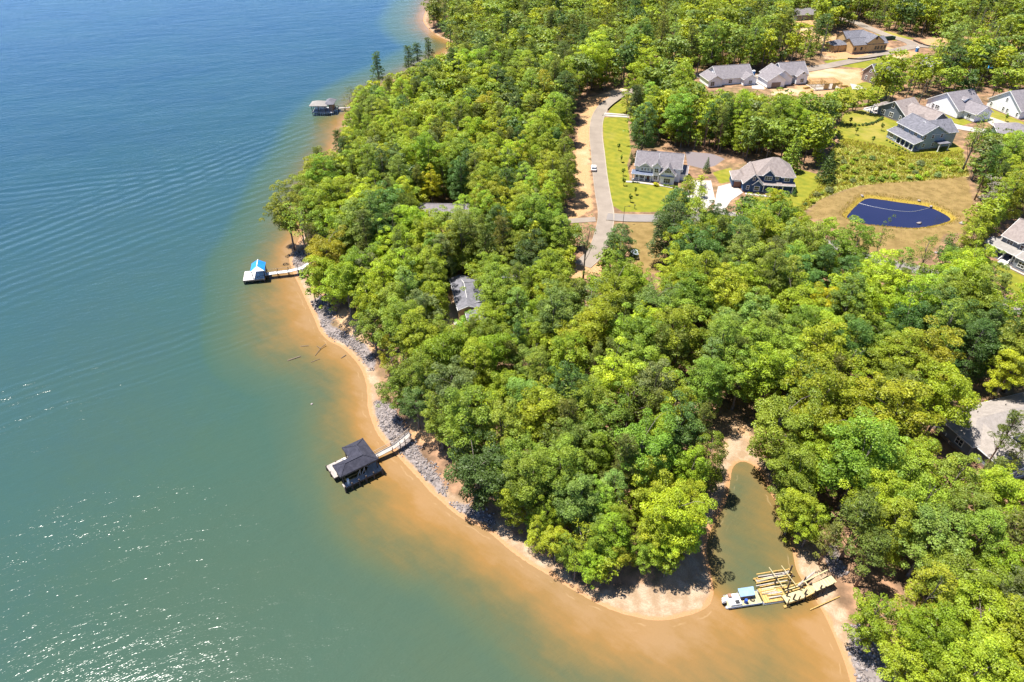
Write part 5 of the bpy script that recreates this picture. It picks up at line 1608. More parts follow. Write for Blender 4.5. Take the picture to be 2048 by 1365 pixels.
for a, b in zip(path_[:-1], path_[1:]):
    wk.bar(a, b, 1.25, 0.14)
w = wk.build('walkway', DECK_PALE, bh)
m = MB()
for a, b in zip(path_[:-1], path_[1:]):
    A_, B_ = Vector(a) + Vector((0, 0.62, 0.95)), Vector(b) + Vector((0, 0.62, 0.95))
    m.bar(A_, B_, 0.14, 0.06)
    m.bar(A_ - Vector((0, 0, 0.5)), B_ - Vector((0, 0, 0.5)), 0.06, 0.08)
m.build('handrail', PILE_PALE, w)
for f in (0.02, 0.3, 0.58, 0.8, 0.99):
    i = min(int(f * 3), 2); g = f * 3 - i
    q = Vector(path_[i]).lerp(Vector(path_[i + 1]), g)
    pile(bh, q.x, q.y + 0.66, q.z + 1.0, r=0.07, mat=PILE_PALE)
for f in (0.05, 0.28, 0.5, 0.7, 0.95):
    i = min(int(f * 3), 2); g = f * 3 - i
    q = Vector(path_[i]).lerp(Vector(path_[i + 1]), g)
    pile(bh, q.x, q.y - 0.7, q.z + 0.75, r=0.09)
def deck_chair(loc, rz, label):
    r = empty('deck_chair', loc, rz)
    tag(r, label, 'chair', 'white chairs in the boathouse')
    MB().box(-0.28, 0.28, -0.28, 0.28, 0.38, 0.44).build('seat', WHITE_PLAST, r)
    MB().add([(-0.28, 0.26, 0.42), (0.28, 0.26, 0.42), (0.28, 0.45, 1.0), (-0.28, 0.45, 1.0), (-0.28, 0.32, 0.42), (0.28, 0.32, 0.42), (0.28, 0.51, 1.0), (-0.28, 0.51, 1.0)],
             [(0, 1, 2, 3), (7, 6, 5, 4), (0, 4, 5, 1), (1, 5, 6, 2), (2, 6, 7, 3), (3, 7, 4, 0)]).build('backrest', WHITE_PLAST, r)
    for x in (-0.25, 0.25):
        for y in (-0.25, 0.25):
            MB().box(x - 0.03, x + 0.03, y - 0.03, y + 0.03, 0, 0.38).build('leg', WHITE_PLAST, r)
def on(root, x, y, z):
    c, s = math.cos(root.rotation_euler.z), math.sin(root.rotation_euler.z)
    return (root.location.x + x * c - y * s, root.location.y + x * s + y * c, root.location.z + z)
deck_chair(on(bh, 3.2, 6.7, dz1), yaw + 2.2, 'white chair at the open corner of the black roofed boathouse')
deck_chair(on(bh, 3.3, 5.3, dz1), yaw + 1.2, 'white chair nearer the slip of the black roofed boathouse')
# --- blue roofed dock
O = at_z(490, 560, 1.4); B = at_z(528, 556, 1.4)
yaw = math.atan2(B[1] - O[1], B[0] - O[0])
d2 = empty('blue_roof_dock', (*O, 0.0), yaw)
tag(d2, 'white dock platform with bright blue pavilion roof and railed walkway', 'dock')
MB().box(-0.5, 5.6, -0.35, 4.8, 1.25, 1.4).build('deck', DECK_WHITE, d2)
m = MB()
for a, b in (((-0.5, -0.4), (5.6, -0.4)), ((5.65, -0.35), (5.65, 4.8)), ((-0.55, -0.35), (-0.55, 4.8)), ((-0.5, 4.85), (5.6, 4.85))):
    m.bar((*a, 1.1), (*b, 1.1), 0.1, 0.4)
m.build('rim_joist', PILE_PALE, d2)
for x in (-0.35, 2.1, 5.4):
    for y in (-0.2, 2.2, 4.6):
        pile(d2, x, y, 1.2, r=0.16)
for x in (2.35, 5.75):
    for y in (0.2, 4.5):
        m = MB().box(x - 0.1, x + 0.1, y - 0.1, y + 0.1, 1.4, 3.9); m.build('post', DARKT, d2)
ev, rg = 3.85, 5.0
vs = [(2.0, -0.1, ev), (6.05, -0.1, ev), (6.05, 4.8, ev), (2.0, 4.8, ev), (4.0, 1.0, rg), (4.0, 4.8, rg), (2.0, -0.1, ev - 0.12), (6.05, -0.1, ev - 0.12), (6.05, 4.8, ev - 0.12), (2.0, 4.8, ev - 0.12)]
rf = MB().add(vs, [(1, 2, 5, 4), (3, 0, 4, 5), (2, 3, 5), (9, 8, 7, 6), (0, 6, 7, 1), (1, 7, 8, 2), (2, 8, 9, 3), (3, 9, 6, 0)]).build('roof', BLUE_ROOF, d2)
MB().add([vs[0], vs[1], vs[4], (2.0, -0.02, ev - 0.02), (6.05, -0.02, ev - 0.02), (4.0, 1.08, rg - 0.02)], [(0, 1, 2), (5, 4, 3), (0, 3, 4, 1), (1, 4, 5, 2), (2, 5, 3, 0)]).build('front_panel', WHITE_PLAST, rf)
MB().bar((4.0, 1.0, rg + 0.03), (4.0, 4.8, rg + 0.03), 0.2, 0.06).build('ridge_cap', WHITE_PLAST, rf)
MB().box(2.4, 5.7, 3.9, 4.4, 1.4, 2.2).build('bench', DECK_WHITE, d2)
m = MB(); m.bar((2.3, -0.25, 2.3), (5.7, -0.25, 2.3), 0.08); m.bar((2.3, -0.25, 1.85), (5.7, -0.25, 1.85), 0.05)
for k in range(6):
    m.bar((2.4 + k * 0.65, -0.25, 1.4), (2.4 + k * 0.65, -0.25, 2.3), 0.06)
m.build('railing', DARKT, d2)
w = MB().bar((5.65, 2.0, 1.42), (12.4, 2.1, 1.55), 1.5, 0.16).bar((12.4, 2.1, 1.55), (16.2, 2.2, 2.1), 1.5, 0.16).bar((16.0, 2.0, 2.1), (18.4, 3.8, 2.6), 1.5, 0.16).build('walkway', DECK_WHITE, d2)
for s in (-0.75, 0.75):
    m = MB()
    m.bar((5.9, 2.0 + s, 2.4), (12.4, 2.1 + s, 2.5), 0.1, 0.07); m.bar((12.4, 2.1 + s, 2.5), (16.2, 2.2 + s, 3.05), 0.1, 0.07); m.bar((16.2, 2.2 + s, 3.05), (18.4, 3.9 + s, 3.5), 0.1, 0.07)
    m.build('handrail', PILE_PALE, w)
    for x in (6.2, 9.2, 12.3, 15.2):
        pile(d2, x, 2.05 + s, 2.45 + max(0, x - 12.4) * 0.145, r=0.11)
# --- far boathouse
O = at_z(624, 226, 1.2)
d3 = empty('far_boathouse', (*O, 0.0), 0.0)
tag(d3, 'far boathouse with pale and dark roofs and brown shed on the lake', 'boathouse')
MB().box(0.0, 9.7, 0.0, 7.5, 1.1, 1.3).build('deck', DECK_GREY, d3)
for x in (0.2, 3.2, 6.3, 9.4):
    for y in (0.2, 3.6, 7.2):
        pile(d3, x, y, 4.3 if x < 9 else 2.0, r=0.16)
def hip(root, x0, x1, y0, y1, e, p, mat, name='roof'):
    hw = min(x1 - x0, y1 - y0) / 2
    if x1 - x0 >= y1 - y0:
        A, B2 = (x0 + hw, (y0 + y1) / 2, e + hw * p), (x1 - hw, (y0 + y1) / 2, e + hw * p)
        f = [(0, 1, 5, 4), (1, 2, 5), (2, 3, 4, 5), (3, 0, 4)]
    else:
        A, B2 = ((x0 + x1) / 2, y0 + hw, e + hw * p), ((x0 + x1) / 2, y1 - hw, e + hw * p)
        f = [(0, 1, 4), (1, 2, 5, 4), (2, 3, 5), (3, 0, 4, 5)]
    vs = [(x0, y0, e), (x1, y0, e), (x1, y1, e), (x0, y1, e), A, B2] + [(x0, y0, e - 0.15), (x1, y0, e - 0.15), (x1, y1, e - 0.15), (x0, y1, e - 0.15)]
    return MB().add(vs, f + [(9, 8, 7, 6), (0, 6, 7, 1), (1, 7, 8, 2), (2, 8, 9, 3), (3, 9, 6, 0)]).build(name, mat, root)
hip(d3, -0.8, 7.4, -0.5, 6.5, 4.4, 0.42, ROOF_P)
hip(d3, 5.6, 10.2, 1.0, 8.6, 4.6, 0.6, ROOF_D)
MB().box(7.6, 9.4, 1.8, 6.4, 1.3, 4.55).build('shed_wall', S_BROWN, d3)
MB().box(1.0, 6.0, 2.6, 3.6, 2.3, 3.0).build('covered_boat', WHITE_PLAST, d3)
m = MB(); m.bar((0.2, 0.1, 2.2), (6.3, 0.1, 2.2), 0.12); m.bar((0.2, 3.6, 2.2), (6.3, 3.6, 2.2), 0.12); m.build('lift_beam', DARKT, d3)
w = MB().bar((9.6, 5.6, 1.35), (16.5, 5.9, 1.7), 1.5, 0.16).build('walkway', DECK_PALE, d3)
MB().bar((9.8, 6.4, 2.3), (16.5, 6.7, 2.65), 0.12).build('handrail', DECK_PALE, w)
for x in (11.0, 14.0):
    pile(d3, x, 5.0, 1.5); pile(d3, x, 6.5, 2.4)
# --- pontoon work boat in the cove
O = at_z(1457, 1216, 0.6); B = at_z(1525, 1206, 0.6)
yaw = math.atan2(B[1] - O[1], B[0] - O[0])
pb = empty('pontoon_boat', (*O, 0.0), yaw)
tag(pb, 'white pontoon work boat with blue canopy moored at the unfinished dock', 'boat')
ALU = paint('dull_aluminium', (0.55, 0.57, 0.60), 0.4, 0.1, 2, metal=0.6)
for y in (0.32, 2.0):
    MB().tube([(-0.35, y, 0.12), (-0.1, y, 0.16), (5.9, y, 0.16), (6.5, y, 0.34)], [0.16, 0.33, 0.33, 0.12], 12).build('pontoon', ALU, pb, smooth=True)
dk = MB().box(0.0, 6.25, 0.0, 2.35, 0.48, 0.58).build('deck', PINE_GREEN, pb)
MB().bar((0.0, -0.03, 0.52), (6.25, -0.03, 0.52), 0.06, 0.22).bar((0.0, 2.38, 0.52), (6.25, 2.38, 0.52), 0.06, 0.22).build('side_rail', paint('boat_blue', (0.10, 0.16, 0.30), 0.5), dk)
mo = MB().box(-0.75, -0.15, 0.85, 1.4, 0.75, 1.45)
mo.add([(-0.7, 0.9, 1.45), (-0.2, 0.9, 1.45), (-0.2, 1.35, 1.45), (-0.7, 1.35, 1.45), (-0.55, 1.0, 1.62), (-0.3, 1.0, 1.62), (-0.3, 1.25, 1.62), (-0.55, 1.25, 1.62)], [(0, 1, 5, 4), (1, 2, 6, 5), (2, 3, 7, 6), (3, 0, 4, 7), (4, 5, 6, 7)])
mo = mo.build('outboard_motor', WHITE_PLAST, pb)
MB().box(-0.6, -0.3, 1.0, 1.25, -0.4, 0.76).build('motor_leg', DARKT, mo)
MB().box(0.5, 2.5, 0.15, 2.2, 0.58, 1.05).build('console', WHITE_PLAST, pb)
MB().box(0.55, 1.1, 1.5, 2.1, 1.05, 1.5).build('seat', paint('brown_vinyl', (0.25, 0.13, 0.09), 0.6), pb)
MB().box(1.4, 2.1, 0.25, 0.8, 1.05, 1.35).build('cooler', DARKT, pb)
cn = MB().add([(2.5, 1.1, 1.5), (5.2, 1.1, 1.5), (5.3, 2.4, 2.1), (2.4, 2.4, 2.1), (2.5, 1.1, 1.58), (5.2, 1.1, 1.58), (5.3, 2.4, 2.18), (2.4, 2.4, 2.18)],
         [(3, 2, 1, 0), (4, 5, 6, 7), (0, 1, 5, 4), (1, 2, 6, 5), (2, 3, 7, 6), (3, 0, 4, 7)]).build('canopy', paint('blue_grey_canvas', (0.22, 0.33, 0.47), 0.7, 0.15), pb)
MB().box(2.6, 5.1, 1.14, 1.24, 0.58, 1.48).build('canopy_screen', paint('brown_screen', (0.16, 0.12, 0.11), 0.8), cn)
for x, y in ((2.55, 2.3), (5.15, 2.3)):
    MB().bar((x, y, 0.58), (x, y, 2.1), 0.06).build('canopy_post', ALU, cn)
def at_boat(x, y, z): return on(pb, x, y, z)
br = MB().tube([(0, 0, 0), (0, 0, 0.05), (0, 0, 0.45), (0, 0, 0.85), (0, 0, 0.9)], [0.27, 0.29, 0.31, 0.29, 0.27], 12).build('drum', paint('blue_drum_plastic', (0.02, 0.07, 0.32), 0.45, 0.1), None, at_boat(3.35, 0.5, 0.58), smooth=False)
tag(br, 'blue plastic drum standing on the pontoon boat deck', 'drum')
def coil(loc, label):
    m = MB()
    for k in range(3):
        pts = [(math.cos(a) * (0.42 - 0.05 * k), math.sin(a) * (0.3 - 0.04 * k), 0.05 + 0.07 * k) for a in [2 * math.pi * i / 14 for i in range(15)]]
        m.tube(pts, 0.045, 5, cap=False)
    tag(m.build('hose_coil', DARKT, None, loc), label, 'hose')
coil(at_boat(4.75, 0.75, 0.58), 'black hose coil on the pine deck of the pontoon boat')
# --- unfinished dock of fresh lumber
ud = empty('unfinished_dock', at_boat(6.6, 0, 0), yaw)
tag(ud, 'unfinished timber dock frame of fresh yellow lumber beside the pontoon boat', 'dock')
MB().box(0.0, 4.3, -0.1, 2.75, 0.42, 0.6).build('work_platform', PINE, ud)
for y in (0.1, 2.5):
    MB().tube([(-0.1, y, 0.15), (4.6, y, 0.15)], 0.3, 10).build('float', ALU, ud)
def pl(a, b, w_=0.16, h_=0.07, mat=PINE, nm='beam', z=0.65):
    MB().bar((a[0], a[1], z), (b[0], b[1], z), w_, h_).build(nm, mat, ud)
wx = lambda p: tuple(np.array([[math.cos(-yaw), -math.sin(-yaw)], [math.sin(-yaw), math.cos(-yaw)]]) @ (np.array(p) - np.array(ud.location[:2])))
rr = np.random.default_rng(3)
for k in range(9):
    y = 2.0 + k * 0.42
    a = (0.2 + rr.uniform(-0.4, 0.9), y); b = (6.2 + rr.uniform(-1.2, 1.4), y + rr.uniform(-0.15, 0.5))
    pl(a, b, 0.17, 0.14, [PINE, PINE_GREEN, PINE, DECK_PALE][k % 4], 'beam', 0.62 + 0.12 * (k % 3))
for k in range(2):
    pl((4.2 + k * 2.4, 1.9), (3.5 + k * 2.4, 6.0), 0.11, 0.12, PINE_GREEN, 'cross_beam', 1.5)
for k in range(5):
    pl((4.6, 0.3 + k * 0.42), (8.2, 0.8 + k * 0.45), 0.2, 0.14, [PINE, PINE_GREEN][k % 2], 'joist', 0.75 + 0.02 * k)
for p in [(1547, 1173), (1579, 1165), (1577, 1150), (1600, 1185), (1605, 1170), (1570, 1200), (1572, 1184), (1616, 1182), (1583, 1207), (1606, 1197), (1635, 1190)]:
    q = at_z(*p, 0.0)
    c = wx(q)
    pile(ud, c[0], c[1], 2.6 + rr.uniform(-0.3, 0.5), r=0.14)
for j, (x0, y0, n_) in enumerate(((0.3, 1.9, 5), (1.2, 0.9, 6), (0.5, 2.3, 4))):
    st = empty('lumber_pile', on(ud, x0, y0, 0.6), yaw + rr.uniform(-0.06, 0.06))
    tag(st, ['rough lumber stack at the back edge of the work platform', 'yellow boards stacked in the middle of the work platform', 'offcut boards on the work platform nearest the boat'][j], 'lumber', 'lumber stacks on the work platform')
    for k in range(n_):
        yy = rr.uniform(-0.45, 0.45); l = rr.uniform(1.8, 3.2); dd_ = rr.uniform(-0.3, 0.3)
        MB().bar((dd_, yy, 0.05 + 0.055 * k), (dd_ + l, yy + rr.uniform(-0.2, 0.2), 0.05 + 0.055 * k), 0.2, 0.05).build('board', [PINE, PINE_GREEN, DECK_PALE][k % 3], st)
a = at_z(1512, 1163, 0.35); b = at_z(1580, 1144, 0.35)
pf = empty('pontoon_float', ((a[0] + b[0]) / 2, (a[1] + b[1]) / 2, 0.2), math.atan2(b[1] - a[1], b[0] - a[0]))
tag(pf, 'long pale round float framed with yellow lumber at the far side of the dock', 'float')
Lf = math.dist(a, b)
MB().tube([(-Lf / 2, 0, 0), (-Lf / 2 + 0.15, 0, 0), (Lf / 2 - 0.15, 0, 0), (Lf / 2, 0, 0)], [0.18, 0.36, 0.36, 0.18], 12).build('tube', DECK_PALE, pf, smooth=True)
for y in (-0.5, 0.5):
    MB().bar((-Lf / 2 - 0.3, y, 0.2), (Lf / 2 + 0.2, y, 0.2), 0.16, 0.2).build('beam', PINE, pf)
MB().bar((-Lf / 2 - 0.1, -0.6, 0.36), (-Lf / 2 - 0.1, 0.6, 0.36), 0.16, 0.1).bar((Lf / 2, -0.6, 0.36), (Lf / 2, 0.6, 0.36), 0.16, 0.1).build('cross_beam', PINE, pf)
a = at_z(1574, 1207, 1.2); b = at_z(1610, 1195, 1.2)
gw = empty('gangway', (*a, 0), math.atan2(b[1] - a[1], b[0] - a[0]))
tag(gw, 'pale boarded gangway climbing from the unfinished dock to the bank', 'gangway')
MB().box(0.0, 3.8, 0.0, 1.5, 1.05, 1.2).build('platform', PINE_GREEN, gw)
MB().box(0.0, 3.8, -0.05, 0.05, 0.75, 1.06).box(0.0, 3.8, 1.45, 1.55, 0.75, 1.06).build('rim_joist', PINE, gw)
for k in range(7):
    x = 3.8 + 0.26 * k
    MB().box(x, x + 0.24, 0.05, 1.45, 1.2 + 0.09 * k, 1.27 + 0.09 * k).build('tread', PINE_GREEN, gw)
MB().bar((3.8, 0.0, 1.1), (5.65, 0.0, 1.75), 0.08, 0.25).bar((3.8, 1.5, 1.1), (5.65, 1.5, 1.75), 0.08, 0.25).build('stringer', PINE, gw)
MB().bar((5.6, 0.75, 1.8), (10.2, 0.95, 2.3), 1.4, 0.14).build('walkway', PINE_GREEN, gw)
for x, y in ((0.2, 0.0), (2.4, -0.05), (3.7, 0.0), (3.7, 1.5), (5.6, 0.0), (7.8, 0.1), (5.6, 1.5), (9.6, 0.2)):
    pile(gw, x, y, 2.3 if x < 7 else 2.5, r=0.1)
MB().bar((5.0, 2.4, 1.6), (10.4, 2.9, 2.1), 0.22).bar((5.4, 1.6, 1.6), (5.4, 2.5, 1.6), 0.16).build('side_beam', PINE_GREEN, gw)
def plank_thing(pa, pb_, z0, z1, r, mat, name, label, cat, n=8):
    a = at_z(*pa, z0); b = at_z(*pb_, z1)
    x0, y0 = a
    o = MB().tube([(0, 0, 0), ((b[0] - x0) * 0.5, (b[1] - y0) * 0.5, (z1 - z0) * 0.5 + 0.02), (b[0] - x0, b[1] - y0, z1 - z0)], [r, r * 0.95, r * 0.9], n).build(name, mat, None, (x0, y0, z0))
    return tag(o, label, cat)
plank_thing((1596, 1172), (1628, 1145), 0.9, 1.3, 0.2, DECK_PALE, 'timber_pole', 'thick pale pole slanting from the dock frame to the red bank', 'pole')
plank_thing((1620, 1220), (1680, 1193), 0.15, 0.55, 0.1, PINE, 'timber_pole', 'single yellow pole lying on the beach below the gangway', 'pole')
plank_thing((1567, 1215), (1579, 1211), 0.15, 0.15, 0.25, PINE, 'mooring_float', 'yellow float at the foot of the gangway piling', 'float')
HOUSE_SPOTS.append((58.0, 68.0, 4.0))
# --- driftwood and rocks in the shallows
DRIFT = paint('driftwood', (0.16, 0.12, 0.09), 0.9, 0.3, 4)
plank_thing((575, 722), (601, 713), 0.05, 0.12, 0.17, DRIFT, 'driftwood_log', 'long dark driftwood log afloat off the stone bank', 'log', 7)
plank_thing((601, 693), (617, 692), 0.04, 0.08, 0.1, DRIFT, 'driftwood_log', 'short driftwood stick left of the forked branch in the shallows', 'log', 6)
plank_thing((622, 725), (640, 718), 0.05, 0.05, 0.09, DRIFT, 'driftwood_log', 'pale sunken stick right of the long driftwood log', 'log', 6)
plank_thing((682, 717), (692, 710), 0.05, 0.2, 0.1, DRIFT, 'driftwood_log', 'stick lying across the beach curve below the stone bank', 'log', 6)
plank_thing((1275, 1140), (1282, 1165), 0.5, 0.25, 0.12, DRIFT, 'driftwood_log', 'fallen dark branch pointing down the sandy spit', 'log', 6)
m = MB()
pts = [(*at_z(630, 712, 0.1), 0.1), (*at_z(641, 697, 0.3), 0.3), (*at_z(651, 689, 0.5), 0.5)]
b0 = Vector(pts[0])
m.tube([Vector(p) - b0 for p in pts], [0.05, 0.09, 0.12], 6)
q = Vector((*at_z(633, 692, 0.1), 0.1))
m.tube([Vector(pts[1]) - b0, q - b0], [0.08, 0.04], 6)
tag(m.build('driftwood_branch', DRIFT, None, b0), 'forked driftwood branch at the waterline of the stone bank', 'branch')
# ------------------------------------------------------------------ stones, cars, site things, garden plants
ROCK = None
def rock_mat():
    t = NT('riprap_rock')
    tint = t.attr('tint')
    n = t.noise(2.5, t.pos(), 3)
    c = t.mix(tint, (0.085, 0.076, 0.08), (0.28, 0.25, 0.245))
    c = t.mix(t.math('MULTIPLY', t.range(n, 0.45, 0.7), 0.5), c, (0.30, 0.22, 0.17))
    return t.done(t.bsdf(c, 0.9, 0, 0.2, t.bump(n, 0.4, 0.08)))
ROCK = rock_mat()
def rock_shapes():
    ico_v = []
    g = (1 + 5 ** 0.5) / 2
    for a in (-1, 1):
        for b in (-g, g):
            ico_v += [(0, a, b), (a, b, 0), (b, 0, a)]
    V = unit(np.array(ico_v, float))
    from itertools import combinations
    F = []
    for i, j, k in combinations(range(12), 3):
        if all(abs(np.linalg.norm(V[p] - V[q]) - 1.0515) < 0.02 for p, q in ((i, j), (j, k), (i, k))):
            n = np.cross(V[j] - V[i], V[k] - V[i])
            F.append((i, j, k) if n @ V[i] > 0 else (i, k, j))
    return V, np.array(F)
IV, IF = rock_shapes()
def scatter_rocks():
    r = np.random.default_rng(21)
    Vs, Fs, Ts, nb = [], [], [], 0
    for poly, px in zip(RIPRAP, RIPRAP_PX):
        a = np.array(poly)
        x0, y0 = a.min(0); x1, y1 = a.max(0)
        area = (x1 - x0) * (y1 - y0)
        n = int(area * 9.0)
        x = r.uniform(x0, x1, n); y = r.uniform(y0, y1, n)
        s_ = sdf(x, y, poly)
        dd_ = shore_d(x, y)
        ok = (s_ > -0.5 + r.normal(size=n) * 0.5) & (dd_ > 0.6 + r.random(n))
        ok &= (np.sin(x * 0.9 + 1.7 * np.sin(y * 0.5)) + np.sin(y * 0.8 + 1.3 * np.sin(x * 0.43)) + r.normal(size=n) * 0.5) > -0.45
        x, y = x[ok], y[ok]
        z = terrain(x, y)
        for xx, yy, zz in zip(x, y, z):
            s = r.uniform(0.10, 0.25) * (1.8 if r.random() < 0.07 else 1)
            v = IV * (1 + r.normal(size=(12, 1)) * 0.18) * s * r.uniform(0.65, 1.25, 3)
            ang = r.uniform(0, 6.28)
            c, sn = math.cos(ang), math.sin(ang)
            v = np.stack([v[:, 0] * c - v[:, 1] * sn, v[:, 0] * sn + v[:, 1] * c, v[:, 2]], 1) + (xx, yy, zz + s * 0.22)
            Vs.append(v); Fs.append(IF + nb); nb += 12
            Ts.append(np.full(12, r.uniform(0, 1)))
    me = mesh_np('riprap_stones', np.concatenate(Vs), np.concatenate(Fs), ROCK, False, dict(tint=np.concatenate(Ts)))
    tag(link('riprap_stones', me), 'loose grey riprap stones armouring the lake bank', 'stones', kind='stuff')
scatter_rocks()
def boulder(px, py, s, label, z=None):
    x, y, zz = ground(px, py)
    zz = zz if z is None else z
    r = np.random.default_rng(int(px))
    s *= 0.62
    v = IV * (1 + r.normal(size=(12, 1)) * 0.2) * s * np.array([1.25, 1.0, 0.7])
    me = mesh_np('boulder', v, IF, ROCK, False, dict(tint=np.full(12, r.uniform(0.6, 1.0))))
    tag(link('boulder', me, None, (x, y, zz + s * 0.2), r.uniform(0, 6)), label, 'boulder')
boulder(1836, 452, 1.1, 'pale boulder heap at the near edge of the pond', POND_Z - 0.3)
boulder(1724, 393, 0.9, 'pale boulder at the far left corner of the pond', POND_Z + 0.3)
boulder(1838, 402, 0.9, 'boulder by the culvert on the far bank of the pond', POND_Z + 0.4)
boulder(1862, 415, 0.8, 'pale rock at the right end of the float line', POND_Z)
boulder(626, 818, 0.45, 'lone rock breaking the water off the orange beach', 0.0)
boulder(1925, 448, 1.5, 'large pale gravel heap right of the pond')
boulder(1873, 507, 0.9, 'pale boulder on the dry grass below the pond')
# float line across the pond
fl = [at_z(1718, 406, POND_Z - 0.2), at_z(1745, 413, POND_Z - 0.2), at_z(1790, 421, POND_Z - 0.2), at_z(1825, 423, POND_Z - 0.2), at_z(1850, 418, POND_Z - 0.2), at_z(1864, 414, POND_Z - 0.2)]
fl = smooth_line(fl, 5)
x0, y0 = fl[0]
tag(MB().tube([(x - x0, y - y0, 0) for x, y in fl], 0.05, 6).build('float_line', ALU, None, (x0, y0, POND_Z - 0.28)), 'white curved float line across the pond', 'float line')

def car(px, py, toward, label, body, length=4.7, name='parked_car', van=False):
    x, y, z = ground(px, py)
    x2, y2, _ = ground(*toward)
    rz = math.atan2(y2 - y, x2 - x)
    near_road = min((float(seg_dist(np.array([x]), np.array([y]), l, False)[0]) - hw for l, hw in ROAD_LINES))
    r = empty(name, (x, y, z + (0.14 if near_road < 0.3 else 0.02)), rz)
    tag(r, label, 'car')
    L, w_ = length / 2, 0.92
    paint_ = paint('car_%s' % body[0], body[1], 0.25, 0.03, 1, spec=0.6)
    prof = [(-L, 0.35), (-L, 0.85), (-L * 0.92, 0.98), (L * 0.42, 0.98), (L * 0.93, 0.82), (L, 0.7), (L, 0.35)]
    n = len(prof)
    m = MB().add([(a, -w_, b) for a, b in prof] + [(a, w_, b) for a, b in prof], [list(range(n)), list(range(2 * n - 1, n - 1, -1))] + [[i + n, (i + 1) % n + n, (i + 1) % n, i] for i in range(n)])
    m.build('body', paint_, r)
    tp = [(-L * 0.86, 0.97), (-L * 0.66, 1.5), (L * 0.08, 1.5), (L * 0.44, 0.97)] if not van else [(-L * 0.96, 0.97), (-L * 0.92, 1.75), (L * 0.25, 1.75), (L * 0.52, 0.97)]
    gl = MB().add([(a, -w_ * 0.86, b) for a, b in tp] + [(a, w_ * 0.86, b) for a, b in tp], [(0, 1, 2, 3), (7, 6, 5, 4), (0, 4, 5, 1), (1, 5, 6, 2), (2, 6, 7, 3)])
    gl.build('cabin_glass', GLASS, r)
    t1, t2 = tp[1], tp[2]
    MB().box(t1[0] - 0.08, t2[0] + 0.08, -w_ * 0.88, w_ * 0.88, t1[1] - 0.02, t1[1] + 0.06).build('roof_panel', paint_, r)
    for sx in (-0.62, 0.64):
        for sy in (-1, 1):
            wq = MB().tube([(sx * L, sy * (w_ - 0.2), 0.33), (sx * L, sy * (w_ + 0.02), 0.33)], 0.33, 12).build('wheel', DARKT, r)
            MB().tube([(sx * L, sy * (w_ + 0.02), 0.33), (sx * L, sy * (w_ + 0.045), 0.33)], 0.2, 8).build('rim', ALU, wq)
    for sy in (-0.62, 0.62):
        MB().box(L - 0.02, L + 0.03, sy - 0.17, sy + 0.17, 0.55, 0.7).build('headlight', WHITE_PLAST, r)
        MB().box(-L - 0.03, -L + 0.02, sy - 0.15, sy + 0.15, 0.65, 0.82).build('tail_light', paint('tail_red', (0.35, 0.02, 0.02), 0.4), r)
car(1187, 340, (1185, 300), 'white car driving on the left side of the curved lane', ('white', (0.75, 0.75, 0.76)), name='white_car')
car(1268, 512, (1262, 490), 'silver van parked on the dirt clearing below the junction', ('silver', (0.52, 0.58, 0.64)), 5.2, van=True)
car(905, 492, (940, 486), 'white truck parked on the hidden concrete drive', ('white', (0.75, 0.75, 0.76)), 5.4, van=True)
def at_px(px, py): return ground(px, py)
def toilet(px, py, label):
    x, y, z = at_px(px, py)
    r = empty('portable_toilet', (x, y, z), 0.3)
    tag(r, label, 'portable toilet')
    bl = paint('portable_blue', (0.03, 0.16, 0.42), 0.5)
    MB().box(-0.6, 0.6, -0.6, 0.6, 0.0, 2.15).build('cabin', bl, r)
    MB().add([(-0.66, -0.66, 2.15), (0.66, -0.66, 2.15), (0.66, 0.66, 2.15), (-0.66, 0.66, 2.15), (-0.4, -0.4, 2.45), (0.4, -0.4, 2.45), (0.4, 0.4, 2.45), (-0.4, 0.4, 2.45)], [(0, 1, 5, 4), (1, 2, 6, 5), (2, 3, 7, 6), (3, 0, 4, 7), (4, 5, 6, 7), (3, 2, 1, 0)]).build('roof', WHITE_PLAST, r)
    MB().box(-0.42, 0.42, -0.66, -0.59, 0.1, 1.95).build('door', bl, r)
toilet(1506, 151, 'blue portable toilet between the two grey roofed houses')
toilet(1833, 104, 'blue portable toilet beside the construction road')
x, y, z = at_px(1778, 80)
r = empty('waste_skip', (x, y, z), 0.35)
tag(r, 'dark green waste skip behind the unfinished tan house', 'skip')
sk = paint('skip_green', (0.03, 0.07, 0.05), 0.6, 0.2)
MB().add([(-3.2, -1.2, 0.15), (3.2, -1.2, 0.15), (3.2, 1.2, 0.15), (-3.2, 1.2, 0.15), (-3.4, -1.2, 1.7), (3.4, -1.2, 1.7), (3.4, 1.2, 1.7), (-3.4, 1.2, 1.7), (-3.2, -1.1, 1.7), (3.2, -1.1, 1.7), (3.2, 1.1, 1.7), (-3.2, 1.1, 1.7), (-3.1, -1.1, 0.4), (3.1, -1.1, 0.4), (3.1, 1.1, 0.4), (-3.1, 1.1, 0.4)],
         [(3, 2, 1, 0), (0, 1, 5, 4), (1, 2, 6, 5), (2, 3, 7, 6), (3, 0, 4, 7), (4, 5, 9, 8), (5, 6, 10, 9), (6, 7, 11, 10), (7, 4, 8, 11), (8, 9, 13, 12), (9, 10, 14, 13), (10, 11, 15, 14), (11, 8, 12, 15), (12, 13, 14, 15)]).build('bin', sk, r)
for xx in (-2.2, 0, 2.2):
    MB().box(xx - 0.08, xx + 0.08, -1.28, -1.2, 0.2, 1.65).build('rib', sk, r)
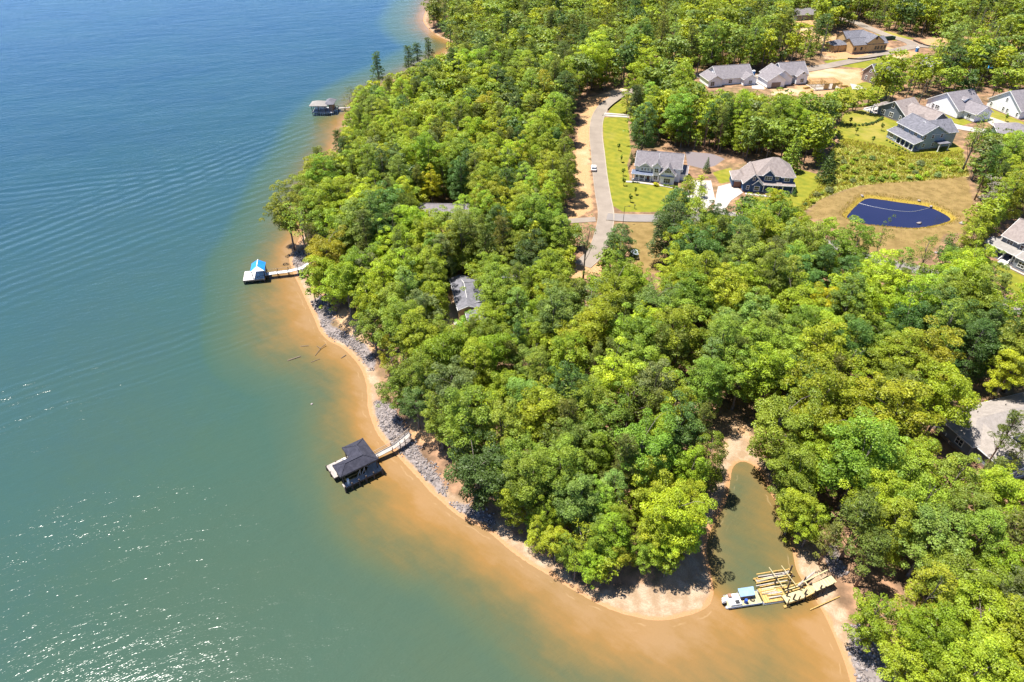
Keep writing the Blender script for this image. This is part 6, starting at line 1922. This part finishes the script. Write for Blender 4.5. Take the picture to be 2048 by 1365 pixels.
# open trailer beside the road in front of the wood
x, y, z = at_px(1529, 141)
r = empty('cage_trailer', (x, y, z), 0.1)
tag(r, 'dark open cage trailer parked on the back road before the wood', 'trailer')
MB().box(-2.8, 2.8, -1.1, 1.1, 0.6, 0.75).build('bed', DARKT, r)
m = MB()
for k in range(9):
    for yy in (-1.1, 1.1):
        m.bar((-2.8 + k * 0.7, yy, 0.7), (-2.8 + k * 0.7, yy, 2.0), 0.07)
for yy in (-1.1, 1.1):
    m.bar((-2.8, yy, 2.0), (2.8, yy, 2.0), 0.1); m.bar((-2.8, yy, 1.3), (2.8, yy, 1.3), 0.07)
m.build('cage', paint('rusty_steel', (0.12, 0.05, 0.04), 0.8, 0.3), r)
for sx in (-0.6, 0.6):
    for sy in (-1.15, 1.15):
        MB().tube([(sx, sy - 0.1, 0.38), (sx, sy + 0.1, 0.38)], 0.38, 10).build('wheel', DARKT, r)
# timber framing on its slab
x, y, z = at_px(1650, 176)
fr = empty('timber_framing', (x, y, z), 0.15)
tag(fr, 'bare yellow timber wall framing rising from a dirt lot', 'framing')
MB().box(-7, 7, -3.5, 5.5, -0.6, 0.25).build('slab', MAT_CONC, fr)
for (ax, ay, bx_, by_) in ((-6.5, -3, 6.5, -3), (-6.5, 5, 6.5, 5), (-6.5, -3, -6.5, 5), (6.5, -3, 6.5, 5), (0, -3, 0, 5), (-6.5, 1, 0, 1)):
    m = MB()
    L = math.hypot(bx_ - ax, by_ - ay); n = int(L / 0.6)
    for k in range(n + 1):
        xx, yy = ax + (bx_ - ax) * k / n, ay + (by_ - ay) * k / n
        m.bar((xx, yy, 0.25), (xx, yy, 2.9), 0.1)
    m.bar((ax, ay, 2.9), (bx_, by_, 2.9), 0.12); m.bar((ax, ay, 0.3), (bx_, by_, 0.3), 0.12)
    m.build('stud_wall', PINE, fr)
MB().box(-2.6, -0.2, -3.06, -2.94, 0.3, 2.8).box(1.5, 3.4, -3.06, -2.94, 0.3, 2.8).build('sheathing', S_TAN, fr)
for k, (dx_, dy_) in enumerate(((9.5, -1.0), (-9, 0.5), (8.5, 3.5), (-8.5, -3.5))):
    px_ = on(fr, dx_, dy_, 0)
    st = empty('lumber_stack', (px_[0], px_[1], tz(px_[0], px_[1]) + 0.02), 0.4 * k)
    tag(st, ['lumber stack right of the timber framing by the white slab', 'lumber stack left of the timber framing', 'lumber stack behind the right end of the timber framing', 'lumber stack at the near left corner of the timber framing'][k], 'lumber', 'lumber stacks round the timber framing')
    for j in range(4):
        MB().box(-1.8, 1.8 - 0.2 * j, -0.6 + 0.1 * j, 0.6, 0.22 * j, 0.22 * j + 0.2).build('board_layer', PINE, st)
# covered pool
x, y, z = at_px(1976, 137)
r = empty('covered_pool', (x, y, z + 0.05), 0.1)
tag(r, 'bright blue covered pool among the trees at upper right', 'pool')
MB().box(-4.2, 4.2, -2.4, 2.4, -0.4, 0.7).build('pool_wall', WHITE_PLAST, r)
MB().box(-4.0, 4.0, -2.2, 2.2, 0.6, 0.78).build('cover', paint('pool_blue', (0.03, 0.28, 0.62), 0.4, 0.1), r)
# lamp post, mailbox, silt fences, hedges
x, y, z = at_px(1246, 447)
r = empty('street_lamp', (x, y, z), 0)
tag(r, 'thin dark street lamp at the road junction', 'street lamp')
MB().tube([(0, 0, -0.3), (0, 0, 3.0), (0, 0, 6.0)], [0.09, 0.07, 0.06], 8).build('pole', DARKT, r)
MB().bar((0, 0, 5.95), (1.3, 0, 6.1), 0.07).build('arm', DARKT, r)
MB().box(1.1, 1.75, -0.14, 0.14, 6.02, 6.16).build('lamp_head', DARKT, r)
x, y, z = at_px(1269, 418)
r = empty('mailbox', (x, y, z), 0)
tag(r, 'black mailbox post on the lawn corner by the junction', 'mailbox')
MB().box(-0.07, 0.07, -0.07, 0.07, -0.2, 1.2).build('post', DARKT, r)
MB().box(-0.14, 0.14, -0.35, 0.3, 1.2, 1.5).build('box', DARKT, r)
SILT = paint('black_silt_cloth', (0.035, 0.03, 0.028), 0.9, 0.2)
def silt(px, label, hgt=0.8):
    pts = smooth_line([gxy(*p) for p in px], 5)
    x0, y0 = pts[0]; z0 = tz(x0, y0)
    r = empty('silt_fence', (x0, y0, z0))
    tag(r, label, 'fence')
    m = MB()
    for (a, b) in zip(pts[:-1], pts[1:]):
        za, zb = tz(*a), tz(*b)
        m.add([(a[0] - x0, a[1] - y0, za - z0), (b[0] - x0, b[1] - y0, zb - z0), (b[0] - x0, b[1] - y0, zb - z0 + hgt), (a[0] - x0, a[1] - y0, za - z0 + hgt),
               (a[0] - x0, a[1] - y0 + 0.05, za - z0), (b[0] - x0, b[1] - y0 + 0.05, zb - z0), (b[0] - x0, b[1] - y0 + 0.05, zb - z0 + hgt), (a[0] - x0, a[1] - y0 + 0.05, za - z0 + hgt)],
              [(0, 1, 2, 3), (7, 6, 5, 4), (3, 2, 6, 7), (0, 4, 5, 1)])
    m.build('cloth', SILT, r)
    for p in pts[::4]:
        z = tz(*p) - z0
        MB().box(p[0] - x0 - 0.04, p[0] - x0 + 0.04, p[1] - y0 - 0.08, p[1] - y0, z - 0.2, z + hgt + 0.15).build('stake', PILE_PALE, r)
silt([(1215, 222), (1228, 210), (1250, 194)], 'black silt fence along the inside of the road bend')
silt([(1695, 119), (1725, 120), (1770, 113)], 'black silt fence in front of the unfinished house')
silt([(1640, 92), (1660, 92), (1678, 86)], 'short black silt fence left of the unfinished house', 0.7)
silt([(1826, 82), (1850, 92), (1875, 97)], 'dark silt fence below the red dirt clearing at upper right')
silt([(1205, 232), (1225, 231), (1255, 233)], 'low dark edging where the small drive meets the lane', 0.35)
sheet('driveway', [(1210, 226), (1258, 230), (1258, 236), (1206, 233)], MAT_CONC, label='short pale drive leaving the lane at the bend')
# garden fence left of the white house
a = [gxy(*p) for p in ((1256, 340), (1264, 326), (1280, 314))]
x0, y0 = a[0]; z0 = tz(x0, y0)
gf = empty('garden_fence', (x0, y0, z0))
tag(gf, 'brown picket fence at the left side of the white house', 'fence')
for (p, q) in zip(a[:-1], a[1:]):
    n = 14
    m = MB()
    for k in (0.35, 0.95):
        m.bar((p[0] - x0, p[1] - y0, k), (q[0] - x0, q[1] - y0, k + tz(*q) - tz(*p)), 0.07, 0.1)
    m.build('rail', PILE_PALE, gf)
    for k in range(n):
        f = k / n
        xx, yy = p[0] + (q[0] - p[0]) * f - x0, p[1] + (q[1] - p[1]) * f - y0
        MB().box(xx - 0.06, xx + 0.06, yy - 0.04, yy + 0.04, -0.1, 1.25).build('picket', PILE_PALE, gf)
# ------------------------------------------------------------------ planting
scatter_trees()
LANDMARKS = [((712, 920), 'the black roofed boathouse'), ((512, 545), 'the blue roofed dock'), ((648, 212), 'the far lake boathouse'), ((1320, 330), 'the white house'), ((1525, 350), 'the navy house'),
    ((1795, 425), 'the dark pond'), ((1838, 270), 'the blue grey house'), ((2010, 485), 'the porch house at right'), ((1990, 850), 'the tan grey roof at right'), ((935, 600), 'the dark shore roof'),
    ((868, 418), 'the hidden grey roof'), ((1560, 1180), 'the unfinished dock'), ((1310, 1190), 'the sandy spit'), ((1480, 920), 'the head of the cove'), ((1200, 250), 'the road bend'), ((1265, 437), 'the road junction'),
    ((1725, 85), 'the unfinished tan house'), ((1460, 158), 'the left grey roofed house'), ((1575, 155), 'the many gabled grey house'), ((700, 700), 'the stone bank'), ((860, 860), 'the bare path above the boathouse'),
    ((875, 75), 'the far sandy bay'), ((1600, 32), 'the far grey roof'), ((1780, 525), 'the road below the pond'), ((945, 155), 'the white wall in the woods'), ((1290, 495), 'the dirt clearing')]
ORD = ['nearest', 'second nearest', 'third nearest', 'fourth nearest', 'fifth nearest', 'sixth nearest', 'seventh nearest', 'eighth nearest', 'ninth nearest', 'tenth nearest', 'eleventh nearest', 'twelfth nearest',
       'thirteenth nearest', 'fourteenth nearest', 'fifteenth nearest', 'sixteenth nearest', 'seventeenth nearest', 'eighteenth nearest', 'nineteenth nearest', 'twentieth nearest'] + ['twenty-%s nearest' % q for q in ('first', 'second', 'third', 'fourth', 'fifth', 'sixth', 'seventh', 'eighth', 'ninth')] + ['thirtieth nearest'] + ['thirty-%s nearest' % q for q in ('first', 'second', 'third', 'fourth', 'fifth', 'sixth', 'seventh', 'eighth', 'ninth')]
FORM = {'round': ('round crowned tree', 'broadleaf_tree'), 'sparse': ('thin crowned tree', 'broadleaf_tree'), 'slender': ('slender tree', 'slender_tree'), 'pine': ('pine', 'pine_tree'), 'cone': ('conical tree', 'conical_tree'), 'under': ('low bushy tree', 'understorey_tree')}
GROUPN = {'broadleaf_tree': 'broadleaf trees of the lakeside wood', 'slender_tree': 'slender young trees of the lakeside wood', 'pine_tree': 'pines of the lakeside wood', 'conical_tree': 'conical trees by the lawns', 'understorey_tree': 'low trees of the wood edges'}
T_ARR = TREES
_tp = [project(t[0], t[1], t[2] + 0.62 * t[3]) for t in T_ARR]
_in = [(-45 < float(a) < 2092) and (-60 < float(b) < 1420) for a, b in _tp]
size_px = [t[3] / math.hypot(math.hypot(t[0], t[1]), CAM_H - t[2] - 10) for t in T_ARR]
LIMIT = {'broadleaf_tree': 300, 'slender_tree': 220, 'pine_tree': 120, 'conical_tree': 40, 'understorey_tree': 200}
per_kind = {}
for i, t in enumerate(T_ARR):
    base = t[4].rstrip('0123456789')
    per_kind.setdefault(FORM[base][1], []).append(i)
single, rest = [], []
for k, ids in per_kind.items():
    vis = [i for i in ids if _in[i]]
    vis.sort(key=lambda i: (T_ARR[i][6] is None, -size_px[i]))
    single += vis[:LIMIT[k]]
    rest += vis[LIMIT[k]:] + [i for i in ids if not _in[i]]
buckets = {}
for i in single:
    t = T_ARR[i]
    if t[6]:
        continue
    px, py = float(_tp[i][0]), float(_tp[i][1])
    j = min(range(len(LANDMARKS)), key=lambda j: (LANDMARKS[j][0][0] - px) ** 2 + 1.6 * (LANDMARKS[j][0][1] - py) ** 2)
    dx, dy = px - LANDMARKS[j][0][0], (py - LANDMARKS[j][0][1]) * 1.25
    sec = ('left of' if dx < 0 else 'right of') if abs(dx) > abs(dy) else ('behind' if dy < 0 else 'in front of')
    base = t[4].rstrip('0123456789')
    look = LOOK[t[5]]
    buckets.setdefault((look, FORM[base][0], sec, LANDMARKS[j][1]), []).append((dx * dx + dy * dy, i))
auto_label = {}
for (look, form, sec, lm), lst in buckets.items():
    lst.sort()
    for r, (_, i) in enumerate(lst):
        o = '' if len(lst) == 1 else ORD[min(r, len(ORD) - 1)] + ' '
        auto_label[i] = '%s%s %s %s %s' % (o, look, form, sec, lm)
rngp = np.random.default_rng(5)
def plant(name, key, col, loc, h, label=None, cat='tree', group=None, wide=1.0, rz=None, vary=0.15):
    cm, tm, h0, _ = SPEC[key]
    s = h / h0
    root = empty(name, loc, rngp.uniform(0, 6.283) if rz is None else rz)
    root.scale = (s * wide * rngp.uniform(0.94, 1.06), s * wide * rngp.uniform(0.94, 1.06), s)
    tag(root, label, cat, group)
    a = bpy.data.objects.new('trunk', tm); COL.objects.link(a); a.parent = root
    b = bpy.data.objects.new('crown', cm); COL.objects.link(b); b.parent = root
    g = np.array(GREEN[col]) * (1 + rngp.normal() * vary)
    g = g * (1 + rngp.normal(size=3) * 0.05)
    b.color = (float(g[0]), float(g[1]), float(g[2]), 1.0)
    return root
for i in sorted(single):
    t = T_ARR[i]
    base = t[4].rstrip('0123456789')
    nm = FORM[base][1]
    plant(nm, t[4], t[5], (t[0], t[1], t[2] - 0.1), t[3], t[6] or auto_label[i], 'tree' if nm != 'pine_tree' else 'pine', GROUPN[nm], t[7])
# the far wood, one mass
def far_wood(ids):
    lod = {}
    for s in range(4):
        r = np.random.default_rng(900 + s)
        lod['round', s] = crown_round(400 + s, nc=42, per=26, size=(0.34, 0.62))[:3]
        lod['slender', s] = crown_slender(420 + s, nc=34, per=13)[:3]
        lod['under', s] = crown_round(460 + s, h=8.0, R=3.0, nc=22, per=26, zc=0.5, zs=0.47, rc=(1.5, 2.3), size=(0.25, 0.45))[:3]
        lod['pine', s] = crown_pine(440 + s, nc=34, per=22)[:3]
    Vs, Ts = [], []
    TV, TF, nb = [], [], 0
    r = np.random.default_rng(77)
    for i in ids:
        t = T_ARR[i]
        base = t[4].rstrip('0123456789')
        base = {'sparse': 'round', 'cone': 'slender', 'under': 'under'}.get(base, base)
        V, F, T = lod[base, r.integers(4)]
        h0 = {'round': 20.0, 'under': 8.0}.get(base, 23.0)
        s = t[3] / h0
        V = V * np.array([1.2, 1.2, 1.0])
        a = r.uniform(0, 6.28)
        c, sn = math.cos(a), math.sin(a)
        W = np.stack([V[:, 0] * c - V[:, 1] * sn, V[:, 0] * sn + V[:, 1] * c, V[:, 2]], 1) * s + np.array([t[0], t[1], t[2]])
        g = np.array(GREEN[t[5]]) * (1 + r.normal() * 0.10)
        Vs.append(W); Ts.append(T * g)
        ang = np.arange(5) * 2 * math.pi / 5
        ring = np.stack([np.cos(ang), np.sin(ang), np.zeros(5)], 1)
        b0 = ring * 0.3 * s + np.array([t[0], t[1], t[2] - 0.5])
        b1 = ring * 0.12 * s + np.array([t[0], t[1], t[2] + 0.75 * t[3]])
        TV.append(np.concatenate([b0, b1]))
        k = np.arange(5)
        TF.append(np.stack([k, (k + 1) % 5, (k + 1) % 5 + 5, k + 5], 1) + nb)
        nb += 10
    V = np.concatenate(Vs); T = np.concatenate(Ts)
    F = np.arange(len(V)).reshape(-1, 4)
    root = empty('distant_woodland', (0, 0, 0))
    tag(root, 'distant mixed woodland filling the top and edges of the view', 'woodland', kind='stuff')
    o = link('crowns', mesh_np('crowns', V, F, MAT_LEAF, False, dict(tint=T)), root)
    o['kind'] = 'stuff'
    o2 = link('trunks', mesh_np('trunks', np.concatenate(TV), np.concatenate(TF), MAT_BARK), root)
    o2['kind'] = 'stuff'
far_wood(rest)
print('TREES', len(T_ARR), 'single', len(single), 'rest', len(rest), {k: len(v) for k, v in per_kind.items()})
# ------------------------------------------------------------------ saplings, shrubs, hedges
SAPS = [(1237, 302, 'first'), (1242, 325, 'second'), (1246, 352, 'third'), (1247, 372, 'fourth'), (1270, 390, 'fifth'), (1260, 405, 'sixth')]
SAPL = ['topmost young tree in the row along the lane lawn', 'second young tree from the top along the lane lawn', 'third young tree from the top along the lane lawn', 'young tree left of the white house path', 'young tree on the lawn below the white house path', 'lowest young tree on the lane lawn by the junction']
for (px, py, _), lab in zip(SAPS, SAPL):
    x, y, z = ground(px, py)
    plant('young_tree', 'sapling0', 'mid', (x, y, z), 3.2, lab, 'tree', 'young trees on the lawns')
for k, (px, py) in enumerate(((1711, 270), (1744, 288), (1794, 310), (1699, 250), (1705, 222), (1762, 262), (2010, 243))):
    x, y, z = ground(px, py)
    plant('young_tree', 'sapling0', 'mid', (x, y, z), 3.4, ['young tree at the left of the green back lawn', 'young tree in the middle of the green back lawn', 'young tree at the lower edge of the back lawn below the porch', 'young tree beside the hedge left of the back lawn', 'young tree on the upper lawn left of the patio', 'young tree between the lawn and the blue grey porch', 'young tree on the lawn between the white houses'][k], 'tree', 'young trees on the lawns')
for k, (px, py, hh) in enumerate(((1262, 318, 3.0), (1266, 325, 2.6), (1273, 314, 2.8), (1262, 330, 2.4), (1412, 345, 6.0), (1588, 392, 3.6))):
    x, y, z = ground(px, py)
    plant('evergreen_shrub', 'cone%d' % (k % 2), 'dark', (x, y, z), hh, ['tallest small evergreen left of the white house', 'small evergreen second from the lane side by the white house', 'small evergreen nearest the white house left wall', 'lowest small evergreen beside the picket fence', 'tall dark evergreen right of the white house', 'dark evergreen at the right front corner of the navy house'][k], 'evergreen', 'small evergreens by the houses')
r_ = np.random.default_rng(31)
NTH = ['leftmost', 'second from left', 'third from left', 'fourth from left', 'fifth from left', 'sixth from left', 'seventh from left', 'eighth from left', 'ninth from left', 'tenth from left', 'eleventh from left', 'twelfth from left', 'thirteenth from left', 'fourteenth from left']
def shrub_row(px_pts, n, lab, h=1.0, col='dark'):
    pts = smooth_line([gxy(*p) for p in px_pts], 6)
    P = np.array(pts)
    cum = np.concatenate([[0], np.cumsum(np.linalg.norm(np.diff(P, axis=0), axis=1))])
    for k in range(n):
        s = cum[-1] * (k + 0.5) / n
        x = np.interp(s, cum, P[:, 0]); y = np.interp(s, cum, P[:, 1])
        plant('hedge_shrub', 'shrub%d' % r_.integers(4), col, (x, y, tz(x, y)), h * r_.uniform(0.85, 1.2), lab + ', ' + NTH[k], 'shrub', lab)
shrub_row([(1690, 250), (1720, 252), (1745, 248), (1765, 238)], 14, 'low clipped shrub in the hedge dividing the two back lawns', 1.1)
shrub_row([(1692, 216), (1720, 214), (1760, 210), (1772, 204)], 12, 'shrub in the hedge above the upper back lawn', 1.4, 'mid')
shrub_row([(1326, 372), (1340, 374), (1356, 378)], 5, 'small shrub below the front windows of the white house', 0.9, 'mid')
shrub_row([(1264, 366), (1280, 367)], 4, 'small dark plant below the porch of the white house', 0.6)
shrub_row([(1770, 280), (1795, 294), (1820, 308)], 8, 'small shrub along the porch of the blue grey house', 0.7)
x, y, z = ground(1312, 372)
plant('yellow_shrub', 'shrub1', 'gold', (x, y, z), 1.6, 'golden shrub by the front bay of the white house', 'shrub')
# rank grass round the pond and over the meadow
def rank_grass():
    r = np.random.default_rng(61)
    Vs, Ts = [], []
    def blades(x, y, z, hmin, hmax, cols, per=4):
        n = len(x)
        for _ in range(per):
            a = r.uniform(0, 6.28, n); h = r.uniform(hmin, hmax, n); w = h * 0.22
            ox, oy = r.normal(size=n) * 0.18, r.normal(size=n) * 0.18
            lean = r.normal(size=(n, 2)) * 0.25 * h[:, None]
            b = np.stack([x + ox, y + oy, z], 1)
            dx = np.stack([np.cos(a) * w, np.sin(a) * w, np.zeros(n)], 1)
            tp = b + np.stack([lean[:, 0], lean[:, 1], h], 1)
            Vs.append(np.stack([b - dx, b + dx, tp + dx * 0.3, tp - dx * 0.3], 1).reshape(-1, 3))
            c = np.array(cols)[r.integers(len(cols), size=n)] * r.uniform(0.8, 1.2, (n, 1))
            Ts.append(np.repeat(c, 4, axis=0))
    P = np.array(POND)
    x = r.uniform(P[:, 0].min() - 6, P[:, 0].max() + 6, 9000); y = r.uniform(P[:, 1].min() - 6, P[:, 1].max() + 6, 9000)
    s = sdf(x, y, POND)
    k = (s > -3.4) & (s < -0.75 + r.normal(size=len(s)) * 0.25)
    x, y = x[k], y[k]
    blades(x, y, terrain(x, y), 0.12, 0.4, [(0.42, 0.35, 0.05), (0.34, 0.33, 0.05), (0.45, 0.34, 0.09)], 2)
    for poly, n, hm, cols in ((MEADOW[0], 16000, (0.3, 0.8), [(0.36, 0.40, 0.045), (0.46, 0.44, 0.07), (0.30, 0.37, 0.045), (0.48, 0.40, 0.14)]), (STRAW[1], 2500, (0.08, 0.22), [(0.40, 0.30, 0.12), (0.34, 0.27, 0.09), (0.28, 0.27, 0.06)])):
        Q = np.array(poly)
        x = r.uniform(Q[:, 0].min(), Q[:, 0].max(), n); y = r.uniform(Q[:, 1].min(), Q[:, 1].max(), n)
        k = (sdf(x, y, poly) > 0) & (sdf(x, y, POND) < -1.5)
        x, y = x[k], y[k]
        blades(x, y, terrain(x, y), hm[0], hm[1], cols, 3)
    V = np.concatenate(Vs)
    o = link('rank_grass', mesh_np('rank_grass', V, np.arange(len(V)).reshape(-1, 4), MAT_LEAF, False, dict(tint=np.concatenate(Ts))))
    tag(o, 'tall yellow and green rank grass round the pond and meadow', 'grass', kind='stuff')
rank_grass()
# meadow scrub
MEAD_PX = [(1690, 304), (1720, 302), (1770, 314), (1830, 324), (1900, 320), (1922, 322), (1930, 350), (1880, 358), (1800, 362), (1740, 364), (1700, 368), (1670, 378), (1625, 415), (1600, 432), (1610, 408), (1650, 360), (1660, 320)]
mp = gpoly(MEAD_PX)
a_ = np.array(mp)
placed = []
for _ in range(20000):
    x = r_.uniform(a_[:, 0].min(), a_[:, 0].max()); y = r_.uniform(a_[:, 1].min(), a_[:, 1].max())
    if sdf(np.array([x]), np.array([y]), mp)[0] > 0.3 and all((x - q[0]) ** 2 + (y - q[1]) ** 2 > 2.3 ** 2 for q in placed):
        placed.append((x, y))
    if len(placed) >= 70:
        break
_cols = {'olive': 'olive scrub bush', 'pale': 'pale grey green scrub bush', 'yel': 'yellow green scrub bush', 'lime': 'bright green scrub bush'}
placed.sort(key=lambda q: float(project(q[0], q[1], 6.0)[0]))
seen = {}
def nth(n):
    units = ['', 'first', 'second', 'third', 'fourth', 'fifth', 'sixth', 'seventh', 'eighth', 'ninth', 'tenth', 'eleventh', 'twelfth', 'thirteenth', 'fourteenth', 'fifteenth', 'sixteenth', 'seventeenth', 'eighteenth', 'nineteenth']
    if n < 20:
        return units[n]
    tens = {2: ('twentieth', 'twenty'), 3: ('thirtieth', 'thirty'), 4: ('fortieth', 'forty'), 5: ('fiftieth', 'fifty'), 6: ('sixtieth', 'sixty'), 7: ('seventieth', 'seventy'), 8: ('eightieth', 'eighty'), 9: ('ninetieth', 'ninety')}
    a, b = divmod(n, 10)
    return tens[a][0] if b == 0 else tens[a][1] + '-' + units[b]
for k, (x, y) in enumerate(placed):
    c = str(r_.choice(['olive', 'pale', 'yel', 'lime'], p=[0.34, 0.2, 0.28, 0.18]))
    seen[c] = seen.get(c, 0) + 1
    plant('scrub_bush', 'shrub%d' % r_.integers(4), c, (x, y, tz(x, y)), r_.uniform(0.9, 2.4), '%s %s from the left in the rough meadow above the pond' % (nth(seen[c]), _cols[c]), 'bush', 'scrub bushes of the rough meadow')
